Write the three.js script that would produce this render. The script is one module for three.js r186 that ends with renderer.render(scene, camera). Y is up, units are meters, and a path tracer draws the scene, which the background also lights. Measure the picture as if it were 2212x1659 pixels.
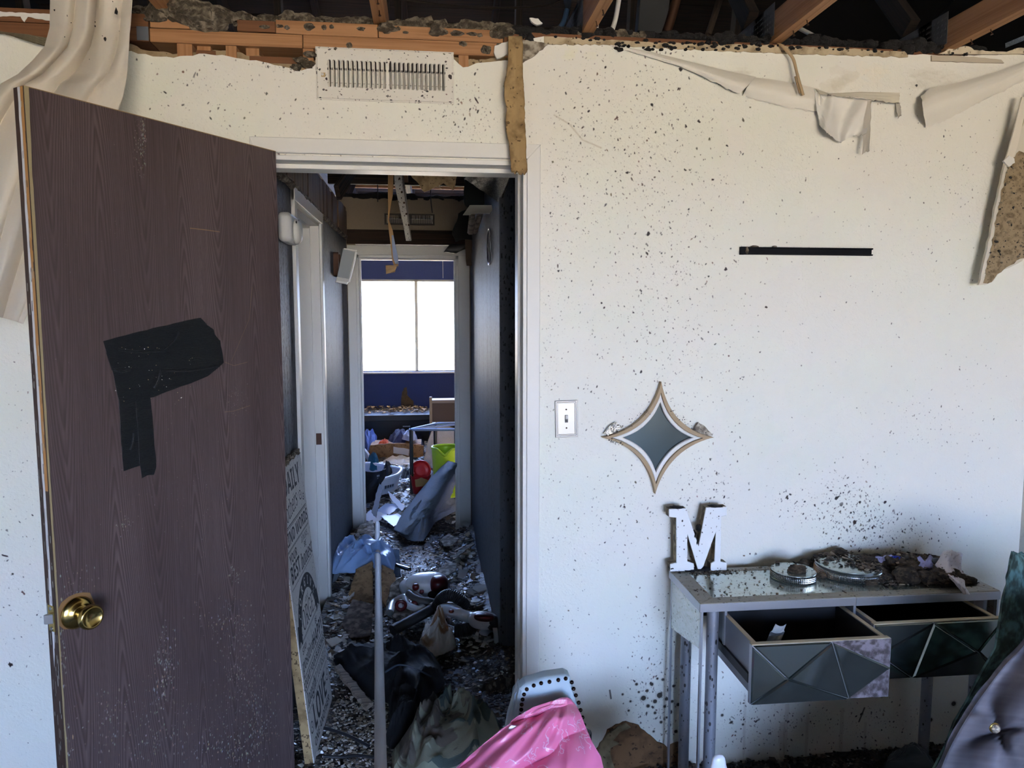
import * as THREE from 'three';
import { RoundedBoxGeometry } from 'three/addons/geometries/RoundedBoxGeometry.js';
import { ConvexGeometry } from 'three/addons/geometries/ConvexGeometry.js';
import { mergeGeometries, mergeVertices, toCreasedNormals } from 'three/addons/utils/BufferGeometryUtils.js';

// ───────── camera, sky, sun, exposure ─────────
const scene = new THREE.Scene();
const FOCAL = 1550, PW = 2212, PH = 1659;                       // focal length in pixels of the 2212 x 1659 frame
const EYE = new THREE.Vector3(0, 1.575, 2.26), PITCH = Math.atan(149 / FOCAL), YAW = 6.75 * Math.PI / 180;
const FWD = new THREE.Vector3(Math.sin(YAW) * Math.cos(PITCH), -Math.sin(PITCH), -Math.cos(YAW) * Math.cos(PITCH));
const RIGHT = new THREE.Vector3(Math.cos(YAW), 0, Math.sin(YAW)), UPV = new THREE.Vector3().crossVectors(RIGHT, FWD);
const camera = new THREE.PerspectiveCamera(2 * Math.atan(PH / 2 / FOCAL) * 180 / Math.PI, PW / PH, 0.05, 200);
camera.position.copy(EYE); camera.lookAt(EYE.clone().add(FWD));

const SKYW = 256, SKYH = 128, skyData = new Float32Array(SKYW * SKYH * 4);
for (let j = 0; j < SKYH; j++) for (let i = 0; i < SKYW; i++) {
  const e = ((j + 0.5) / SKYH - 0.5) * Math.PI, k = Math.pow(Math.max(0, Math.sin(e)), 0.55), o = (j * SKYW + i) * 4;
  const hz = [0.69, 0.92, 1.38], ze = [0.18, 0.38, 1.0];
  for (let c = 0; c < 3; c++) skyData[o + c] = e >= 0 ? hz[c] + (ze[c] - hz[c]) * k : [0.42, 0.40, 0.36][c];
  skyData[o + 3] = 1;
}
const sky = new THREE.DataTexture(skyData, SKYW, SKYH, THREE.RGBAFormat, THREE.FloatType);
sky.mapping = THREE.EquirectangularReflectionMapping; sky.magFilter = THREE.LinearFilter; sky.needsUpdate = true;
scene.background = sky; scene.environment = sky;

const renderer = new THREE.WebGLRenderer({ antialias: true });
renderer.toneMapping = THREE.LinearToneMapping;
renderer.toneMappingExposure = 33;
renderer.shadowMap.enabled = true;

const sun = new THREE.DirectionalLight(new THREE.Color(1, 0.95, 0.82), 11);
sun.position.set(-11, 14, -9); sun.target.position.set(0, 0, 0); sun.castShadow = true;
sun.shadow.mapSize.set(2048, 2048); Object.assign(sun.shadow.camera, { left: -14, right: 14, top: 14, bottom: -14, near: 0.5, far: 50 });
sun.name = 'sun'; scene.add(sun, sun.target);

// ───────── helpers ─────────
const V = (x, y, z) => new THREE.Vector3(x, y, z);
function rng(seed) { let s = seed >>> 0; return () => { s = (s + 0x6d2b79f5) | 0; let t = Math.imul(s ^ (s >>> 15), 1 | s); t = (t + Math.imul(t ^ (t >>> 7), 61 | t)) ^ t; return ((t ^ (t >>> 14)) >>> 0) / 4294967296; }; }
function hash3(x, y, z) { let h = Math.imul(x, 374761393) + Math.imul(y, 668265263) + Math.imul(z, 1274126177) | 0; h = Math.imul(h ^ (h >>> 13), 1274126177); return ((h ^ (h >>> 16)) >>> 0) / 4294967296; }
function noise(x, y = 0, z = 0) {
  const xi = Math.floor(x), yi = Math.floor(y), zi = Math.floor(z); let u = x - xi, v = y - yi, w = z - zi;
  u = u * u * (3 - 2 * u); v = v * v * (3 - 2 * v); w = w * w * (3 - 2 * w);
  const L = (a, b, t) => a + (b - a) * t, h = (a, b, c) => hash3(xi + a, yi + b, zi + c);
  const a = L(L(h(0, 0, 0), h(1, 0, 0), u), L(h(0, 1, 0), h(1, 1, 0), u), v);
  if (w === 0) return a;
  return L(a, L(L(h(0, 0, 1), h(1, 0, 1), u), L(h(0, 1, 1), h(1, 1, 1), u), v), w);
}
function fbm(x, y = 0, z = 0, o = 4) { let s = 0, a = 0.5, n = 0; for (let i = 0; i < o; i++) { s += a * noise(x, y, z); n += a; x = x * 2.03 + 11.3; y = y * 2.03 + 5.7; z = z ? z * 2.03 + 3.1 : 0; a *= 0.5; } return s / n; }
const clamp = (x, a = 0, b = 1) => Math.min(b, Math.max(a, x)), lerp = (a, b, t) => a + (b - a) * t, smooth = (x, a, b) => { const t = clamp((x - a) / (b - a)); return t * t * (3 - 2 * t); };
// a pixel of the photograph as a ray: where it meets a plane gives an object's real place and size
const ray = (px, py) => FWD.clone().addScaledVector(RIGHT, (px - PW / 2) / FOCAL).addScaledVector(UPV, -(py - PH / 2) / FOCAL);
const onZ = (px, py, z = 0) => { const r = ray(px, py); return EYE.clone().addScaledVector(r, (z - EYE.z) / r.z); };
const onY = (px, py, y = 0) => { const r = ray(px, py); return EYE.clone().addScaledVector(r, (y - EYE.y) / r.y); };
const onX = (px, py, x = 0) => { const r = ray(px, py); return EYE.clone().addScaledVector(r, (x - EYE.x) / r.x); };
const onPlane = (px, py, p, n) => { const r = ray(px, py); return EYE.clone().addScaledVector(r, n.dot(p.clone().sub(EYE)) / n.dot(r)); };

const taken = {};
function numbered(name) { const n = taken[name] = (taken[name] ?? -1) + 1; return n ? `${name}_${String(n).padStart(3, '0')}` : name; }
function shadows(o) { o.castShadow = o.receiveShadow = true; return o; }
function tag(o, label, category, group, kind) { if (label) o.userData.label = label; if (category) o.userData.category = category; if (group) o.userData.group = group; if (kind) o.userData.kind = kind; return o; }
function thing(name, label, category, pos = [0, 0, 0], turn = 0, group) { const g = new THREE.Group(); g.name = numbered(name); g.position.set(...pos); g.rotation.y = turn; scene.add(g); return tag(g, label, category, group); }
function solo(name, label, category, geo, mat, group, kind) { const m = shadows(new THREE.Mesh(geo, mat)); m.name = numbered(name); scene.add(m); return tag(m, label, category, group, kind); }
const partNames = new Map();
function part(parent, name, geo, mat, label, kind) { const m = shadows(new THREE.Mesh(geo, mat)); if (!partNames.has(parent)) partNames.set(parent, {}); const n = partNames.get(parent), k = n[name] = (n[name] ?? -1) + 1; m.name = k ? `${name}_${String(k).padStart(3, '0')}` : name; parent.add(m); return tag(m, label, null, null, kind); }
function structGroup(name) { const g = new THREE.Group(); g.name = numbered(name); g.userData.kind = 'structure'; scene.add(g); return g; }
function struct(name, geo, mat) { const m = shadows(new THREE.Mesh(geo, mat)); m.name = numbered(name); m.userData.kind = 'structure'; scene.add(m); return m; }

// uv in metres from the face each vertex looks along, u along the long side
function triUV(g, long = 0, off = [0, 0]) {
  if (g.index) g = g.toNonIndexed();
  const p = g.attributes.position, n = g.attributes.normal ?? (g.computeVertexNormals(), g.attributes.normal), uv = new Float32Array(p.count * 2);
  for (let i = 0; i < p.count; i += 3) {
    const nx = Math.abs(n.getX(i) + n.getX(i + 1) + n.getX(i + 2)), ny = Math.abs(n.getY(i) + n.getY(i + 1) + n.getY(i + 2)), nz = Math.abs(n.getZ(i) + n.getZ(i + 1) + n.getZ(i + 2));
    let a = nx >= ny && nx >= nz ? [2, 1] : ny >= nz ? [0, 2] : [0, 1];
    if (a[1] === long) a = [a[1], a[0]];
    for (let k = 0; k < 3; k++) { const c = [p.getX(i + k), p.getY(i + k), p.getZ(i + k)]; uv[(i + k) * 2] = c[a[0]] + off[0]; uv[(i + k) * 2 + 1] = c[a[1]] + off[1]; }
  }
  g.setAttribute('uv', new THREE.BufferAttribute(uv, 2)); return g;
}
function box(w, h, d, x = 0, y = 0, z = 0, r = 0) { const g = r ? new RoundedBoxGeometry(w, h, d, 1, r) : new THREE.BoxGeometry(w, h, d); g.translate(x, y, z); const l = w >= h && w >= d ? 0 : h >= d ? 1 : 2; return triUV(g, l, [x * 0.37 + z * 0.71, y * 0.53]); }
function boxIn(x0, x1, y0, y1, z0, z1, r = 0) { return box(x1 - x0, y1 - y0, z1 - z0, (x0 + x1) / 2, (y0 + y1) / 2, (z0 + z1) / 2, r); }
const merge = (gs) => mergeGeometries(gs.map((g) => { const k = g.index ? g.toNonIndexed() : g.clone(); for (const n of Object.keys(k.attributes)) if (!['position', 'normal', 'uv', 'color'].includes(n)) k.deleteAttribute(n); return k; }));
const shapeOf = (pts, holes = []) => { const s = new THREE.Shape(pts.map(([x, y]) => new THREE.Vector2(x, y))); for (const h of holes) s.holes.push(new THREE.Path(h.map(([x, y]) => new THREE.Vector2(x, y)))); return s; };
function extr(pts, depth, { bevel = 0, holes = [], z = 0, seg = 1 } = {}) { const g = new THREE.ExtrudeGeometry(shapeOf(pts, holes), { depth: depth - 2 * bevel, bevelEnabled: bevel > 0, bevelSize: bevel, bevelOffset: -bevel, bevelThickness: bevel, bevelSegments: seg, curveSegments: 6 }); g.translate(0, 0, z + bevel); return g; }
function tube(pts, r, n = 24, m = 8, closed = false) { return new THREE.TubeGeometry(new THREE.CatmullRomCurve3(pts.map((p) => p.isVector3 ? p : V(...p)), closed, 'centripetal'), n, r, m, closed); }
function rod(a, b, r, m = 8, r2 = r) { const d = b.clone().sub(a), g = new THREE.CylinderGeometry(r2, r, d.length(), m); g.applyQuaternion(new THREE.Quaternion().setFromUnitVectors(V(0, 1, 0), d.clone().normalize())); g.translate((a.x + b.x) / 2, (a.y + b.y) / 2, (a.z + b.z) / 2); return g; }
// a board from a to b with section w x h (w across, h up)
function beam(a, b, w, h, upv = V(0, 1, 0)) { const d = b.clone().sub(a), L = d.length(), g = box(L, h, w, 0, 0, 0, Math.min(w, h) * 0.06), x = d.normalize(), z = new THREE.Vector3().crossVectors(x, upv).normalize(), y = new THREE.Vector3().crossVectors(z, x); g.applyMatrix4(new THREE.Matrix4().makeBasis(x, y, z)); g.translate((a.x + b.x) / 2, (a.y + b.y) / 2, (a.z + b.z) / 2); return g; }
const lathe = (pts, n = 32) => new THREE.LatheGeometry(pts.map(([x, y]) => new THREE.Vector2(x, y)), n);
// closed sheet with thickness from fn(u, v)
function sheet(fn, nu, nv, t = 0.002) {
  const g = new THREE.PlaneGeometry(1, 1, nu, nv), p = g.attributes.position, uv = g.attributes.uv;
  for (let i = 0; i < p.count; i++) { const q = fn(uv.getX(i), 1 - uv.getY(i)); p.setXYZ(i, q.x, q.y, q.z); }
  g.computeVertexNormals();
  const n = g.attributes.normal, N = p.count, pos = new Float32Array(N * 6), uvs = new Float32Array(N * 4), idx = [];
  for (let i = 0; i < N; i++) for (let s = 0; s < 2; s++) { const k = i + s * N, e = s ? -t : 0; pos[k * 3] = p.getX(i) + n.getX(i) * e; pos[k * 3 + 1] = p.getY(i) + n.getY(i) * e; pos[k * 3 + 2] = p.getZ(i) + n.getZ(i) * e; uvs[k * 2] = uv.getX(i); uvs[k * 2 + 1] = uv.getY(i); }
  const src = g.index.array; for (let i = 0; i < src.length; i += 3) { idx.push(src[i], src[i + 1], src[i + 2], src[i + 2] + N, src[i + 1] + N, src[i] + N); }
  // uv: 0 to 1 by the length of the middle row and column along the surface
  const q = (k) => V(p.getX(k), p.getY(k), p.getZ(k)), U = [0], W = [0], mj = Math.floor(nv / 2) * (nu + 1), mi = Math.floor(nu / 2);
  for (let i = 1; i <= nu; i++) U.push(U[i - 1] + q(mj + i).distanceTo(q(mj + i - 1)) + 1e-7); for (let j = 1; j <= nv; j++) W.push(W[j - 1] + q(j * (nu + 1) + mi).distanceTo(q((j - 1) * (nu + 1) + mi)) + 1e-7);
  for (let j = 0; j <= nv; j++) for (let i = 0; i <= nu; i++) for (let s = 0; s < 2; s++) { const k = j * (nu + 1) + i + s * N; uvs[k * 2] = U[i] / U[nu]; uvs[k * 2 + 1] = 1 - W[j] / W[nv]; }
  const edge = []; for (let i = 0; i <= nu; i++) edge.push(i); for (let j = 1; j <= nv; j++) edge.push(j * (nu + 1) + nu); for (let i = nu - 1; i >= 0; i--) edge.push(nv * (nu + 1) + i); for (let j = nv - 1; j > 0; j--) edge.push(j * (nu + 1));
  for (let i = 0; i < edge.length; i++) { const a = edge[i], b = edge[(i + 1) % edge.length]; idx.push(b, a, a + N, b, a + N, b + N); }
  const o = new THREE.BufferGeometry(); o.setAttribute('position', new THREE.BufferAttribute(pos, 3)); o.setAttribute('uv', new THREE.BufferAttribute(uvs, 2)); o.setIndex(idx); o.computeVertexNormals(); return o;
}
// moves vertices by noise; welded first so that seams stay closed
function rough(g, amp, freq, seed = 0, sharp = false) {
  g = g.clone(); for (const k of Object.keys(g.attributes)) if (k !== 'position') g.deleteAttribute(k);
  g = mergeVertices(g, 1e-5); const p = g.attributes.position;
  for (let i = 0; i < p.count; i++) { const x = p.getX(i), y = p.getY(i), z = p.getZ(i), f = (k) => (fbm(x * freq + seed * 7.3 + k * 31.7, y * freq + k * 17.1, z * freq + 0.37 + k, 3) - 0.5) * 2 * amp; p.setXYZ(i, x + f(0), y + f(1), z + f(2)); }
  if (sharp) g = g.toNonIndexed();
  g.computeVertexNormals(); return triUV(g);
}
function clump(x, y, z, sx, sy, sz, seed, amp = 0.35, detail = 3) { const g = new THREE.IcosahedronGeometry(1, detail), p = g.attributes.position; for (let i = 0; i < p.count; i++) { const a = p.getX(i), b = p.getY(i), c = p.getZ(i), k = 1 + (fbm(a * 2.2 + seed * 3.7, b * 2.2 + 9, c * 2.2 + 0.4, 4) - 0.5) * 2 * amp; p.setXYZ(i, a * k * sx + x, b * k * sy + y, c * k * sz + z); } g.computeVertexNormals(); return triUV(g); }
function ridge(pts, r, amp, freq, seed, n = 60) { return rough(tube(pts, r, n, 7), amp, freq, seed); }
function jag(pts, amp, step, seed) { const r = rng(seed), o = []; for (let i = 0; i + 1 < pts.length; i++) { const [ax, ay] = pts[i], [bx, by] = pts[i + 1], L = Math.hypot(bx - ax, by - ay), n = Math.max(1, Math.round(L / step)); for (let k = 0; k < n; k++) { const t = k / n, e = k || i ? (r() - 0.5) * 2 * amp : 0; o.push([lerp(ax, bx, t) - (by - ay) / L * e, lerp(ay, by, t) + (bx - ax) / L * e]); } } o.push(pts[pts.length - 1]); return o; }
// irregular flat chips merged into one geometry with vertex colours: place(i, rand) -> { p, s, n?, spin?, c, t?, e? }
function chips(count, seed, place) {
  const R = rng(seed), pos = [], col = [], q = new THREE.Quaternion(), up = V(0, 1, 0), v = V(0, 0, 0), c = new THREE.Color();
  for (let i = 0; i < count; i++) {
    const o = place(i, R); if (!o) continue;
    const k = 4 + Math.floor(R() * 3), t = o.t ?? o.s * 0.16, e = o.e ?? 1, top = [], bot = [], turn = R() * 6.28;
    q.setFromUnitVectors(up, o.n ?? V((R() - 0.5) * 0.9, 1, (R() - 0.5) * 0.9).normalize());
    for (let j = 0; j < k; j++) { const a = turn + (j + (R() - 0.5) * 0.7) / k * 6.283, r = o.s * (0.55 + R() * 0.55); for (const [arr, y] of [[top, t / 2], [bot, -t / 2]]) { v.set(Math.cos(a) * r * e, y + (R() - 0.5) * t * 0.6, Math.sin(a) * r).applyQuaternion(q).add(o.p); arr.push([v.x, v.y, v.z]); } }
    c.set(o.c); const sh = 0.8 + R() * 0.4, put = (...ps) => { for (const a of ps) { pos.push(...a); col.push(c.r * sh, c.g * sh, c.b * sh); } };
    for (let j = 1; j + 1 < k; j++) { put(top[0], top[j + 1], top[j]); put(bot[0], bot[j], bot[j + 1]); }
    for (let j = 0; j < k; j++) { const m = (j + 1) % k; put(top[j], top[m], bot[m]); put(top[j], bot[m], bot[j]); }
  }
  const g = new THREE.BufferGeometry(); g.setAttribute('position', new THREE.Float32BufferAttribute(pos, 3)); g.setAttribute('color', new THREE.Float32BufferAttribute(col, 3)); g.computeVertexNormals(); return g;
}

// ───────── textures and materials ─────────
function dataTex(w, h, fn, { srgb = true, repeat, wrap = true } = {}) {
  const d = new Uint8Array(w * h * 4); for (let j = 0; j < h; j++) for (let i = 0; i < w; i++) { const c = fn(i / w, j / h, i, j), o = (j * w + i) * 4; if (typeof c === 'number') d[o] = d[o + 1] = d[o + 2] = clamp(c, 0, 255); else { d[o] = clamp(c[0], 0, 255); d[o + 1] = clamp(c[1], 0, 255); d[o + 2] = clamp(c[2], 0, 255); } d[o + 3] = 255; }
  const t = new THREE.DataTexture(d, w, h); t.magFilter = THREE.LinearFilter; t.colorSpace = srgb ? THREE.SRGBColorSpace : THREE.NoColorSpace; if (wrap) t.wrapS = t.wrapT = THREE.RepeatWrapping; if (repeat) t.repeat.set(1 / repeat[0], 1 / repeat[1]); t.needsUpdate = true; return t;
}
function canvasTex(w, h, draw, { srgb = true, wrap = false } = {}) { const c = document.createElement('canvas'); c.width = w; c.height = h; draw(c.getContext('2d'), w, h); const t = new THREE.CanvasTexture(c); t.colorSpace = srgb ? THREE.SRGBColorSpace : THREE.NoColorSpace; if (wrap) t.wrapS = t.wrapT = THREE.RepeatWrapping; return t; }
const again = (t, w, h, ox = 0, oy = 0) => { const k = t.clone(); k.wrapS = k.wrapT = THREE.RepeatWrapping; k.repeat.set(1 / w, 1 / h); k.offset.set(ox, oy); k.needsUpdate = true; return k; };
const M = (color, roughness = 0.8, o = {}) => new THREE.MeshStandardMaterial({ color, roughness, ...o });
const MP = (color, roughness, o) => new THREE.MeshPhysicalMaterial({ color, roughness, ...o });
const mix3 = (a, b, t) => [lerp(a[0], b[0], t), lerp(a[1], b[1], t), lerp(a[2], b[2], t)];

// tiling noise on a torus-free lattice: wrap by blending
const tile = (f, u, v) => { const a = smooth(u, 0.85, 1), b = smooth(v, 0.85, 1); return lerp(lerp(f(u, v), f(u - 1, v), a), lerp(f(u, v - 1), f(u - 1, v - 1), a), b); };
const peelBump = dataTex(512, 512, (u, v) => 255 * tile((a, b) => { const n = fbm(a * 34 + 40, b * 34 + 40, 0, 3); return smooth(n, 0.42, 0.72); }, u, v), { srgb: false });
const grainBump = dataTex(512, 512, (u, v) => 255 * tile((a, b) => fbm(a * 40 + 60, b * 40 + 60, 0, 4), u, v), { srgb: false });
const weaveBump = dataTex(256, 256, (u, v, i, j) => 128 + 60 * Math.sin(i / 256 * 6.2832 * 32) * Math.cos(j / 256 * 6.2832 * 32) + 50 * (hash3(i, j, 3) - 0.5), { srgb: false });
const woodTex = (base, dark, seed, w = 512, h = 128) => dataTex(w, h, (u, v) => { const n = tile((a, b) => fbm(a * 3 + seed, b * 26 + seed * 2, 0, 4), u, v), m = tile((a, b) => fbm(a * 8 + seed * 3, b * 90, 0, 2), u, v), s = tile((a, b) => fbm(a * 6 + 3 * seed, b * 6, 0, 3), u, v); return mix3(base, dark, clamp(smooth(n, 0.35, 0.75) * 0.75 + (m - 0.5) * 0.5 + (s - 0.5) * 0.5)); });
const firTex = woodTex([190, 146, 104], [160, 116, 76], 4), charTex = woodTex([74, 60, 48], [18, 15, 13], 9), greyWoodTex = woodTex([150, 135, 118], [70, 60, 52], 14);
const woodM = (t, r = 0.75, tint = 0xffffff, len = 0.9, wid = 0.12) => M(tint, r, { map: again(t, len, wid), bumpMap: again(t, len, wid), bumpScale: 0.0004 });
const mat = {
  fir: woodM(firTex, 0.72, 0xe2d6ca), firDark: woodM(firTex, 0.75, 0x9c8674), char: woodM(charTex, 0.85), charDark: woodM(charTex, 0.9, 0x8a8078), greyWood: woodM(greyWoodTex, 0.8),
  white: M(0xd9d6cf, 0.45, { bumpMap: again(grainBump, 0.4, 0.4), bumpScale: 0.0004 }),
  paper: M(0x9c8a70, 0.9, { map: again(dataTex(256, 256, (u, v) => { const n = tile((a, b) => fbm(a * 9 + 3, b * 9 + 8, 0, 5), u, v), s = tile((a, b) => fbm(a * 30 + 3, b * 30 + 8, 0, 2), u, v); return mix3([255, 250, 240], s > 0.76 ? [110, 98, 84] : [190, 180, 165], s > 0.76 ? 0.7 : smooth(n, 0.35, 0.8)); }), 0.3, 0.3), bumpMap: again(grainBump, 0.3, 0.3), bumpScale: 0.001 }),
  black: M(0x16161a, 0.5), soot: M(0x1c1a19, 0.95, { bumpMap: again(grainBump, 0.12, 0.12), bumpScale: 0.004 }), ash: M(0x9c9282, 1, { map: again(dataTex(256, 256, (u, v) => { const n = tile((a, b) => fbm(a * 14 + 3, b * 14 + 8, 0, 5), u, v); return mix3([128, 120, 110], [238, 233, 224], smooth(n, 0.3, 0.7)); }), 0.2, 0.2), bumpMap: again(grainBump, 0.1, 0.1), bumpScale: 0.006 }),
  chips: M(0xffffff, 0.85, { vertexColors: true }), chipsWet: M(0xffffff, 0.32, { vertexColors: true }),
  chrome: M(0xd8dade, 0.12, { metalness: 1 }), steel: M(0xb9bcc2, 0.32, { metalness: 1 }), brass: M(0xc4ad6c, 0.2, { metalness: 1 }), rust: M(0x4a3226, 0.55, { metalness: 0.6 }),
};
// ───────── setting: outside ─────────
struct('ground', boxIn(-40, 40, -0.5, -0.16, -45, 45), M(0xa6987f, 0.95, { map: again(dataTex(256, 256, (u, v) => 255 * (0.75 + 0.25 * tile((a, b) => fbm(a * 8 + 3, b * 8 + 8, 0, 5), u, v))), 4, 4) }));

// ───────── setting: front wall (the wall in the photograph, face at z = 0) ─────────
const LX = -2.3, RX = 2.087, BZ = 6.2, WT = 0.115;               // room: left, right, back wall; wall thickness
const DL = -0.48, DR = 0.313, DH = 2.048;                        // rough door opening in the drywall
const wx = (px, py) => { const p = onZ(px, py, 0); return [p.x, p.y]; };

// paint with soot flecks, drips, stains: one canvas over x -1.5 .. 2.1, y 0 .. 2.45
const WX0 = -1.5, WXW = 3.6, WYH = 2.45, TW = 2048, TH = 1536;
const flecks = [];
{
  const R = rng(77);
  const big = [[1400, 505, 9, 16], [1397, 528, 8, 12], [1398, 548, 6, 14], [1568, 580, 9, 13], [1404, 720, 6, 10], [1517, 733, 5, 12], [1030, 218, 6, 20], [1032, 240, 5, 12], [1026, 160, 5, 9], [1385, 803, 6, 9], [1368, 675, 6, 5], [1655, 663, 7, 6], [1510, 262, 8, 9], [1482, 272, 6, 8], [1332, 255, 7, 14], [1272, 240, 6, 7], [1290, 160, 5, 12], [1308, 145, 4, 9], [1395, 142, 6, 8], [1470, 150, 9, 11], [1440, 172, 5, 5], [1605, 258, 6, 11], [1620, 232, 7, 6], [1533, 300, 6, 10], [1571, 315, 6, 9], [1600, 328, 3, 10], [1330, 370, 6, 8], [1355, 372, 8, 7], [1540, 388, 6, 6], [1480, 367, 5, 9], [1194, 350, 8, 6], [1465, 192, 4, 7], [1445, 195, 5, 5], [1408, 227, 6, 9], [1980, 185, 10, 6], [420, 163, 4, 18], [357, 200, 5, 10], [395, 155, 7, 9], [1205, 575, 5, 9], [1207, 585, 6, 6], [1300, 655, 5, 6], [1305, 665, 5, 7], [1349, 1095, 8, 11], [1373, 1042, 7, 8], [1700, 1075, 10, 12], [1707, 1068, 7, 5], [1738, 1083, 7, 6], [1760, 1092, 7, 8], [1735, 1110, 6, 6], [1808, 1075, 14, 18], [1818, 1090, 11, 12], [1795, 1060, 8, 6], [1912, 1085, 10, 12], [1858, 1085, 8, 9], [1845, 1127, 12, 14], [1838, 1108, 7, 7], [1870, 1165, 9, 8], [1840, 1195, 9, 10], [1838, 1180, 12, 6], [1962, 1195, 14, 10], [1950, 1182, 8, 6], [1895, 1185, 6, 6], [1885, 1140, 6, 8], [2043, 1190, 5, 5], [1607, 1200, 7, 6], [1620, 1197, 6, 5], [1632, 1197, 7, 7], [1445, 1162, 6, 6], [22, 1435, 10, 14], [50, 1280, 6, 12], [10, 1200, 14, 5], [15, 1145, 6, 8], [28, 1240, 5, 5]];
  for (const [px, py, a, b] of big) { const [x, y] = wx(px, py), k = 2.26 / FOCAL * 0.98; flecks.push([x, y, a * k / 2 * 0.85, b * k / 2 * 0.9, 1]); }
  // where loose flecks lie thickest, as [px, py, spread x, spread y, count, size in px]
  const zones = [[1330, 250, 150, 170, 620, 2.0], [1420, 560, 90, 330, 560, 2.3], [1230, 460, 60, 200, 260, 1.9], [1540, 420, 120, 330, 300, 1.9], [1500, 850, 120, 230, 260, 2.0], [1300, 850, 110, 260, 200, 2.0], [1330, 1100, 110, 90, 150, 2.1], [1840, 1110, 70, 75, 420, 2.7], [1930, 1160, 90, 50, 260, 2.6], [1980, 920, 90, 60, 120, 1.6], [1720, 1090, 50, 35, 60, 2.6], [1520, 1060, 60, 70, 140, 2.4], [1880, 420, 200, 250, 260, 1.7], [2060, 430, 90, 200, 160, 1.8], [700, 260, 260, 90, 260, 1.9], [990, 250, 70, 70, 170, 2.2], [450, 180, 110, 60, 70, 2.4], [1700, 700, 300, 250, 200, 1.5], [2100, 900, 90, 200, 90, 1.8], [1230, 1300, 60, 200, 140, 1.7], [1420, 1520, 60, 70, 150, 3.4], [1430, 1480, 70, 90, 90, 2.6], [1640, 1560, 90, 60, 200, 2.8], [1800, 1560, 130, 60, 170, 2.6], [1930, 1560, 90, 60, 110, 3.2], [40, 1300, 60, 260, 160, 1.6], [50, 900, 40, 300, 60, 1.5], [40, 260, 70, 70, 26, 2.4], [1190, 700, 25, 420, 260, 1.4], [640, 340, 90, 10, 40, 2.8], [1000, 325, 90, 10, 60, 3.0], [620, 140, 40, 15, 50, 3.2], [1420, 1370, 60, 100, 140, 2.2]];
  const gs = () => (R() + R() + R() + R() - 2) * 0.9;
  for (const [px, py, sx, sy, n, s] of zones) for (let i = 0; i < n * 1.7; i++) { const [x, y] = wx(px + gs() * sx * 1.25, py + gs() * sy * 1.25), r = s * 0.00145 * (0.2 + 0.85 * Math.pow(R(), 4.5)); flecks.push([x, y, r * (0.45 + R() * 0.5), r * (0.8 + R() * 1.3), 0.55 + R() * 0.45]); }
  for (let i = 0; i < 900; i++) { const r = 0.0005 + 0.0009 * R() * R(); flecks.push([WX0 + R() * WXW, R() * WYH, r, r * (0.8 + R()), 0.3 + R() * 0.5]); }
}
function paintFlecks(c, X, Y, S, seed, list = flecks) {
  const R = rng(seed);
  for (const [x, y, a, b, al] of list) {
    const cx = X(x), cy = Y(y), n = 6 + Math.floor(R() * 4), tilt = (R() - 0.5) * 1.6, w = R();
    c.fillStyle = w < 0.68 ? `rgba(${26 + R() * 16},${21 + R() * 10},${20 + R() * 8},${al})` : w < 0.88 ? `rgba(${74 + R() * 30},${62 + R() * 20},${50 + R() * 14},${al})` : `rgba(98,92,86,${al * 0.8})`;
    c.beginPath();
    for (let k = 0; k < n; k++) { const t = k / n * 6.283, r = 0.35 + R() * 0.95, ux = Math.cos(t) * a * r, uy = Math.sin(t) * b * r, qx = ux * Math.cos(tilt) - uy * Math.sin(tilt), qy = ux * Math.sin(tilt) + uy * Math.cos(tilt); c[k ? 'lineTo' : 'moveTo'](cx + qx * S, cy + qy * S); }
    c.closePath(); c.fill();
  }
}
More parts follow.
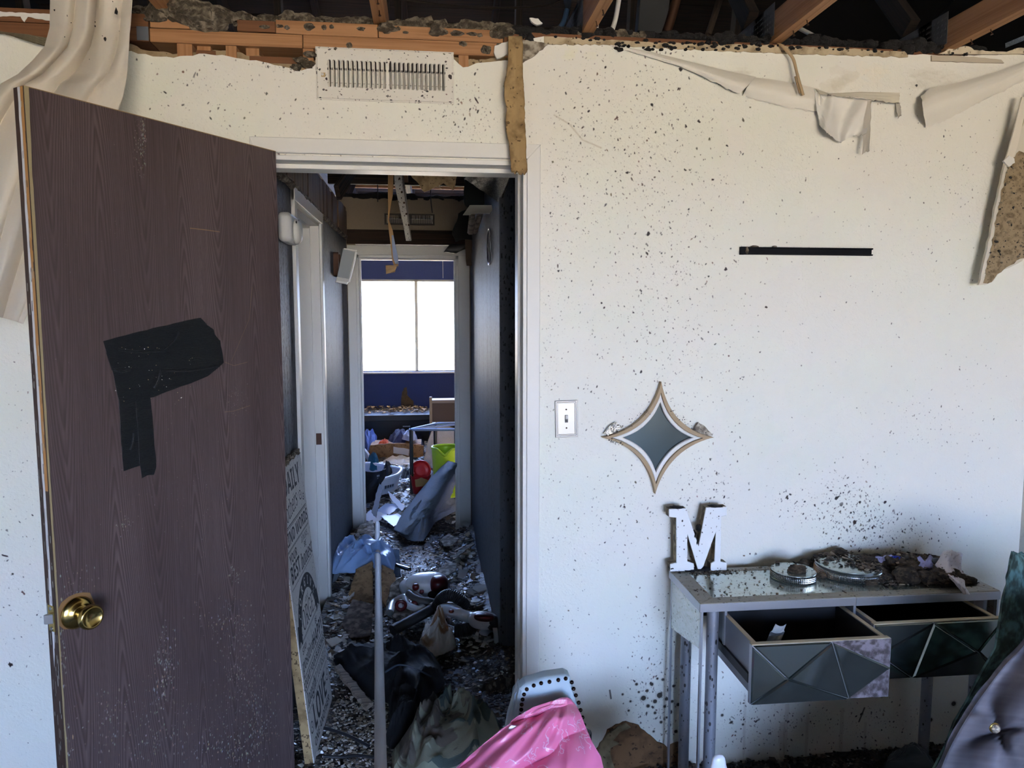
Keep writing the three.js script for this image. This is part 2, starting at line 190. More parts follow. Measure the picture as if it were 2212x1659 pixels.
const wallPaint = canvasTex(TW, TH, (c, w, h) => {
  const sx = w / WXW, sy = h / WYH, X = (x) => (x - WX0) * sx, Y = (y) => h - y * sy, R = rng(5), px = (a, b) => { const [x, y] = wx(a, b); return [X(x), Y(y)]; };
  c.fillStyle = 'rgb(226,222,211)'; c.fillRect(0, 0, w, h);
  for (let i = 0; i < 260; i++) { const a = R() * w, b = R() * h, r = 20 + R() * 90; c.fillStyle = `rgba(${R() < 0.5 ? '236,232,222' : '214,208,196'},0.05)`; c.beginPath(); c.ellipse(a, b, r, r * (0.6 + R()), R() * 3, 0, 7); c.fill(); }
  const blob = (a, b, rx, ry, col, n = 14, seed = 1) => { const q = rng(seed); for (let k = 0; k < n; k++) { c.fillStyle = col; const [x, y] = px(a + (q() - 0.5) * rx * 1.6, b + (q() - 0.5) * ry * 1.6); c.beginPath(); for (let t = 0; t < 12; t++) { const g = t / 12 * 6.283, r = 0.4 + q() * 0.5; c[t ? 'lineTo' : 'moveTo'](x + Math.cos(g) * rx * r * 0.6, y + Math.sin(g) * ry * r * 0.6); } c.closePath(); c.fill(); } };
  blob(1590, 155, 34, 9, 'rgba(190,182,160,0.12)', 10, 3); blob(1810, 172, 42, 26, 'rgba(186,178,158,0.10)', 12, 4); blob(1880, 168, 40, 30, 'rgba(232,228,196,0.10)', 10, 5); blob(2010, 170, 60, 20, 'rgba(186,178,158,0.12)', 12, 6); blob(1250, 110, 30, 18, 'rgba(228,222,186,0.18)', 6, 7);
  // brown run-down stains with their own outline, under the table and near the floor
  for (const [a, b, l, wd] of [[1700, 1520, 130, 10], [1745, 1540, 110, 7], [1820, 1530, 120, 9], [1690, 1560, 90, 14], [1870, 1560, 70, 6], [1610, 1500, 150, 6], [1480, 1540, 90, 8]]) { const [x, y] = px(a, b); c.fillStyle = 'rgba(120,96,70,0.14)'; c.beginPath(); c.moveTo(x - wd / 2, y); for (let t = 0; t < 8; t++) c.lineTo(x + wd / 2 * (0.6 + R() * 0.6), y + l * t / 8); c.lineTo(x, y + l); for (let t = 7; t >= 0; t--) c.lineTo(x - wd / 2 * (0.6 + R() * 0.6), y + l * t / 8); c.fill(); }
  for (const [a, b, r] of [[1390, 1508, 9], [1425, 1502, 10], [1445, 1490, 7], [1362, 1515, 4], [1472, 1490, 6], [1400, 1525, 6], [1415, 1515, 7], [1448, 1538, 7], [1460, 1580, 6], [1375, 1478, 5], [1408, 1478, 6], [1432, 1468, 5], [1440, 1510, 6], [1452, 1515, 5], [1465, 1522, 6], [1398, 1492, 5], [1380, 1495, 4], [1415, 1540, 5], [1436, 1526, 5], [1428, 1560, 5], [1446, 1566, 6], [1412, 1580, 4], [1470, 1552, 5], [1420, 1466, 4], [1455, 1482, 5], [1345, 1500, 4], [1358, 1535, 4], [1440, 1550, 4], [1580, 1560, 5], [1605, 1565, 4], [1700, 1510, 4], [2010, 1555, 8], [2060, 1520, 9], [2062, 1600, 7], [1560, 1545, 5]]) { const [x, y] = px(a, b); c.strokeStyle = 'rgba(52,44,36,0.55)'; c.lineWidth = 2; c.fillStyle = 'rgba(34,29,25,0.92)'; c.beginPath(); c.ellipse(x, y, r * 0.55, r * 0.6, 0, 0, 7); c.fill(); c.fillStyle = 'rgba(92,76,56,0.1)'; c.beginPath(); c.ellipse(x, y, r * 0.95, r * 1.0, 0, 0, 7); c.fill(); }
  // pencil-thin scratch and scuffs
  c.strokeStyle = 'rgba(196,188,172,0.7)'; c.lineWidth = 3; c.beginPath(); c.moveTo(...px(1196, 248)); c.lineTo(...px(1230, 268)); c.lineTo(...px(1258, 302)); c.lineTo(...px(1300, 320)); c.stroke();
  c.strokeStyle = 'rgba(60,52,46,0.8)'; for (const [a, b, d, e] of [[1855, 1560, 1868, 1528], [1317, 1490, 1320, 1510], [1668, 1340, 1660, 1360]]) { c.lineWidth = 3; c.beginPath(); c.moveTo(...px(a, b)); c.lineTo(...px(d, e)); c.stroke(); }
  paintFlecks(c, X, Y, (sx + sy) / 2, 21);
});
wallPaint.repeat.set(1 / WXW, 1 / WYH); wallPaint.offset.set(-WX0 / WXW, 0); wallPaint.wrapS = wallPaint.wrapT = THREE.RepeatWrapping;
mat.wall = MP(0xffffff, 0.5, { map: wallPaint, bumpMap: again(peelBump, 0.22, 0.22), bumpScale: 0.00035, specularIntensity: 0.8 });
mat.plainWall = M(0xd8d2c6, 0.6, { bumpMap: again(peelBump, 0.34, 0.34), bumpScale: 0.001 });

const front = structGroup('wall_front');
{
  // drywall sheet with a torn top edge
  const NOTCH = [[-0.292, 2.3], [-0.292, 2.24], [0.064, 2.24], [0.064, 2.3]];   // the drywall is cut out behind the register
  const top = jag([[-60, 62], [0, 70], [40, 82], [100, 97], [180, 112], [283, 112], [330, 120], [375, 124], [430, 118], [480, 118], [540, 130], [580, 136], [620, 146], [652, 152], [683, 138]], 2.2, 14, 3).map(([a, b]) => wx(a, b)).concat(NOTCH, jag([[981, 128], [1000, 146], [1012, 146], [1030, 138], [1060, 136], [1090, 131], [1118, 130]], 2.2, 14, 13).map(([a, b]) => wx(a, b)));
  const top2 = jag([[1120, 88], [1175, 79], [1260, 83], [1330, 92], [1500, 103], [1640, 110], [1800, 113], [1960, 117], [2060, 120], [2212, 118], [2260, 118]], 1.2, 16, 4).map(([a, b]) => wx(a, b));
  top2.push([RX, 2.43]);
  const outline = [[LX, 0], [LX, 2.42], ...top.filter(([x]) => x > LX), ...top2, [RX, 0], [DR, 0], [DR, DH], [DL, DH], [DL, 0]];
  part(front, 'drywall_sheet', extr(outline, 0.0127, { z: -0.0127 }), mat.wall);
  // torn brown face paper and gypsum core a few millimetres behind the painted face
  const torn = jag([[-60, 44], [0, 46], [60, 52], [107, 58], [283, 90], [300, 101], [330, 108], [380, 112], [430, 107], [480, 105], [540, 116], [600, 126], [640, 133], [682, 126]], 2.5, 10, 8).map(([a, b]) => wx(a, b)).concat(NOTCH, jag([[981, 120], [1010, 125], [1060, 124], [1118, 118]], 2.5, 10, 18).map(([a, b]) => wx(a, b)));
  const low = [[1118, 150], [985, 160], [990, 240], [675, 225], [672, 165], [600, 165], [300, 135], [100, 118], [-60, 90]].map(([a, b]) => wx(a, b));
  part(front, 'torn_paper', extr([...torn, ...low], 0.004, { z: -0.0175 }), mat.paper, 'torn brown face paper of the drywall');
  // back sheet on the hall side
  part(front, 'drywall_sheet', extr([[LX, 0], [LX, 2.36], [DL, 2.36], [DR, 2.36], [RX, 2.36], [RX, 0], [DR, 0], [DR, DH], [DL, DH], [DL, 0]], 0.0127, { z: -WT }), mat.plainWall);
  // double top plate and framing seen where the drywall is gone
  const yTop = 2.436;
  for (const [x0, x1, y0, y1, zf, m] of [[-2.3, -0.786, 2.398, yTop, 0, mat.firDark], [-0.781, -0.60, 2.399, yTop, 0.001, mat.fir], [-0.54, -0.432, 2.40, yTop - 0.004, 0, mat.firDark], [-0.43, -0.135, 2.398, yTop, 0.002, mat.fir], [-0.133, 0.24, 2.399, yTop, 0, mat.fir], [0.243, RX, 2.40, yTop, -0.004, mat.firDark],
    [-2.3, -0.785, 2.36, 2.397, 0, mat.firDark], [-0.783, -0.355, 2.359, 2.397, 0.001, mat.fir], [-0.353, 0.26, 2.36, 2.398, 0.001, mat.fir], [0.262, RX, 2.36, 2.398, -0.013, mat.firDark]]) part(front, 'top_plate', boxIn(x0, x1, y0, y1, -0.098, zf - 0.001, 0.002), m);
  for (const x of [-2.28, -1.6, -1.2, -0.64, -0.502, 0.335, 0.72, 1.13, 1.54, 1.95]) part(front, 'stud', boxIn(x - 0.019, x + 0.019, 0.04, 2.36, -0.1, -0.0185), mat.fir);
  for (const [x, w] of [[-0.56, 0.03], [-0.69, 0.042], [-0.34, 0.03], [0.12, 0.03]]) part(front, 'cripple_stud', boxIn(x - w / 2, x + w / 2, 2.14, 2.36, -0.1, -0.006), mat.fir);
  part(front, 'header', boxIn(-0.49, 0.35, 2.052, 2.14, -0.1, -0.018), mat.firDark);
  for (const [x0, x1, y0, y1] of [[-0.66, -0.605, 2.328, 2.345], [-0.51, -0.36, 2.317, 2.335]]) part(front, 'nailer_block', boxIn(x0, x1, y0, y1, -0.09, -0.012), mat.firDark);
  part(front, 'bottom_plate', boxIn(LX, DL, 0, 0.04, -0.1, -0.015), mat.firDark); part(front, 'bottom_plate', boxIn(DR, RX, 0, 0.04, -0.1, -0.015), mat.firDark);
  // metal nail plate at the plate joint
  part(front, 'nail_plate', boxIn(-0.818, -0.786, 2.362, 2.40, -0.001, 0.001), M(0x8d949c, 0.4, { metalness: 0.8 }));
  // white painted ledge along the top of the right half, worn down to the board
  const led = jag([[1175, 79], [1330, 88], [1500, 96], [1650, 98], [1800, 104], [1960, 113]], 1.5, 9, 11).map(([a, b]) => wx(a, b)), led2 = jag([[1960, 124], [1800, 120], [1650, 114], [1500, 108], [1330, 98], [1175, 96]], 2, 9, 12).map(([a, b]) => wx(a, b));
  part(front, 'torn_paper', extr([...led, ...led2], 0.0035, { z: 0.0002 }), M(0xb9ab92, 0.9, { map: mat.paper.map }), 'worn strip of face paper along the wall top');
}
// a strip of plaster bead along the top right edge, cracked loose
part(front, 'loose_bead', extr(jag([[2010, 121], [2100, 124], [2160, 130], [2166, 138], [2100, 136], [2010, 133]], 0.7, 12, 30).map(([a, b]) => wx(a, b)), 0.006, { z: 0.0005 }), M(0xb8ac98, 0.8));
part(front, 'loose_bead', extr([...jag([[2025, 118], [2050, 106], [2080, 101], [2094, 104], [2100, 110], [2130, 112], [2170, 113], [2196, 106], [2212, 105], [2230, 105]], 1.2, 6, 31), [2230, 118], [2100, 119]].map(([a, b]) => wx(a, b)), 0.008, { z: 0.0006 }), M(0xcfc5b2, 0.9, { map: mat.paper.map }));

// ───────── other walls of the room ─────────
struct('wall_right', boxIn(RX, RX + WT, 0, 2.43, -WT, BZ), mat.plainWall);

struct('wall_left', boxIn(LX - WT, LX, 0, 2.43, -WT, BZ), mat.plainWall);
const WIN = { x0: -0.3, x1: 1.99, y0: 0.3, y1: 2.15 };
{
  const g = structGroup('wall_back');
  for (const b of [[LX - WT, WIN.x0, 0, 2.43], [WIN.x1, RX + WT, 0, 2.43], [WIN.x0, WIN.x1, 0, WIN.y0], [WIN.x0, WIN.x1, WIN.y1, 2.43]]) part(g, 'wall_panel', boxIn(b[0], b[1], b[2], b[3], BZ, BZ + WT), mat.plainWall);
  const w = structGroup('window_2');
  const { x0, x1, y0, y1 } = WIN, f = 0.03;
  for (const b of [[x0, x1, y0, y0 + f], [x0, x1, y1 - f, y1], [x0, x0 + f, y0, y1], [x1 - f, x1, y0, y1], [(x0 + x1) / 2 - f / 2, (x0 + x1) / 2 + f / 2, y0, y1]]) part(w, 'window_frame', boxIn(b[0], b[1], b[2], b[3], BZ + 0.03, BZ + 0.08), mat.white);
}
// ───────── setting: attic, roof, trusses ─────────
const RIDGE = [-1.5, 4.2], EAVE_B = [-7.6, 2.38], EAVE_F = [7.5, 2.45];
{
  const roof = structGroup('roof'), R = rng(31);
  const slope = (x0, x1, t0, t1, A, B, th, m, name) => { const a = V(0, lerp(A[1], B[1], t0), lerp(A[0], B[0], t0)), b = V(0, lerp(A[1], B[1], t1), lerp(A[0], B[0], t1)), d = b.clone().sub(a), L = d.length(), g = box(x1 - x0, th, L); g.rotateX(-Math.atan2(d.y, d.z) ); g.translate((x0 + x1) / 2, (a.y + b.y) / 2 + th / 2, (a.z + b.z) / 2); part(roof, name, g, m); };
  const felt = M(0x17181a, 0.95), x0 = -4, x1 = 4, hx0 = -1.45, hx1 = 0.25, h0 = 0.5, h1 = 0.59;
  slope(x0, x1, 0, 1, RIDGE, EAVE_F, 0.03, felt, 'roof_felt');
  slope(x0, x1, 0, h0, RIDGE, EAVE_B, 0.03, felt, 'roof_felt'); slope(x0, x1, h1, 1, RIDGE, EAVE_B, 0.03, felt, 'roof_felt'); slope(x0, hx0, h0, h1, RIDGE, EAVE_B, 0.03, felt, 'roof_felt'); slope(hx1, x1, h0, h1, RIDGE, EAVE_B, 0.03, felt, 'roof_felt');
  for (let i = 0; i < 40; i++) { const t0 = i / 40, t1 = (i + 0.93) / 40; if (t0 > h0 - 0.01 && t0 < h1) continue; const j = (R() - 0.5) * 0.004; slope(-2.6, 2.6, t0 + j, t1 + j, [RIDGE[0], RIDGE[1] - 0.03], [EAVE_B[0], EAVE_B[1] - 0.03], 0.022, i % 5 === 2 ? mat.char : mat.charDark, 'roof_board'); }
  for (const s of [-1, 1]) { const g = extr([[EAVE_B[0], 2.3], [EAVE_B[0], EAVE_B[1]], RIDGE, EAVE_F, [EAVE_F[0], 2.3]], 0.1); g.rotateY(-Math.PI / 2); g.translate(s > 0 ? 3.9 : -3.8, 0, 0); part(roof, 'gable', g, felt); }
  // soffits close the eaves outside the walls
  part(roof, 'soffit', boxIn(-4, 4, 2.34, 2.38, BZ + WT, EAVE_F[0]), mat.white); part(roof, 'soffit', boxIn(-4, 4, 2.34, 2.38, EAVE_B[0], -6.72), mat.white);
  part(roof, 'soffit', boxIn(-4, LX - WT, 2.34, 2.38, EAVE_B[0], EAVE_F[0]), mat.white); part(roof, 'soffit', boxIn(RX + WT, 4, 2.34, 2.38, EAVE_B[0], EAVE_F[0]), mat.white);
}
const trussX = [-1.96, -1.345, -0.735, -0.129, 0.503, 1.118, 1.71];
for (const x of trussX) {
  const i = trussX.indexOf(x), t = thing('roof_truss', ['charred truss furthest left, mostly hidden by the beige cloth', 'charred truss at the far left edge of the open ceiling', 'wooden truss whose joist foot shows just right of the beige cloth', 'wooden truss with the joist above the white wall register', 'wooden truss joist above the right end of the doorway, first large one', 'large wooden truss joist above the middle of the right wall half', 'rightmost large wooden truss joist with a long lit underside'][i], 'truss', [x, 2.44, 0]);
  part(t, 'bottom_chord', boxIn(-0.019, 0.019, 0.0, 0.089, -2.6, BZ, 0.002), mat.fir);
  if (x < -1 || x > 0.9) part(t, 'bottom_chord', boxIn(-0.019, 0.019, 0.0, 0.089, -6.6, -2.61, 0.002), mat.char); else part(t, 'bottom_chord', boxIn(-0.019, 0.019, 0.09, 0.18, -6.6, -2.2, 0.002), mat.char);
  const top = (z) => z < RIDGE[0] ? RIDGE[1] + (z - RIDGE[0]) * (EAVE_B[1] - RIDGE[1]) / (EAVE_B[0] - RIDGE[0]) - 0.055 - 2.44 - 0.05 : RIDGE[1] + (z - RIDGE[0]) * (EAVE_F[1] - RIDGE[1]) / (EAVE_F[0] - RIDGE[0]) - 0.02 - 2.44 - 0.05;
  for (const [z0, z1] of [[-6.4, -1.5], [-1.5, 6.3]]) part(t, 'rafter', beam(V(0, top(z0), z0), V(0, top(z1), z1), 0.038, 0.089), mat.charDark);
  for (const [z0, z1] of [[-0.2, -1.5], [-1.8, -1.5], [-1.9, -3.6]]) part(t, 'web', beam(V(0, 0.14, z0), V(0, top(z1), z1), 0.036, 0.07), mat.charDark);
  // splice plates of pressed steel by the wall
  if (x > 0.2) for (const [z, s] of [[-0.16, 0.11], [-0.05, 0.07]]) { const tooth = []; for (let a = 0; a < 8; a++) for (let b = 0; b < 5; b++) tooth.push(box(0.0015, 0.005, 0.007, -0.0205, 0.03 + b * 0.017, z - s + a * s / 4)); tooth.push(boxIn(-0.0205, -0.0191, 0.015, 0.115, z - s * 1.1, z + s * 0.9)); part(t, 'truss_plate', merge(tooth), M(0x55534f, 0.75, { metalness: 0.2 })); }
  for (const z of [0.09, 0.17]) if (x > -0.2) part(t, 'nail', merge([rod(V(0.004, 0.002, z), V(0.006, -0.016, z + 0.004), 0.0016, 6), rod(V(0.006, -0.015, z + 0.004), V(0.0062, -0.0165, z + 0.0042), 0.004, 8)]), mat.rust);
}

// ───────── setting: hall and the rooms behind ─────────
const wallBox = (x0, x1, y0, y1, z0, z1) => triUV(new THREE.BoxGeometry(x1 - x0, y1 - y0, z1 - z0).translate((x0 + x1) / 2, (y0 + y1) / 2, (z0 + z1) / 2), -1);   // u level, v upright
const HL = -0.545, HR = 0.308, HZ = -2.85, FZ = -6.6;
const hallTex = canvasTex(1024, 1024, (c, w, h) => {
  const R = rng(91); c.fillStyle = 'rgb(116,118,121)'; c.fillRect(0, 0, w, h);
  for (let i = 0; i < 700; i++) { const x = R() * w, y = R() * h, l = 40 + R() * 260; c.fillStyle = `rgba(${R() < 0.5 ? '172,170,164' : '74,77,84'},${0.03 + R() * 0.12})`; c.fillRect(x, y, 1 + R() * 4, l); }  // random upright streaks, the pale ones painted as streaky gloss
  for (let i = 0; i < 14000; i++) { const y = h * (1 - Math.pow(R(), 0.8)), r = 0.6 + 2.4 * Math.pow(R(), 3); c.fillStyle = `rgba(14,13,14,${0.4 + R() * 0.6})`; c.fillRect(R() * w, y, r, r * (1 + R() * 2.5)); }
  for (let i = 0; i < 40; i++) { let x = R() * w, y = R() * h * 0.5; for (let k = 0; k < 60; k++) { x += (R() - 0.5) * 4; y += 3 + R() * 5; c.fillStyle = `rgba(16,15,15,${0.5 + R() * 0.5})`; c.beginPath(); c.ellipse(x + (R() - 0.5) * 8, y, 1 + R() * 1.6, 1 + R() * 4, 0, 0, 7); c.fill(); } }
}, { wrap: true });
const dripBump = dataTex(256, 256, (u, v) => 255 * tile((a, b) => fbm(a * 26 + 7, b * 2.2 + 3, 0, 4), u, v), { srgb: false });
mat.hall = MP(0xb9bcc2, 0.6, { specularIntensity: 0.5, map: again(hallTex, 2.2, 2.44), bumpMap: again(dripBump, 0.5, 1.3), bumpScale: 0.0012 });
mat.endWall = M(0x8b7d6a, 0.9, { bumpMap: again(grainBump, 0.4, 0.4), bumpScale: 0.002 });
mat.navy = M(0x21336a, 0.7, { bumpMap: again(grainBump, 0.4, 0.4), bumpScale: 0.001 });
struct('floor', boxIn(-4, 4, -0.16, 0, -6.8, BZ + 0.3), M(0x2a2724, 0.8, { map: again(dataTex(256, 256, (u, v) => { const n = tile((a, b) => fbm(a * 12 + 3, b * 12 + 8, 0, 5), u, v), s = tile((a, b) => fbm(a * 40 + 5, b * 40, 0, 2), u, v); return s > 0.66 ? [230, 225, 215] : mix3([60, 55, 50], [255, 240, 220], smooth(n, 0.35, 0.75)); }), 0.6, 0.6) }));
{
  const l = structGroup('wall_hall_left'), dz0 = -0.86, dz1 = -1.56, dh = 2.045;
  for (const [a, b, c, d] of [[-WT, dz0, 0, 2.1], [dz1, HZ, 0, 2.1], [dz0, dz1, dh, 2.1]]) part(l, 'wall_panel', wallBox(HL - WT, HL, c, d, b, a), mat.hall);
  const R = rng(12), plateM = woodM(greyWoodTex, 0.85, 0xd8c4ae);
  for (let i = 0, z = -0.15; z > -2.75; i++) { const len = 0.1 + R() * 0.09, o = (R() - 0.5) * 0.012; part(l, 'plate_block', boxIn(HL - 0.1, HL + 0.012 + o, 2.105 + R() * 0.01, 2.285 + (R() - 0.5) * 0.012, z - len + 0.004, z, 0.003), plateM); z -= len; }
  part(l, 'torn_edge', ridge([[HL + 0.002, 2.09, -0.13], [HL + 0.004, 2.1, -1], [HL, 2.095, -2], [HL + 0.002, 2.1, -2.82]], 0.014, 0.012, 30, 5, 90), mat.ash);
  const r = structGroup('wall_hall_right');
  part(r, 'wall_panel', wallBox(HR, HR + WT, 0, 2.42, HZ, -0.8), mat.hall);
  part(r, 'wall_return', wallBox(HR + 0.001, 1.6, 0.06, 2.42, -0.9, -0.79), mat.hall);
  part(r, 'bottom_plate', boxIn(HR - 0.006, 1.6, 0, 0.075, -0.88, -0.775, 0.004), M(0x8a7a4e, 0.85, { map: mat.fir.map }));
  const e = structGroup('wall_hall_end'), eL = -0.482, eR = 0.224, eH = 1.988, t = 0.115;
  for (const [a, b, c, d] of [[-2.3, eL, 0, 2.38], [eR, 2.1, 0, 2.38], [eL, eR, eH + 0.175, 2.206], [eL, eR, 2.262, 2.38], [eL, -0.27, 2.206, 2.262], [0.05, eR, 2.206, 2.262]]) part(e, 'wall_panel', boxIn(a, b, c, d, HZ - t, HZ), mat.endWall);
  part(e, 'header_beam', boxIn(eL - 0.06, eR + 0.09, eH + 0.075, eH + 0.174, HZ - 0.1, HZ + 0.004, 0.003), M(0x59463a, 0.85, { map: mat.greyWood.map }));
  part(e, 'torn_edge', ridge([[-0.6, 2.385, HZ - 0.03], [-0.3, 2.392, HZ], [0, 2.38, HZ - 0.02], [0.33, 2.385, HZ - 0.01]], 0.022, 0.02, 22, 8, 50), mat.soot);
  for (const [n, b] of [['trim_3', [eL - 0.058, eL, 0, eH + 0.06]], ['trim_4', [eR, eR + 0.078, 0, eH + 0.06]], ['trim_5', [eL - 0.058, eR + 0.078, eH, eH + 0.066]]]) struct(n, boxIn(b[0], b[1], b[2], b[3], HZ, HZ + 0.014 + (n === 'trim_5' ? 0.002 : 0), 0.003), mat.white);
  const j = structGroup('door_3_jamb'); j.name = 'door_3';
  for (const b of [[eL - 0.001, eL + 0.018, 0, eH], [eR - 0.018, eR + 0.001, 0, eH], [eL, eR, eH - 0.018, eH + 0.001]]) part(j, 'jamb', boxIn(b[0], b[1], b[2], b[3], HZ - t - 0.01, HZ + 0.006), mat.white);
  for (const b of [[eL + 0.018, eL + 0.03, 0, eH - 0.02], [eR - 0.03, eR - 0.018, 0, eH - 0.02], [eL, eR, eH - 0.03, eH - 0.018]]) part(j, 'stop', boxIn(b[0], b[1], b[2], b[3], HZ - 0.075, HZ - 0.04, 0.002), mat.white);
  // doorway in the left wall of the hall
  const d2 = structGroup('door_2');
  for (const [z0, z1] of [[dz0 - 0.02, dz0], [dz1, dz1 + 0.02]]) part(d2, 'jamb', boxIn(HL - WT - 0.004, HL + 0.004, 0, dh, z0, z1), mat.white);
  part(d2, 'jamb', boxIn(HL - WT, HL + 0.004, dh - 0.02, dh, dz1, dz0), mat.white);
  part(d2, 'stop', boxIn(HL - 0.075, HL - 0.04, 0, dh - 0.02, dz1 + 0.02, dz1 + 0.032), mat.white); part(d2, 'stop', boxIn(HL - 0.075, HL - 0.04, dh - 0.032, dh - 0.02, dz1 + 0.02, dz0 - 0.02), mat.white);
  const sp = part(d2, 'strike_plate', merge([boxIn(HL - 0.036, HL - 0.008, 0.9, 0.96, dz1 + 0.02, dz1 + 0.0215)]), mat.rust, 'dark strike plate');
  struct('trim_6', boxIn(HL, HL + 0.016, 0, dh + 0.05, dz0, dz0 + 0.055, 0.003), mat.white); struct('trim_7', boxIn(HL, HL + 0.016, 0, dh + 0.05, dz1 - 0.055, dz1, 0.003), mat.white); struct('trim_8', boxIn(HL, HL + 0.017, dh - 0.004, dh + 0.052, dz1 - 0.055, dz0 + 0.055, 0.003), mat.white);
  // walls of the rooms to either side and of the far room
  struct('wall_side_left', boxIn(LX - WT, LX, 0, 2.43, -6.7, -WT), mat.plainWall);
  struct('wall_side_right', boxIn(1.9, 2.0, 0, 2.43, FZ, HZ - t), mat.navy); struct('wall_recess', wallBox(1.6, 1.7, 0, 2.43, -0.9, -WT), mat.hall);
  struct('wall_outer_right', boxIn(RX, RX + WT, 0, 2.43, -6.7, -WT - 0.01), mat.plainWall);
  struct('wall_far_left', boxIn(-2.2, -2.1, 0, 2.43, FZ, HZ - t), mat.navy);
  const fw = structGroup('wall_far'), w = { x0: -0.95, x1: 0.7, y0: 0.885, y1: 2.005 };
  for (const [a, b, c, d] of [[-2.3, w.x0, 0, 2.43], [w.x1, 2.1, 0, 2.43], [w.x0, w.x1, 0, w.y0], [w.x0, w.x1, w.y1, 2.43]]) part(fw, 'wall_panel', boxIn(a, b, c, d, FZ - WT, FZ), mat.navy);
  const win = structGroup('window_1'), alu = M(0xb9b4a6, 0.4, { metalness: 0.6 });
  for (const b of [[w.x0, w.x1, w.y0, w.y0 + 0.012], [w.x0, w.x1, w.y1 - 0.025, w.y1], [w.x0, w.x0 + 0.02, w.y0, w.y1], [w.x1 - 0.02, w.x1, w.y0, w.y1], [-0.145, -0.107, w.y0, w.y1]]) part(win, 'window_frame', boxIn(b[0], b[1], b[2], b[3], FZ - 0.07, FZ - 0.03, 0.003), alu);
  part(win, 'window_sill', boxIn(w.x0 - 0.02, w.x1 + 0.02, w.y0 - 0.024, w.y0 - 0.004, FZ - 0.03, FZ + 0.02, 0.004), mat.white);
  const glass = new THREE.MeshPhysicalMaterial({ color: 0xffffff, roughness: 0.02, transmission: 1, thickness: 0, ior: 1.5 });
  part(win, 'pane', boxIn(w.x0 + 0.02, -0.145, w.y0 + 0.012, w.y1 - 0.025, FZ - 0.052, FZ - 0.048), glass); part(win, 'pane', boxIn(-0.107, w.x1 - 0.02, w.y0 + 0.012, w.y1 - 0.025, FZ - 0.052, FZ - 0.048), glass);
  struct('ceiling', boxIn(-2.1, 1.9, 2.43, 2.44, FZ, -4.6), mat.white);
}
// door casing and jamb of the doorway in the front wall
{
  const m = mat.white, c = 0.043;
  struct('trim_1', boxIn(DR, DR + 0.042, 0, DH + c + 0.004, 0, 0.014, 0.003), m); struct('trim_0', boxIn(-0.513, DL - 0.004, 0, DH + c + 0.004, 0, 0.014, 0.003), m);
  struct('trim_2', extr([[-0.513, DH + c + 0.007], [DR + 0.043, DH + c + 0.007], [DR + 0.003, DH + 0.006], [DL - 0.02, DH + 0.006]], 0.0155, { bevel: 0.002 }), m);
  const d = structGroup('door_frame'); d.name = 'door_4';
  for (const b of [[DR - 0.012, DR + 0.001, 0, DH, -WT - 0.004, 0.008], [DL - 0.001, DL + 0.014, 0, DH, -WT - 0.004, 0.008], [DL, DR, DH - 0.014, DH + 0.001, -WT - 0.004, 0.008], [DR - 0.022, DR - 0.012, 0, DH - 0.014, -WT, -0.045], [DL, DR, DH - 0.028, DH - 0.014, -WT, -0.045]]) part(d, b[4] === -WT ? 'stop' : 'jamb', boxIn(...b, 0.002), m);
}
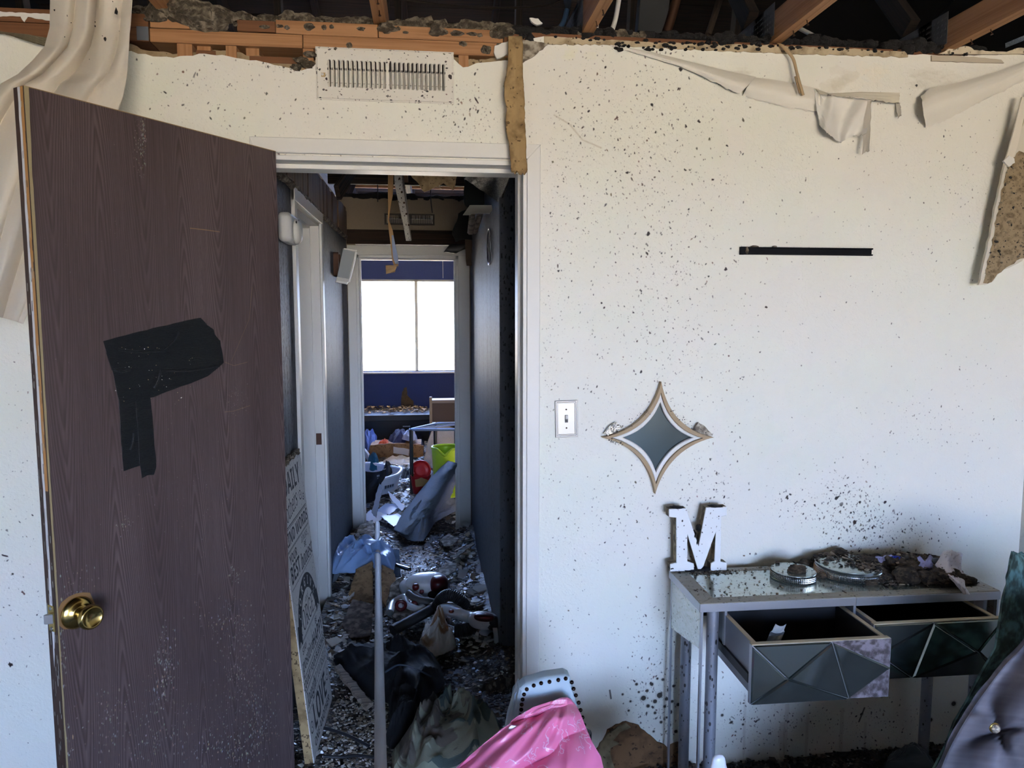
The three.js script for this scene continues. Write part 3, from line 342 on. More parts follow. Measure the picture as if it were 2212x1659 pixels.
// ───────── the brown door, standing open into the room ─────────
const doorL = V(-0.828, 0, 0.605), doorH = V(-0.432, 0, 0.045), doorW = doorL.distanceTo(doorH), doorD = doorH.clone().sub(doorL).normalize(), doorN = V(-doorD.z, 0, doorD.x), doorTurn = Math.atan2(-doorD.z, doorD.x);
const dl = (px, py, out = 0) => { const p = onPlane(px, py, doorL.clone().addScaledVector(doorN, out), doorN).sub(doorL); return [p.dot(doorD), p.y]; };
{
  const DHt = 2.05, tw = 768, th = 2048;
  const doorTex = canvasTex(tw, th, (c, w, h) => {
    const im = new ImageData(w, h), cols = [[0.045, 0.05, 1], [0.145, 0.052, -1], [0.255, 0.06, 1], [0.365, 0.052, -1], [0.47, 0.056, 1], [0.58, 0.052, -1], [0.675, 0.045, 1]];
    for (let j = 0; j < h; j++) for (let i = 0; i < w; i++) {
      const x = i / w * doorW, y = (1 - j / h) * DHt, wv = fbm(x * 5 + 3, y * 1.1 + 7, 0, 3) - 0.5, xx = x + wv * 0.03; let k = 0; for (let q = 1; q < cols.length; q++) if (Math.abs(xx - cols[q][0]) / cols[q][1] < Math.abs(xx - cols[k][0]) / cols[k][1]) k = q;
      const dx = Math.abs(xx - cols[k][0]) / cols[k][1], val = 5 * Math.pow(dx, 1.5) - cols[k][2] * y * (5.5 + k * 0.4) + 2.2 * fbm(x * 7, y * 1.6 + k * 9, 0, 3) + k * 0.37, f = val * 1.9 - Math.floor(val * 1.9), line = smooth(f, 0, 0.18) * (1 - smooth(f, 0.3, 0.95)), pore = noise(x * 900, y * 34 + k * 5), str = noise(x * 420 + 9, y * 5);
      const a = clamp(line * 0.7 * (0.3 + 0.7 * noise(x * 12, y * 3)) + (str - 0.5) * 0.24 + (pore - 0.5) * 0.22 + 0.1), o = (j * w + i) * 4, col = mix3([65, 52, 51], [112, 96, 94], a);
      im.data[o] = col[0]; im.data[o + 1] = col[1]; im.data[o + 2] = col[2]; im.data[o + 3] = 255;
    }
    c.putImageData(im, 0, 0);
    const R = rng(44), gs = () => (R() + R() + R() + R() - 2) * 0.9, put = (px, py, a, b, al) => { const [x, y] = dl(px, py); const X = x / doorW * w, Y = h - y / DHt * h; if (X < 0 || X > w) return; const q = R(); c.fillStyle = q < 0.7 ? `rgba(${150 + R() * 40},${158 + R() * 40},${150 + R() * 36},${al})` : `rgba(${150 + R() * 40},${134 + R() * 30},${110 + R() * 20},${al})`; c.beginPath(); for (let k = 0; k < 6; k++) { const t = k / 6 * 6.283, r = 0.5 + R() * 0.7; c[k ? 'lineTo' : 'moveTo'](X + Math.cos(t) * a * r, Y + Math.sin(t) * b * r); } c.closePath(); c.fill(); };
    for (const [px, py, sx, sy, n, s] of [[360, 1430, 22, 70, 150, 2.2], [520, 1450, 60, 120, 300, 1.9], [480, 1340, 60, 50, 90, 1.8], [560, 1560, 40, 90, 230, 2.2], [500, 1610, 60, 50, 160, 2.4], [125, 1420, 16, 110, 120, 2.4], [135, 1600, 20, 50, 70, 2.6], [240, 1560, 50, 90, 90, 2], [350, 1600, 60, 50, 90, 2.2], [160, 1270, 40, 60, 60, 1.6], [300, 310, 12, 60, 70, 1.3], [310, 300, 5, 60, 60, 2], [270, 1130, 16, 20, 26, 1.5], [505, 1240, 20, 18, 40, 1.7], [510, 860, 26, 30, 90, 0.9], [400, 1060, 160, 200, 160, 0.9], [400, 1560, 180, 100, 200, 1.4], [300, 700, 200, 400, 140, 0.7], [345, 1500, 14, 30, 30, 2.5]]) for (let i = 0; i < n; i++) put(px + gs() * sx, py + gs() * sy, s * (0.4 + R() * 0.7), s * (0.6 + R() * 1.8), 0.25 + R() * 0.6);
    c.strokeStyle = 'rgba(170,132,84,0.8)'; c.lineWidth = 1.6; for (const l of [[[410, 493], [440, 496], [475, 501]], [[485, 782], [505, 790], [535, 782]], [[485, 890], [505, 888], [540, 876]], [[545, 620], [538, 690], [500, 780]]]) { c.beginPath(); l.forEach(([a, b], k) => { const [x, y] = dl(a, b); c[k ? 'lineTo' : 'moveTo'](x / doorW * w, h - y / DHt * h); }); c.stroke(); c.lineWidth = 0.8; }
  });
  mat.door = MP(0xffffff, 0.42, { map: again(doorTex, doorW, DHt), bumpMap: again(doorTex, doorW, DHt), bumpScale: 0.0006 });
  const d = structGroup('door_1'); d.position.copy(doorL); d.rotation.y = doorTurn; tag(d, 'dark brown wood-grain door standing open, with black tape', null);
  const plain = M(0x3d2d28, 0.6);
  part(d, 'door_leaf', extr([[0.001, 0.02], [doorW, 0.02], [doorW, DHt], [0.001, DHt]], 0.004, { z: -0.004 }), [mat.door, plain]);
  part(d, 'door_core', boxIn(0.002, doorW - 0.002, 0.02, DHt - 0.002, -0.035, -0.004), plain);
  const edgeTex = canvasTex(128, 1024, (c, w, h) => { const R = rng(9); c.fillStyle = 'rgb(58,40,34)'; c.fillRect(0, 0, w, h); c.fillStyle = 'rgb(178,128,74)'; c.fillRect(w * 0.7, 0, w * 0.3, h * 0.42); c.fillStyle = 'rgb(206,208,212)'; c.beginPath(); c.moveTo(w * 0.38, 0); for (let i = 0; i <= 40; i++) c.lineTo(w * (0.4 + 0.06 * R()), h * i / 40 * 0.62); c.lineTo(w * 0.6, h * 0.6); for (let i = 40; i >= 0; i--) c.lineTo(w * (0.66 + 0.05 * R()), h * i / 40 * 0.58); c.closePath(); c.fill(); for (let i = 0; i < 260; i++) { c.fillStyle = R() < 0.5 ? 'rgba(180,190,182,0.8)' : 'rgba(20,16,14,0.7)'; c.fillRect(R() * w, h * Math.pow(R(), 0.6), 2 + R() * 8, 3 + R() * 12); } });
  edgeTex.repeat.set(1 / 0.035, 1 / DHt); edgeTex.offset.set(1, 0); edgeTex.wrapS = edgeTex.wrapT = THREE.RepeatWrapping;
  const eg = extr([[-0.035, 0.02], [0, 0.02], [0, DHt], [-0.035, DHt]], 0.002); eg.rotateY(-Math.PI / 2); part(d, 'door_edge', eg, [M(0xffffff, 0.55, { map: edgeTex }), plain], 'stained edge with white and orange streaks');
  part(d, 'edge_band', boxIn(0, doorW, DHt - 0.001, DHt + 0.0012, -0.035, 0), M(0xa58a5e, 0.8));
  part(d, 'edge_band', extr(jag([[0.0, 0.05], [0.0035, 0.05], [0.003, 0.8], [0.0042, 1.4], [0.006, 1.9], [0.009, 2.05], [0, 2.05]], 0.0007, 0.03, 6), 0.0016, { z: 0.0002 }), M(0x9b8b68, 0.8));
  // black tape: three broad strips across, two down
  const tape = M(0x15181b, 0.46, { bumpMap: again(dataTex(256, 256, (u, v) => 255 * tile((a, b) => 0.6 * fbm(a * 4 + 2, b * 9 + 5, 0, 3) + 0.4 * Math.abs(Math.sin(b * 60 + 6 * fbm(a * 5, b * 3))), u, v), { srgb: false }), 0.09, 0.05), bumpScale: 0.0016 });
  const strips = [[[[222, 737], [330, 709], [433, 686], [445, 700], [447, 712], [330, 742], [232, 768]], 0.0008], [[[228, 762], [340, 726], [440, 698], [460, 712], [462, 722], [474, 736], [476, 760], [360, 790], [240, 800]], 0.0014], [[[240, 793], [350, 765], [474, 735], [478, 760], [482, 783], [448, 813], [330, 858], [322, 858], [258, 880], [250, 840]], 0.002], [[[254, 845], [293, 838], [297, 900], [302, 1006], [284, 1012], [266, 1018], [260, 940]], 0.0008], [[[290, 850], [322, 846], [328, 900], [332, 950], [337, 1010], [331, 1026], [318, 1026], [306, 1033], [300, 1000], [296, 920]], 0.0014]];
  const fold = (a, b, wd, z) => part(d, 'tape_fold', ridge([[...dl(...a), z], [...dl((a[0] + b[0]) / 2, (a[1] + b[1]) / 2 + 4), z + 0.003], [...dl(...b), z]], wd, 0.0016, 60, a[0], 20), tape);
  strips.forEach(([p, z], i) => part(d, 'tape_strip', extr(jag([...p, p[0]], 0.7, 16, 50 + i).slice(0, -1).map(([a, b]) => dl(a, b)), 0.0012, { z, bevel: 0.0004 }), tape, i < 3 ? 'broad strip of black tape' : 'strip of black tape running down'));
  fold([255, 755], [355, 757], 0.003, 0.002); fold([352, 757], [385, 717], 0.0025, 0.003); fold([345, 800], [470, 790], 0.0035, 0.003); fold([345, 800], [330, 838], 0.003, 0.003); fold([288, 935], [280, 972], 0.003, 0.0012); fold([240, 797], [280, 800], 0.0025, 0.002);
  const R = rng(60); part(d, 'lint', chips(46, 61, () => { const [x, y] = dl(245 + R() * 170, 745 + R() * 125); return { p: V(x, y, 0.0036), s: 0.0005 + R() * 0.0012, n: V((R() - 0.5) * 0.3, (R() - 0.5) * 0.3, 1).normalize(), c: R() < 0.6 ? 0xb7a27e : 0xd8d4cc, t: 0.0006 }; }), mat.chips, 'pale crumbs stuck to the tape', 'stuff');
  // knob
  const [kx, ky] = dl(166, 1323);
  const ros = lathe([[0, 0], [0.0365, 0], [0.0372, 0.002], [0.0365, 0.004], [0.033, 0.0085], [0.027, 0.012], [0.02, 0.0145], [0.0165, 0.02], [0, 0.02]], 40); ros.rotateX(Math.PI / 2); ros.translate(kx, ky, 0); part(d, 'knob_rosette', ros, mat.brass);
  const kn = lathe([[0, 0.018], [0.0125, 0.018], [0.0128, 0.03], [0.0165, 0.036], [0.0235, 0.041], [0.0275, 0.048], [0.0282, 0.054], [0.0265, 0.0595], [0.0235, 0.062], [0.021, 0.0606], [0.014, 0.056], [0.006, 0.0545], [0, 0.0545]], 40); kn.rotateX(Math.PI / 2); kn.translate(kx, ky, 0); part(d, 'door_knob', kn, mat.brass);
  part(d, 'worn_ring', extr(jag(Array.from({ length: 17 }, (_, i) => [kx + Math.cos(i / 16 * 6.2832) * 0.043, ky + 0.003 + Math.sin(i / 16 * 6.2832) * 0.043]), 0.004, 0.012, 71).slice(0, -1), 0.0003, { z: 0.0001 }), M(0x84643e, 0.85), 'bare wood worn around the knob');
  part(d, 'latch_plate', boxIn(-0.0035, 0, ky - 0.03, ky + 0.03, -0.029, -0.005, 0.001), mat.brass);
  const bolt = extr([[0, 0], [-0.012, 0.001], [-0.012, 0.004], [0, 0.016]], 0.022, { bevel: 0.001 }); bolt.rotateX(Math.PI / 2); bolt.translate(-0.003, ky + 0.011, -0.026); part(d, 'latch_bolt', bolt, mat.steel);
  for (const s of [-1, 1]) { const g = new THREE.CylinderGeometry(0.004, 0.004, 0.002, 12); g.rotateZ(Math.PI / 2); g.translate(-0.0038, ky + s * 0.0235, -0.017); part(d, 'screw', g, mat.steel); }
  for (const y of [0.25, 1.02, 1.8]) part(d, 'hinge', merge([boxIn(doorW - 0.002, doorW + 0.001, y, y + 0.09, -0.034, -0.002), rod(V(doorW + 0.002, y, -0.038), V(doorW + 0.002, y + 0.09, -0.038), 0.006, 10)]), mat.steel);
}

// ───────── beige cloth hanging out of the ceiling behind the door ─────────
{
  const rows = [[-330, 128, 296, 0.1], [-200, 122, 292, 0.11], [-45, 112, 288, 0.12], [0, 108, 284, 0.12], [60, 107, 281, 0.12], [100, 96, 279, 0.13], [130, 70, 277, 0.14], [160, 38, 275, 0.16], [180, 2, 272, 0.18], [210, -16, 266, 0.2], [260, -40, 246, 0.22], [340, -60, 212, 0.25], [450, -75, 160, 0.28], [560, -80, 112, 0.3], [640, -80, 75, 0.31], [700, -70, 50, 0.31]];
  const at = (vv) => { const v = clamp(vv), t = (v < 0.2 ? v / 0.2 * 2 : 2 + (v - 0.2) / 0.8 * (rows.length - 3)) * 0.99999, i = Math.min(rows.length - 2, Math.floor(t)), k = t - i; return rows[i].map((a, q) => lerp(a, rows[i + 1][q], k)); };
  const g = sheet((u, v) => {
    const [y, x0, x1, z] = at(v), f = (u * 1.15 + v * 0.5) * 19 + 3.5 * fbm(u * 2.5 + v, v * 1.6 + 4, 0, 2), sag = Math.sin(f + 3 * fbm(u * 3, v * 4, 0, 2)), w2 = Math.sin(f * 0.43 + 1.3 + v * 6);
    const amp = 0.03 * (0.45 + 0.75 * Math.sin(Math.PI * clamp(u * 0.9 + 0.05))) * (1 - 0.35 * smooth(v, 0.35, 0.7));
    const tail = v > 0.9 ? (1 - Math.abs(u - 0.86) * 0.6) : 1;
    return onZ(lerp(x0, x1, u), y + (v > 0.9 ? -42 * (1 - u) * (v - 0.9) * 10 : 0) * tail, z + amp * (1.7 * Math.pow(Math.abs(Math.sin(f * 0.5 + 1.6 * fbm(u * 3, v * 4, 0, 2))), 0.75) - 0.9) + 0.02 * w2 + 0.01 * fbm(u * 9, v * 9, 0, 3));
  }, 150, 200, 0.0025);
  const t = thing('hanging_cloth', 'beige cloth draped down from the open ceiling behind the brown door', 'cloth');
  part(t, 'cloth', g, M(0xe2d8c8, 0.92, { bumpMap: again(weaveBump, 0.05, 0.05), bumpScale: 0.0006, side: THREE.DoubleSide }));
  const R = rng(15); part(t, 'soot_flake', chips(26, 16, (i) => { const [px, py, s] = i === 0 ? [251, 25, 0.011] : i === 1 ? [227, 84, 0.006] : [60 + R() * 210, R() * 220, 0.0012 + R() * 0.002]; if (px < 110 && py < 150) return null; return { p: onZ(px, py, 0.165), s, e: 0.6, n: V(0, 0, 1), c: 0x1a1614, t: 0.001 }; }), mat.chips, 'black flakes caught on the cloth', 'stuff');
}

// ───────── register in the wall above the doorway ─────────
{
  const x0 = -0.314, x1 = 0.086, y0 = 2.2165, y1 = 2.361, t = thing('air_register', 'white painted metal air register with soot flecks above the doorway', 'vent', [0, 0, 0]);
  const holes = [], fins = [], slot = (x, w, a, b) => { const r = w / 2, o = []; for (let k = 0; k <= 6; k++) o.push([x + r * Math.cos(k / 6 * Math.PI), b - r + r * Math.sin(k / 6 * Math.PI)]); for (let k = 0; k <= 6; k++) o.push([x - r * Math.cos(k / 6 * Math.PI), a + r - r * Math.sin(k / 6 * Math.PI)]); return o; };
  for (const [a, b] of [[x0 + 0.036, x0 + 0.196], [x0 + 0.215, x0 + 0.372]]) for (let i = 0; i < 13; i++) { const x = a + (b - a) * i / 12; holes.push(slot(x, 0.0072, y0 + 0.034, y1 - 0.034)); fins.push([x, a]); }
  const flk = []; const R = rng(3); for (let i = 0; i < 170; i++) { const r = 0.001 + 0.0035 * Math.pow(R(), 2.5); flk.push([x0 + R() * (x1 - x0), y0 + R() * (y1 - y0), r, r * (0.8 + R()), 0.6 + R() * 0.4]); }
  for (const [px, py, a, b] of [[690, 150, 5, 8], [705, 170, 4, 7], [705, 195, 4, 5], [840, 128, 6, 5], [895, 155, 5, 12], [888, 185, 4, 10], [973, 165, 8, 12], [920, 195, 11, 6], [748, 187, 7, 4], [708, 138, 5, 6], [760, 130, 6, 6], [965, 148, 6, 5], [905, 160, 4, 14]]) { const p = onZ(px, py, 0.008); flk.push([p.x, p.y, a * 0.0008, b * 0.0008, 1]); }
  const tx = canvasTex(512, 256, (c, w, h) => { c.fillStyle = 'rgb(216,211,200)'; c.fillRect(0, 0, w, h); const s = w / 0.4; paintFlecks(c, (x) => (x - x0) * s, (y) => h - (y - y0) * h / (y1 - y0), s, 33, flk); });
  tx.repeat.set(1 / (x1 - x0), 1 / (y1 - y0)); tx.offset.set(-x0 / (x1 - x0), -y0 / (y1 - y0)); tx.wrapS = tx.wrapT = THREE.RepeatWrapping;
  const m = M(0xffffff, 0.5, { map: tx }), M_fin = M(0xcfcabe, 0.5), ductM = M(0x5a5753, 0.6, { metalness: 0.4 });  // duct metal darkened to stand in for shade behind the slots
  part(t, 'face_plate', extr([[x0, y0], [x1, y0], [x1, y1], [x0, y1]], 0.007, { bevel: 0.0025, holes, seg: 2, z: 0.001 }), m);
  part(t, 'flange', extr([[x0 - 0.004, y0 - 0.004], [x1 + 0.004, y0 - 0.004], [x1 + 0.004, y1 + 0.004], [x0 - 0.004, y1 + 0.004]], 0.003, { bevel: 0.001, holes: [[[x0 + 0.02, y0 + 0.02], [x1 - 0.02, y0 + 0.02], [x1 - 0.02, y1 - 0.02], [x0 + 0.02, y1 - 0.02]]] }), m);
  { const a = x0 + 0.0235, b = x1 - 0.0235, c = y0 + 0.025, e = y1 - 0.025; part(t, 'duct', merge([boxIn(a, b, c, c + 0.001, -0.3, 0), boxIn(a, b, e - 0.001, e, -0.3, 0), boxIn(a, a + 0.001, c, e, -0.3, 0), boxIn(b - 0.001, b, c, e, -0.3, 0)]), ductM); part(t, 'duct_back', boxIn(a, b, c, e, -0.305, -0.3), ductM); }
  for (const [x, a] of fins) { const g = box(0.0054, y1 - y0 - 0.066, 0.0009, 0, 0, 0); g.rotateY(a < x0 + 0.1 ? 0.5 : -0.5); g.translate(x + (a < x0 + 0.1 ? -0.0035 : 0.0035), (y0 + y1) / 2, -0.002); part(t, 'louver', g, M_fin); }
  for (const [x, y] of [[x0 + 0.016, (y0 + y1) / 2 - 0.005]]) { const g = new THREE.CylinderGeometry(0.004, 0.004, 0.003, 10); g.rotateX(Math.PI / 2); g.translate(x, y, 0.009); part(t, 'screw', g, mat.white); }
  part(t, 'rust_tab', boxIn(x0 + 0.012, x0 + 0.024, (y0 + y1) / 2 - 0.012, (y0 + y1) / 2, 0.008, 0.0095, 0.0005), M(0xb59b6d, 0.7));
}

// ───────── brown paper strip hanging over the doorway corner ─────────
{
  const rows = [[78, 1098, 1128], [95, 1098, 1130], [130, 1098, 1129], [160, 1094, 1130], [180, 1090, 1131], [215, 1090, 1133], [235, 1095, 1133], [270, 1092, 1134], [310, 1100, 1136], [340, 1103, 1137], [368, 1104, 1138], [373, 1106, 1138]];
  const g = sheet((u, v) => { const t = v * (rows.length - 1), i = Math.min(rows.length - 2, Math.floor(t)), k = t - i, r = rows[i].map((a, q) => lerp(a, rows[i + 1][q], k)); return onZ(lerp(r[1], r[2], u) + (fbm(v * 30, u > 0.5 ? 9 : 2, 0, 2) - 0.5) * 3, r[0] + (v > 0.97 ? (fbm(u * 9, 3, 0, 2) - 0.5) * 22 : 0), 0.022 + 0.028 * v + 0.012 * Math.abs(u - 0.5) * 2 + 0.01 * Math.sin(v * 7)); }, 10, 60, 0.002);
  solo('paper_strip', 'torn brown paper strip hanging in front of the top right doorway corner', 'paper strip', g, M(0xa88f68, 0.9, { map: again(mat.paper.map, 5, 0.65) }));
}

// ───────── switch, rail, mirror, letter ─────────
{
  const t = thing('light_switch', 'brushed metal switch plate with a single toggle beside the doorway', 'light switch', [0.4435, 1.242, 0.0015]); t.rotation.z = 0.022;
  const w = 0.073, h = 0.119, fr = (a, b, d, z, bev) => extr([[-a / 2, -b / 2], [a / 2, -b / 2], [a / 2, b / 2], [-a / 2, b / 2]], d, { bevel: bev, z, seg: 2 }), ring = (a, b, k, d, z, bev) => extr([[-a / 2, -b / 2], [a / 2, -b / 2], [a / 2, b / 2], [-a / 2, b / 2]], d, { bevel: bev, z, seg: 2, holes: [[[-a / 2 + k, -b / 2 + k], [a / 2 - k, -b / 2 + k], [a / 2 - k, b / 2 - k], [-a / 2 + k, b / 2 - k]]] });
  const sm = M(0x918f8c, 0.4, { metalness: 0.85 });
  part(t, 'plate', fr(w, h, 0.003, 0, 0.001), sm); part(t, 'rim', ring(w, h, 0.0055, 0.0065, 0, 0.0016), sm); part(t, 'rim', ring(w - 0.01, h - 0.01, 0.0045, 0.0045, 0.001, 0.0012), sm);
  part(t, 'toggle_slot', boxIn(-0.0052, 0.0052, -0.0122, 0.0122, 0.0025, 0.0034), mat.black);
  const tg = box(0.0085, 0.012, 0.012, 0, 0.002, 0.007, 0.0012); tg.rotateX(-0.35); part(t, 'toggle', tg, M(0xd8d6d2, 0.4));
  for (const y of [-0.03, 0.03]) { const g = new THREE.SphereGeometry(0.0028, 12, 8); g.scale(1, 1, 0.5); g.translate(0, y, 0.0032); part(t, 'screw', g, mat.rust); }
}
{
  const t = thing('wall_rail', 'short black rail fixed to the upper right wall', 'rail', [0, 0, 0]), m = MP(0x0c0d12, 0.6, { specularIntensity: 0.25 });
  const pr = extr([[0, 0], [0.014, 0], [0.014, 0.004], [0.006, 0.005], [0.006, 0.019], [0.014, 0.02], [0.014, 0.024], [0, 0.024]], 0.455, { bevel: 0.0004 }); pr.rotateY(Math.PI / 2); pr.scale(1, 1, -1); pr.translate(0, 0, 0); const ix = pr.index; if (!ix) { const p = pr.attributes.position.array; for (let i = 0; i < p.length; i += 9) for (let c = 0; c < 3; c++) { const a = p[i + 3 + c]; p[i + 3 + c] = p[i + 6 + c]; p[i + 6 + c] = a; } pr.computeVertexNormals(); }
  pr.translate(1.013, 1.7705, 0.0005); part(t, 'rail_profile', pr, m);
  for (let i = 0; i < 18; i++) { const g = new THREE.SphereGeometry(0.0016, 6, 5); g.translate(1.045 + i * 0.0245, 1.7935, 0.013); part(t, 'stud', g, M(0x3a3a3c, 0.5)); }
  part(t, 'end_bracket', boxIn(1.011, 1.026, 1.770, 1.795, 0.0005, 0.016, 0.001), m); part(t, 'ash_clot', merge([clump(1.031, 1.783, 0.013, 0.006, 0.012, 0.005, 3), clump(1.06, 1.796, 0.008, 0.014, 0.004, 0.006, 5), clump(1.128, 1.796, 0.008, 0.008, 0.004, 0.006, 7)]), mat.ash, 'grey ash caught on the rail', 'stuff');
}
{
  const t = thing('star_mirror', 'four-pointed star mirror with tan and white frame on the wall', 'mirror', [0.749, 1.174, 0.002]);
  const c = [0.749, 1.174], tips = (l) => l.map(([a, b]) => { const p = onZ(a, b, 0.015); return [p.x - c[0], p.y - c[1]]; });
  const star = (tp, pull, n = 14, round = 0) => { const o = []; for (let i = 0; i < 4; i++) { const a = tp[i], b = tp[(i + 1) % 4], m = [(a[0] + b[0]) / 2 * pull, (a[1] + b[1]) / 2 * pull]; for (let k = 0; k < n; k++) { const s = k / n, q = 1 - s; o.push([a[0] * q * q + 2 * m[0] * s * q + b[0] * s * s, a[1] * q * q + 2 * m[1] * s * q + b[1] * s * s]); } } return o; };
  const T = tips([[1427, 824], [1299, 944], [1414, 1066], [1540, 944]]), I1 = tips([[1426.5, 848], [1320, 945], [1415.5, 1044], [1516, 945.5]]), I2 = tips([[1426, 869], [1345, 945], [1416.5, 1020], [1495, 945]]);
  const tan = M(0xa8906f, 0.6, { bumpMap: again(grainBump, 0.2, 0.05), bumpScale: 0.0005 });
  part(t, 'outer_frame', extr(star(T, 0.36), 0.022, { bevel: 0.002, holes: [star(I1, 0.42)], seg: 2 }), tan, 'tan wooden frame');
  part(t, 'inner_frame', extr(star(I1, 0.42), 0.016, { bevel: 0.004, holes: [star(I2, 0.5)], seg: 2, z: 0.001 }), mat.white, 'white inner frame');
  part(t, 'mirror_glass', extr(star(I2.map(([a, b]) => [a * 1.03, b * 1.03]), 0.5), 0.006), M(0x565b58, 0.07, { metalness: 1 }));
  const tri = (l, z, d, m, n, lb) => part(t, n, extr(l.map(([a, b]) => { const p = onZ(a, b, z); return [p.x - c[0], p.y - c[1]]; }), d, { z }), m, lb);
  tri(jag([[1303, 936], [1318, 917], [1330, 911], [1341, 921], [1330, 930], [1312, 940]], 1, 5, 2), 0.012, 0.006, M(0xe8e6e0, 0.2, { metalness: 0.7, bumpMap: again(peelBump, 0.05, 0.05), bumpScale: 0.004 }), 'mirror_tile', 'glittering tile left on the upper left arm');
  tri(jag([[1497, 928], [1507, 912], [1518, 918], [1538, 940], [1520, 942]], 1, 5, 3), 0.012, 0.006, M(0xb8b4ac, 0.3, { metalness: 0.5, map: mat.ash.map }), 'mirror_tile', 'sooty tile on the upper right arm');
  const R = rng(8), seg = (a, b) => { const s = R(); return [lerp(a[0], b[0], s), lerp(a[1], b[1], s)]; };
  part(t, 'ash_crumbs', chips(120, 9, () => { const [a, b] = R() < 0.5 ? seg([1330, 933], [1400, 890]) : R() < 0.5 ? seg([1445, 885], [1525, 938]) : seg([1318, 950], [1345, 958]); const p = onZ(a + (R() - 0.5) * 14, b + (R() - 0.5) * 12, 0.024); return { p: V(p.x - c[0], p.y - c[1], 0.0225), s: 0.0008 + R() * R() * 0.003, n: V((R() - 0.5) * 0.6, (R() - 0.5) * 0.6, 1).normalize(), c: R() < 0.7 ? 0x241f1c : 0x6e665a }; }), mat.chips, 'soot crumbs lying on the frame', 'stuff');
}

// ───────── broken drywall and curled paint on the right half ─────────
{
  // a slab of ceiling drywall hanging down in front of the right end
  const z0 = 0.045, P = (a, b, z = z0) => onZ(a, b, z), c = P(2160, 430), loc = (l) => l.map(([a, b]) => { const p = P(a, b); return [p.x - c.x, p.y - c.y]; });
  const t = thing('drywall_slab', 'broken slab of brown-backed ceiling drywall hanging at the right edge', 'drywall', [c.x, c.y, c.z]);
  part(t, 'gypsum_core', extr(loc(jag([[2109, 616], [2122, 566], [2133, 510], [2146, 440], [2160, 380], [2166, 352], [2175, 330], [2186, 318], [2200, 280], [2230, 200], [2250, 200], [2250, 540], [2212, 556], [2190, 572], [2160, 584], [2140, 606], [2126, 614], [2109, 616]], 1.8, 14, 4).slice(0, -1)), 0.011, { bevel: 0.001 }), M(0xcdc5b4, 0.9));
  part(t, 'brown_paper', extr(loc(jag([[2118, 612], [2128, 566], [2140, 510], [2152, 440], [2166, 385], [2172, 360], [2180, 345], [2195, 328], [2215, 330], [2250, 300], [2250, 535], [2206, 556], [2176, 574], [2150, 594], [2136, 610], [2118, 612]], 2.5, 9, 5).slice(0, -1)), 0.001, { z: 0.0115 }), M(0x93836a, 0.9, { map: again(mat.paper.map, 0.12, 0.12) }));
  part(t, 'white_edge', extr(loc([[2163, 352], [2178, 300], [2200, 212], [2212, 208], [2206, 250], [2190, 320], [2181, 345], [2172, 352]]), 0.006, { bevel: 0.001, z: 0.009 }), M(0xd8cfbf, 0.85));
  part(t, 'corner_flake', extr(loc(jag([[2158, 350], [2170, 339], [2182, 345], [2183, 354], [2170, 363]], 1, 5, 5)), 0.006, { z: 0.012 }), mat.white);
  const R = rng(14); part(t, 'char_flakes', chips(150, 15, () => { const b = 350 + R() * 250, a = 2122 + (612 - b) * 0.22 + Math.pow(R(), 1.4) * 80; if (b > 556 && a > 2180 - (b - 556)) return null; const p = P(a, b, z0 + 0.013); return { p: V(p.x - c.x, p.y - c.y, 0.0135), s: 0.001 + 0.0055 * Math.pow(R(), 2.4), e: 0.5 + R() * 1.2, n: V((R() - 0.5) * 0.5, (R() - 0.5) * 0.5, 1).normalize(), c: R() < 0.6 ? 0x1d1916 : 0x6d6250 }; }), mat.chips, 'charred flakes stuck to the brown paper', 'stuff');
}
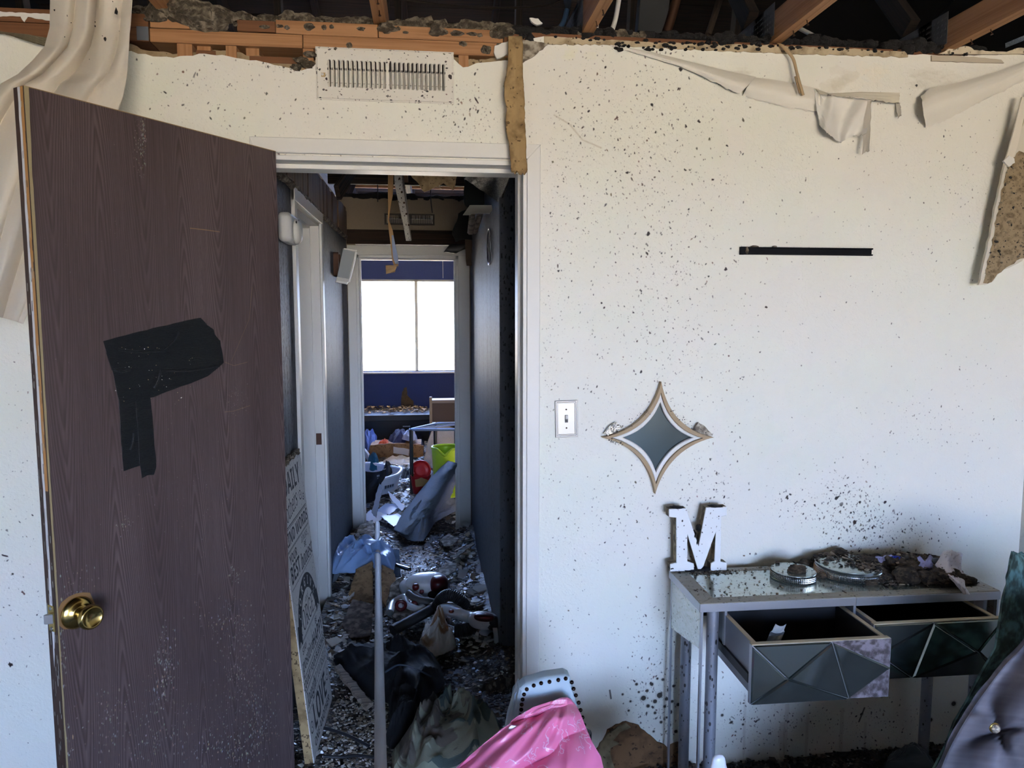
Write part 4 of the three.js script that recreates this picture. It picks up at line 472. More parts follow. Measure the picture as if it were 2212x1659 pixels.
{
  // curled sheets of paint and paper: fn gives pixel rows; bulge lifts the middle off the wall
  const flap = (label, L, Rr, lift, o = {}) => { const nv = o.nv ?? 24, nu = o.nu ?? 40; return part(front, 'paint_flap', sheet((u, v) => { const f = (l) => { const t = u * (l.length - 1), i = Math.min(l.length - 2, Math.floor(t)), k = t - i; return [lerp(l[i][0], l[i + 1][0], k), lerp(l[i][1], l[i + 1][1], k)]; }; const a = f(L), b = f(Rr), px = lerp(a[0], b[0], v), py = lerp(a[1], b[1], v); return onZ(px + (fbm(u * 14, v * 9, 0, 2) - 0.5) * 3, py + (v > 0.98 ? (fbm(u * 40, 1, 0, 3) - 0.5) * 9 : 0), lift(u, v) + 0.003 * fbm(u * 6, v * 6, 0, 2)); }, nu, nv, 0.0012), M(o.c ?? 0xe0dacd, 0.7, { side: THREE.DoubleSide }), label); };
  const curl = (h) => (u, v) => 0.0025 + h * Math.sin(Math.PI * Math.min(1, v * 1.15)) ;
  flap('long curl of peeled paint under the left wall top', [[1318, 97], [1400, 110], [1480, 130], [1560, 150], [1633, 166]], [[1322, 99], [1390, 120], [1470, 145], [1540, 176], [1597, 204]], (u, v) => 0.002 + 0.03 * u * Math.sin(Math.PI * v * 0.85), { nu: 50 });
  flap('folded paint sheet right of the long curl', [[1628, 167], [1660, 170], [1720, 180], [1770, 192]], [[1604, 205], [1625, 214], [1690, 232], [1772, 242]], (u, v) => 0.003 + 0.024 * Math.sin(Math.PI * v) * (1 - 0.4 * u));
  flap('hanging torn paper, the largest piece', [[1758, 190], [1775, 206], [1800, 204], [1850, 206], [1888, 214]], [[1770, 268], [1790, 290], [1815, 310], [1840, 296], [1872, 290]], (u, v) => 0.004 + 0.04 * v * (0.7 + 0.3 * Math.sin(u * 8)) + 0.01 * Math.sin(u * 15 + v * 5), { c: 0xdedad2, nu: 44, nv: 40 });
  flap('narrow tail of the hanging paper', [[1868, 214], [1882, 216]], [[1862, 332], [1878, 328]], (u, v) => 0.008 + 0.035 * v + 0.02 * u, { nu: 6, c: 0xd2cbbe });
  flap('thin lip of paint along the tear', [[1760, 190], [1790, 202], [1860, 198], [1944, 200]], [[1768, 200], [1800, 207], [1868, 214], [1942, 224]], (u, v) => 0.003 + 0.02 * v, { c: 0xdcd4c2 });
  flap('small tongue of paint', [[1934, 222], [1944, 222]], [[1940, 254], [1948, 250]], (u, v) => 0.003 + 0.02 * v, { nu: 6, c: 0xbdb5a8 });
  flap('broad sheet of paint peeling from the right corner', [[1990, 208], [2010, 190], [2080, 176], [2160, 152], [2240, 122]], [[2000, 274], [2040, 262], [2110, 226], [2170, 196], [2240, 160]], (u, v) => 0.003 + 0.05 * Math.sin(Math.PI * (0.15 + v * 0.8)) * (0.4 + 0.6 * (1 - u)), { nu: 44, c: 0xdcd6ca });
  // thin stick hooked over the wall top
  const a = onZ(1690, 100, 0.02), b = onZ(1712, 125, 0.03), c = onZ(1735, 206, 0.035), s = thing('wood_sliver', 'thin pale sliver of wood hooked over the wall top, right half', 'sliver');
  part(s, 'sliver', rough(tube([[a.x, a.y + 0.02, -0.02], a, b, onZ(1722, 160, 0.036), c], 0.0045, 30, 6), 0.0012, 60, 3), M(0xb59c78, 0.85)); part(s, 'sliver', rough(rod(onZ(1718, 165, 0.04), onZ(1728, 202, 0.04), 0.003, 6), 0.001, 60, 5), M(0x9d8461, 0.85));
}
// the torn flap of drywall paper at the far left, its grey underside showing
part(front, 'paint_flap', sheet((u, v) => { const top = [[-40, 62], [20, 70], [60, 74], [112, 84]], bot = [[-40, 72], [12, 72], [60, 88], [112, 103]], f = (l) => { const t = u * 3, i = Math.min(2, Math.floor(t)), k = t - i; return [lerp(l[i][0], l[i + 1][0], k), lerp(l[i][1], l[i + 1][1], k)]; }, a = f(top), b = f(bot); return onZ(lerp(a[0], b[0], v), lerp(a[1], b[1], v), 0.001 + 0.03 * v * smooth(u, 0, 0.6)); }, 20, 8, 0.002), M(0x8a8470, 0.9, { map: mat.paper.map }), 'grey paper flap bent down at the far left');
part(front, 'plaster_strip', extr(jag([[-60, 24], [0, 25], [60, 28], [107, 30], [107, 44], [90, 42], [60, 36], [52, 48], [44, 36], [20, 34], [0, 36], [-60, 36]], 1, 7, 41).map(([a, b]) => wx(a, b)), 0.006, { z: -0.006 }), mat.white);

// ───────── grey insulation and soot along the wall top ─────────
{
  const R = rng(23), gs = [], bl = [], add = (arr, px, py, s, z = -0.02) => { const p = onZ(px, py, z); arr.push(clump(p.x, p.y, p.z, s * (0.8 + R() * 0.9), s * (0.5 + R() * 0.4), s * (0.6 + R() * 0.5), R() * 99, 0.55, 2)); };
  for (let x = 300; x < 1115; x += 16) { const base = x < 440 ? 28 : x < 780 ? lerp(38, 50, (x - 440) / 340) : lerp(50, 66, (x - 780) / 335); add(gs, x + R() * 10, base + (R() - 0.5) * 5, 0.014 + R() * 0.014, -0.05); if (R() < 0.5) add(gs, x, base + 8 + R() * 8, 0.006 + R() * 0.009, 0.002); }
  for (const [a, b, s] of [[378, 22, 0.05], [420, 28, 0.05], [450, 34, 0.045], [355, 16, 0.04], [340, 30, 0.03], [435, 50, 0.03], [465, 48, 0.03], [1075, 75, 0.02], [1095, 68, 0.024], [835, 62, 0.02], [940, 62, 0.016], [1000, 95, 0.012], [650, 130, 0.016], [672, 118, 0.014], [640, 145, 0.014], [725, 108, 0.01], [755, 98, 0.01], [665, 140, 0.014], [1050, 108, 0.016], [1078, 100, 0.012]]) add(gs, a, b, s, 0.0);
  for (let x = 1125; x < 2110; x += 15) { const base = lerp(70, 108, (x - 1125) / 985); add(R() < 0.62 || x > 1400 ? bl : gs, x + R() * 10, base + (R() - 0.5) * 6 - 3, 0.009 + R() * 0.016, -0.03 + R() * 0.02); if (R() < 0.6) add(bl, x, base + 6 + R() * 6, 0.003 + R() * 0.006, 0.004); }
  for (let i = 0; i < 60; i++) add(bl, 1330 + R() * 330, 92 + R() * 16, 0.003 + R() * 0.005, 0.004);
  for (const [a, b, s] of [[1145, 88, 0.022], [1130, 80, 0.016], [1160, 98, 0.012], [1570, 88, 0.028], [1600, 84, 0.02], [1960, 108, 0.026], [2000, 104, 0.03], [1985, 96, 0.03], [2050, 100, 0.02], [1700, 92, 0.02], [1240, 66, 0.016]]) add(bl, a, b, s, -0.01);
  part(front, 'insulation', merge(gs), mat.ash, 'grey loose insulation clotted along the wall top', 'stuff'); part(front, 'soot_crust', merge(bl), mat.soot, 'black soot crust along the wall top', 'stuff');
  part(front, 'plaster_chunk', extr(jag([[1068, 102], [1100, 92], [1112, 96], [1100, 118], [1072, 130], [1066, 116]], 1.5, 8, 3).map(([a, b]) => wx(a, b)), 0.01, { z: 0.002 }), mat.white); part(front, 'plaster_chunk', extr(jag([[1122, 88], [1160, 92], [1184, 98], [1160, 116], [1128, 138], [1122, 110]], 1.5, 8, 6).map(([a, b]) => wx(a, b)), 0.006, { z: 0.001 }), M(0xb7b0a4, 0.9, { map: mat.ash.map }));
  part(front, 'plaster_chunk', extr(jag([[1142, 44], [1160, 46], [1170, 56], [1158, 60], [1146, 52]], 1, 6, 8).map(([a, b]) => wx(a, b)), 0.01, { z: 0.01 }), mat.white);
}
// ───────── mirrored console table ─────────
const TY = 0.738, TX0 = 0.786, TX1 = 1.732, TZ0 = 0.03, TZ1 = 0.31;
const mirrorM = M(0x858e8b, 0.1, { metalness: 0.9 });
const dustTex = canvasTex(512, 256, (c, w, h) => { const R = rng(12); c.fillStyle = 'rgb(214,218,214)'; c.fillRect(0, 0, w, h); for (let i = 0; i < 500; i++) { c.fillStyle = `rgba(${R() < 0.5 ? '238,240,236' : '176,170,156'},${0.05 + R() * 0.14})`; c.beginPath(); c.ellipse(R() * w, R() * h, 3 + R() * 30, 2 + R() * 8, R() * 0.8 - 0.4, 0, 7); c.fill(); } for (let i = 0; i < 420; i++) { c.fillStyle = `rgba(${30 + R() * 50},${26 + R() * 40},${22 + R() * 30},${0.4 + R() * 0.6})`; const r = 0.7 + 3 * Math.pow(R(), 3); c.beginPath(); c.ellipse(R() * w, R() * h, r * (0.7 + R()), r, R() * 3, 0, 7); c.fill(); } });
const silver = M(0xb4b6bc, 0.36, { metalness: 0.85, bumpMap: again(grainBump, 0.3, 0.3), bumpScale: 0.0003 }), spotSilver = M(0xffffff, 0.4, { metalness: 0.5, map: canvasTex(128, 512, (c, w, h) => { const R = rng(19); c.fillStyle = 'rgb(150,152,160)'; c.fillRect(0, 0, w, h); for (let i = 0; i < 130; i++) { c.fillStyle = R() < 0.75 ? `rgba(24,20,18,${0.5 + R() * 0.5})` : `rgba(214,208,198,${0.3 + R() * 0.5})`; const r = 0.8 + 4 * Math.pow(R(), 3); c.beginPath(); c.ellipse(R() * w, R() * h, r, r * (0.8 + R() * 0.8), 0, 0, 7); c.fill(); } }, { wrap: true }) });
const table = thing('console_table', 'mirrored silver console table with two open drawers, covered in ash', 'table', [0, 0, 0]); table.rotation.y = -0.012;
{
  const b = 0.042, y0 = TY - 0.026;
  const miter = (pts) => extr(pts.map(([x, z]) => [x, -z]), 0.026, { bevel: 0.0016 }).rotateX(-Math.PI / 2).translate(0, y0, 0), topM = M(0xa79d90, 0.5, { metalness: 0.35, map: again(dustTex, 0.5, 0.25) });
  part(table, 'top_frame', miter([[TX0, TZ1], [TX1, TZ1], [TX1 - b, TZ1 - b], [TX0 + b + 0.012, TZ1 - b]]), topM); part(table, 'top_frame', miter([[TX0, TZ0], [TX0 + b + 0.012, TZ0 + 0.03], [TX1 - b, TZ0 + 0.03], [TX1, TZ0]]), topM);
  part(table, 'top_frame', miter([[TX0, TZ0], [TX0, TZ1], [TX0 + b + 0.012, TZ1 - b], [TX0 + b + 0.012, TZ0 + 0.03]]), topM); part(table, 'top_frame', miter([[TX1, TZ0], [TX1 - b, TZ0 + 0.03], [TX1 - b, TZ1 - b], [TX1, TZ1]]), topM);
  for (const z of [TZ1 + 0.0005]) { part(table, 'edge_strip', boxIn(TX0 - 0.001, 1.265, y0, TY - 0.0015, z - 0.002, z + 0.002, 0.001), silver); part(table, 'edge_strip', boxIn(1.267, TX1 + 0.001, y0 - 0.001, TY - 0.002, z - 0.002, z + 0.0025, 0.001), silver); }
  for (const x of [TX0, TX1]) part(table, 'edge_strip', boxIn(x - 0.002, x + 0.002, y0, TY - 0.0015, TZ0, TZ1, 0.001), silver);
  part(table, 'glass_top', boxIn(TX0 + b + 0.012, TX1 - b, TY - 0.008, TY - 0.0015, TZ0 + 0.03, TZ1 - b), M(0xdfe6e2, 0.16, { metalness: 0.75, map: again(dustTex, 0.5, 0.25) }), 'dusty mirror glass top');
  for (const [x, z] of [[0.835, 0.285], [0.838, 0.06], [1.70, 0.06], [1.69, 0.285]]) part(table, 'leg', merge([rod(V(x, 0, z), V(x, y0, z), 0.0175, 20)]), spotSilver);
  const sideM = M(0xffffff, 0.25, { metalness: 0.6, map: again(dustTex, 0.3, 0.15) });
  for (const x of [TX0 + 0.004, TX1 - 0.007]) { part(table, 'side_rail', boxIn(x, x + 0.006, 0, y0, TZ1 - 0.012, TZ1 - 0.001), silver); part(table, 'side_rail', boxIn(x, x + 0.006, 0, y0, TZ0 + 0.004, TZ0 + 0.014), silver); const g = extr([[-TZ1 + 0.012, y0], [-TZ1 + 0.012, 0.595], [-TZ0 - 0.01, 0.545], [-TZ0 - 0.01, y0]], 0.003); g.rotateY(Math.PI / 2); g.translate(x + 0.001, 0, 0); part(table, 'side_panel', g, sideM, 'soot-specked side panel'); }
  part(table, 'front_post', boxIn(0.862, 0.870, 0.585, y0, TZ1 - 0.016, TZ1 - 0.004), silver); part(table, 'divider', boxIn(1.262, 1.270, 0.6, y0, 0.05, TZ1 - 0.004), silver);
  part(table, 'back_panel', boxIn(TX0 + 0.02, TX1 - 0.02, 0.58, y0, TZ0 + 0.004, TZ0 + 0.01), mat.black); part(table, 'drawer_shelf', boxIn(0.87, TX1 - 0.03, 0.705, 0.711, 0.05, 0.28), mat.black);
  // drawers: front with bevelled mirror triangles, box with pale wooden rims
  const rimM = M(0xb3a488, 0.75);
  const drawer = (x0, x1, zf, yb, yt, P, facets, lost, label) => {
    const d = new THREE.Group(), w = x1 - x0, h = yt - yb; d.name = label[0]; table.add(d); d.position.set(x0, yb, zf); tag(d, label[1]);
    const pt = (q) => V(P[q][0] * w, P[q][1] * h, P[q][2]);
    part(d, 'front_board', boxIn(0, w, 0, h, -0.014, 0, 0.001), silver); part(d, 'rim', boxIn(0, w - (lost ? 0.004 : 0), h - 0.0005, h + 0.0022, -0.015, 0.001, 0.0008), rimM);
    for (const f of facets) { const p = [...f].map(pt), c = p[0].clone().add(p[1]).add(p[2]).divideScalar(3), L = Math.max(...p.map((q) => q.distanceTo(c))), k = 1 - 0.0022 / L * 1.6, k2 = 1 - 0.0075 / L * 1.6; const pts = []; for (const q of p) { const m = c.clone().lerp(q, k); pts.push(V(m.x, m.y, 0.0005), m.clone().setZ(m.z + 0.0015)); const t = c.clone().lerp(q, k2); pts.push(t.setZ(t.z + 0.005)); } part(d, 'mirror_facet', new ConvexGeometry(pts), mirrorM); }
    if (lost) { const bm = M(0x8f8896, 0.8, { map: mat.ash.map, bumpMap: again(grainBump, 0.08, 0.08), bumpScale: 0.002 }); for (const f of lost) part(d, 'bare_backing', extr(jag([...f, f[0]].map((q) => [pt(q).x * 0.996, pt(q).y]), 0.0012, 0.012, 7).slice(0, -1), 0.0012, { z: 0.0003 }), bm, 'grey backing where the mirror has broken off'); }
    const D = 0.24, bh = h * 0.84, b0 = h - bh - 0.006;
    for (const x of [0.008, w - 0.02]) { part(d, 'side', boxIn(x, x + 0.012, b0, h - 0.002, -D, -0.014), M(0x8d9098, 0.4, { metalness: 0.4 })); part(d, 'side_rim', boxIn(x - 0.0005, x + 0.0125, h - 0.002, h, -D, -0.014), rimM); }
    part(d, 'back', boxIn(0.008, w - 0.008, b0, h - 0.004, -D - 0.012, -D), mat.black); part(d, 'lining', merge([boxIn(0.02, w - 0.02, b0, b0 + 0.006, -D, -0.014), boxIn(0.0202, 0.0215, b0, h - 0.004, -D, -0.014), boxIn(w - 0.0215, w - 0.0202, b0, h - 0.004, -D, -0.014), boxIn(0.02, w - 0.02, b0, h - 0.004, -0.0155, -0.0142)]), M(0x0d0d12, 0.95), 'black felt lining');
    for (const x of [0.001, w - 0.008]) part(d, 'slide', boxIn(x, x + 0.007, b0 + 0.03, b0 + 0.055, -D - 0.02, -0.02), mat.black);
    return d;
  };
  const P1 = { a: [0, 1, 0.001], b: [0, 0, 0.001], A: [0.245, 0.44, 0.013], T: [0.565, 1, 0.003], B: [0.705, 0.01, 0.003], R: [0.995, 0.52, 0.008], c: [1, 1, 0], d: [1, 0, 0] };
  drawer(0.858, 1.256, 0.497, 0.531, 0.697, P1, ['aTA', 'aAb', 'bAB', 'ATB', 'TRB'], ['TcR', 'RdB'], ['drawer', 'left drawer, its right corners missing their mirror']);
  const P2 = { a: [0, 1, 0.001], b: [0, 0, 0.001], L: [0.02, 0.5, 0.012], T: [0.45, 1, 0.003], B: [0.305, 0.01, 0.003], C: [0.785, 0.46, 0.013], c: [1, 1, 0.001], d: [1, 0, 0.001] };
  drawer(1.264, 1.664, 0.405, 0.529, 0.694, P2, ['aTL', 'LTB', 'LBb', 'TBC', 'TCc', 'Ccd', 'BCd'], null, ['drawer_001', 'right drawer, less far open']);
}
// things on the table
{
  const bead = (r, h, label, x, z) => {
    const t = thing('round_tray', label, 'tray', [x, TY, z]), g = [];
    part(t, 'mirror_top', lathe([[0, h - 0.004], [r * 0.97, h - 0.004], [r, h - 0.002], [r - 0.001, h], [r * 0.96, h - 0.001], [0, h - 0.001]], 48), M(0xd4dad6, 0.18, { metalness: 0.7, map: again(dustTex, 1, 1) }));
    part(t, 'base', lathe([[0, 0.002], [r - 0.004, 0.002], [r - 0.003, h - 0.003], [0, h - 0.003]], 48), mat.steel);
    const n = Math.round(2 * Math.PI * r / 0.0056); for (let k = 0; k < 4; k++) for (let i = 0; i < n; i++) { const a = i / n * 6.2832, s = new THREE.OctahedronGeometry(0.003, 0); s.translate(Math.cos(a) * r, 0.004 + k * 0.0056, Math.sin(a) * r); g.push(s); }
    part(t, 'rhinestone_band', merge(g), M(0xeef2f6, 0.08, { metalness: 1 }), 'rows of glittering rhinestones', 'stuff');
  };
  bead(0.068, 0.026, 'smaller round mirror tray with rhinestone rim, left of the larger one', 1.157, 0.15); bead(0.1, 0.034, 'larger round mirror tray with rhinestone rim, half buried in ash', 1.352, 0.135);
  const R = rng(66), inTop = (p) => p.x > TX0 && p.x < TX1 && p.z > TZ0 + 0.005 && p.z < TZ1, brown = [0x3a2f26, 0x4a3c30, 0x221c18, 0x6a5a4a, 0x7c6e5c, 0x54463a];
  const g1 = chips(2600, 67, (i, r) => { const gs = () => (r() + r() + r() - 1.5) / 1.5; let x, z, y = TY, s = 0.0025 + 0.009 * Math.pow(r(), 2.2); const q = i % 13; if (q < 7) { x = 1.575 + gs() * 0.15; z = 0.165 + gs() * 0.125; const m = Math.max(0, 1 - ((x - 1.57) / 0.15) ** 2) * Math.max(0, 1 - ((z - 0.13) / 0.15) ** 2); y += r() * 0.05 * m; } else if (q < 9) { x = 1.42 + gs() * 0.12; z = 0.17 + gs() * 0.13; y += Math.hypot(x - 1.352, z - 0.135) < 0.1 ? 0.036 : r() * 0.012; } else if (q < 10) { x = 1.27 + gs() * 0.2; z = 0.04 + Math.abs(gs()) * 0.1; y += Math.hypot(x - 1.352, z - 0.135) < 0.1 ? 0.036 : Math.hypot(x - 1.157, z - 0.15) < 0.07 ? 0.028 : 0; } else if (q < 11) { x = 0.93 + gs() * 0.15; z = 0.075 + gs() * 0.04; s *= 0.6; } else { x = 0.8 + r() * 0.92; z = 0.05 + r() * 0.25; s *= 0.5; y += Math.hypot(x - 1.352, z - 0.135) < 0.1 ? 0.036 : Math.hypot(x - 1.157, z - 0.15) < 0.07 ? 0.028 : 0; } const p = V(x, y + s * 0.12, z); return inTop(p) ? { p, s, c: brown[Math.floor(r() * 6)], t: s * 0.3 } : null; });
  solo('ash_debris', 'dark crumbled ash and charred bits heaped over the table top', 'debris', g1, mat.chips, null, 'stuff');
  const cl = (x, y, z, a, b, c, s) => clump(x, y, z, a, b, c, s, 0.6, 3), dk = M(0x6f5f4e, 1, { map: mat.ash.map, bumpMap: again(grainBump, 0.04, 0.04), bumpScale: 0.006 });
  const heaps = []; for (let i = 0; i < 46; i++) { const x = 1.44 + R() * 0.26, z = 0.06 + R() * 0.2, s = 0.012 + R() * 0.02; heaps.push(cl(x, TY + s * 0.5 + 0.02 * Math.max(0, 1 - Math.abs(x - 1.56) / 0.12) * R(), z, s * 1.3, s * 0.8, s * 1.2, i)); }
  for (const [x, z, s] of [[1.16, 0.165, 0.022], [1.18, 0.15, 0.014], [1.25, 0.16, 0.014], [1.25, 0.05, 0.02], [1.3, 0.045, 0.022], [1.38, 0.045, 0.02], [1.42, 0.05, 0.024], [1.43, 0.13, 0.02], [1.44, 0.2, 0.022], [1.37, 0.235, 0.016], [1.21, 0.06, 0.012], [1.69, 0.14, 0.026], [1.67, 0.11, 0.022]]) heaps.push(cl(x, TY + (Math.hypot(x - 1.352, z - 0.135) < 0.1 ? 0.034 : Math.hypot(x - 1.157, z - 0.15) < 0.07 ? 0.026 : 0) + s * 0.3, z, s * 1.3, s * 0.6, s, x * 50));
  solo('ash_clods', 'clods of wet brown ash around the trays and right end of table', 'debris', merge(heaps), dk, null, 'stuff');
  // spoiled cloth, scraps, packet
  const spoil = canvasTex(128, 128, (c, w, h) => { const r = rng(4); c.fillStyle = 'rgb(214,208,212)'; c.fillRect(0, 0, w, h); for (let i = 0; i < 200; i++) { c.fillStyle = r() < 0.6 ? `rgba(120,96,80,${r() * 0.35})` : `rgba(40,30,26,${r() * 0.7})`; const s = 0.6 + 4 * r() * r() * r(); c.beginPath(); c.ellipse(r() * w, r() * h, s * 1.4, s, r() * 3, 0, 7); c.fill(); } });
  const t = thing('crumpled_paper', 'crumpled dirty white paper hanging over the front edge of the table, right end', 'paper');
  const path = [[2062, 1192, 0.19], [2052, 1200, 0.2], [2045, 1222, 0.21], [2052, 1242, 0.25], [2072, 1262, 0.31], [2086, 1282, 0.325]], wid = [[-16, 20], [-22, 26], [-24, 34], [-18, 28], [-10, 16], [-9, 12]];
  part(t, 'crumpled_sheet', sheet((u, v) => { const k = v * (path.length - 1), i = Math.min(path.length - 2, Math.floor(k)), f = k - i, c = path[i].map((a, q) => lerp(a, path[i + 1][q], f)), w = wid[i].map((a, q) => lerp(a, wid[i + 1][q], f)); return onZ(c[0] + lerp(w[0], w[1], u) + (fbm(u * 5, v * 5, 0, 2) - 0.5) * 9, c[1] + (u - 0.5) * 8 + (fbm(u * 5, v * 5 + 9, 0, 2) - 0.5) * 9, c[2] + 0.03 * (fbm(u * 4, v * 5 + 4, 0, 3) - 0.5) + 0.03 * Math.sin(Math.PI * u)); }, 26, 40, 0.002), M(0xffffff, 0.85, { map: spoil }));
  const lil = M(0xb9b4d0, 0.8, { map: spoil }), crumple = (name, label, cat, a, b, w, h, z, m, s) => solo(name, label, cat, sheet((u, v) => onZ(a + (u - 0.5) * w + (fbm(u * 4 + s, v * 4, 0, 2) - 0.5) * w * 0.5, b + (v - 0.5) * h + (fbm(u * 4, v * 4 + s, 0, 2) - 0.5) * h * 0.5, z + 0.02 * fbm(u * 3 + s, v * 3, 0, 3)), 16, 16, 0.002), m);
  crumple('paper_scrap', 'lilac-white scrap lying left of the crumpled paper on the table', 'paper', 2000, 1228, 30, 46, 0.2, lil, 3); crumple('paper_scrap', 'pale lilac scrap beside the larger tray on the table', 'paper', 1912, 1208, 36, 14, 0.12, lil, 7); crumple('blue_scrap', 'small deep blue scrap in the ash behind the larger tray', 'scrap', 1936, 1215, 15, 22, 0.13, M(0x20309a, 0.7), 5);
  const bl = clump(onZ(2024, 1216, 0.18).x, onZ(2024, 1216, 0.18).y, 0.18, 0.022, 0.016, 0.02, 3, 0.15, 3); solo('black_lump', 'smooth black lump between the white scraps on the table', 'lump', bl, mat.black);
  const pk = thing('plastic_packet', 'clear crinkled packet with a white card in the left drawer', 'packet'), pz = (v) => 0.43 + 0.02 * v;
  const pkS = (v0, v1, th, off) => sheet((u, v) => { const k = lerp(v0, v1, v); return onZ(lerp(lerp(1672, 1650, k), lerp(1702, 1682, k), u) + (k < 0.3 ? (u - 0.5) * -6 : 0), lerp(1347 + (1 - Math.abs(u * 1.2 - 0.9)) * 4, 1398, k) + 3 * Math.sin(u * 4), pz(k) + off + 0.004 * fbm(u * 5, k * 5, 0, 2)); }, 14, 14, th);
  part(pk, 'plastic_film', pkS(0, 1, 0.0008, 0.002), new THREE.MeshPhysicalMaterial({ color: 0xdfe3e6, roughness: 0.12, transmission: 0.7, thickness: 0, ior: 1.45 })); part(pk, 'card', pkS(0.45, 1, 0.0008, 0), M(0xc9c3c4, 0.7)); part(pk, 'header', pkS(0.33, 0.45, 0.001, 0.003), M(0x3a3c40, 0.4));
}
// letter M
{
  const z = 0.066, P = (a, b) => onZ(1400 + a / 2.68, 1040 + b / 2.68, z), c = P(290, 497), t = thing('letter_m', 'white capital letter M with tan sides standing on the table', 'letter', [c.x, TY + 0.001, 0.034]);
  const o = [[122, 136], [222, 132], [292, 350], [336, 128], [456, 122], [456, 172], [424, 180], [420, 440], [455, 446], [455, 492], [362, 496], [364, 450], [384, 440], [392, 268], [320, 470], [306, 484], [288, 484], [228, 282], [228, 438], [266, 452], [266, 494], [128, 498], [128, 456], [164, 446], [164, 186], [122, 182]].map(([a, b]) => { const p = P(a, b); return [p.x - c.x, Math.max(0, p.y - c.y)]; });
  part(t, 'letter_body', extr(o, 0.028, { z: 0 }), M(0xa89a82, 0.8, { map: mat.ash.map }), 'tan soot-stained sides');
  const R = rng(7), fl = []; for (let i = 0; i < 60; i++) fl.push([R() * 0.2 - 0.1, R() * 0.21, 0.001 + 0.0022 * R() * R(), 0.001 + 0.004 * R() * R(), 0.9]);
  const tx = canvasTex(256, 256, (g, w, h) => { g.fillStyle = 'rgb(226,226,224)'; g.fillRect(0, 0, w, h); paintFlecks(g, (x) => (x + 0.11) / 0.22 * w, (y) => h - y / 0.22 * h, w / 0.22, 3, fl); }); tx.repeat.set(1 / 0.22, 1 / 0.22); tx.offset.set(0.5, 0); tx.wrapS = tx.wrapT = THREE.RepeatWrapping;
  part(t, 'letter_face', extr(o, 0.005, { z: 0.028, bevel: 0.0012 }), M(0xffffff, 0.5, { map: tx }), 'white front');
  part(t, 'ash_crust', merge([[170, 130, 46, 6], [400, 124, 50, 6], [276, 290, 12, 26], [284, 330, 10, 20], [300, 250, 14, 20], [250, 495, 60, 10], [330, 492, 50, 10], [140, 480, 18, 10]].map(([a, b, w, h], i) => { const p = P(a, b); return clump(p.x - c.x, Math.max(0.004, p.y - c.y), 0.02, w * 0.00048, h * 0.00055, 0.016, i + 3, 0.6, 2); })), mat.soot, 'dark ash caught on the letter', 'stuff');
}
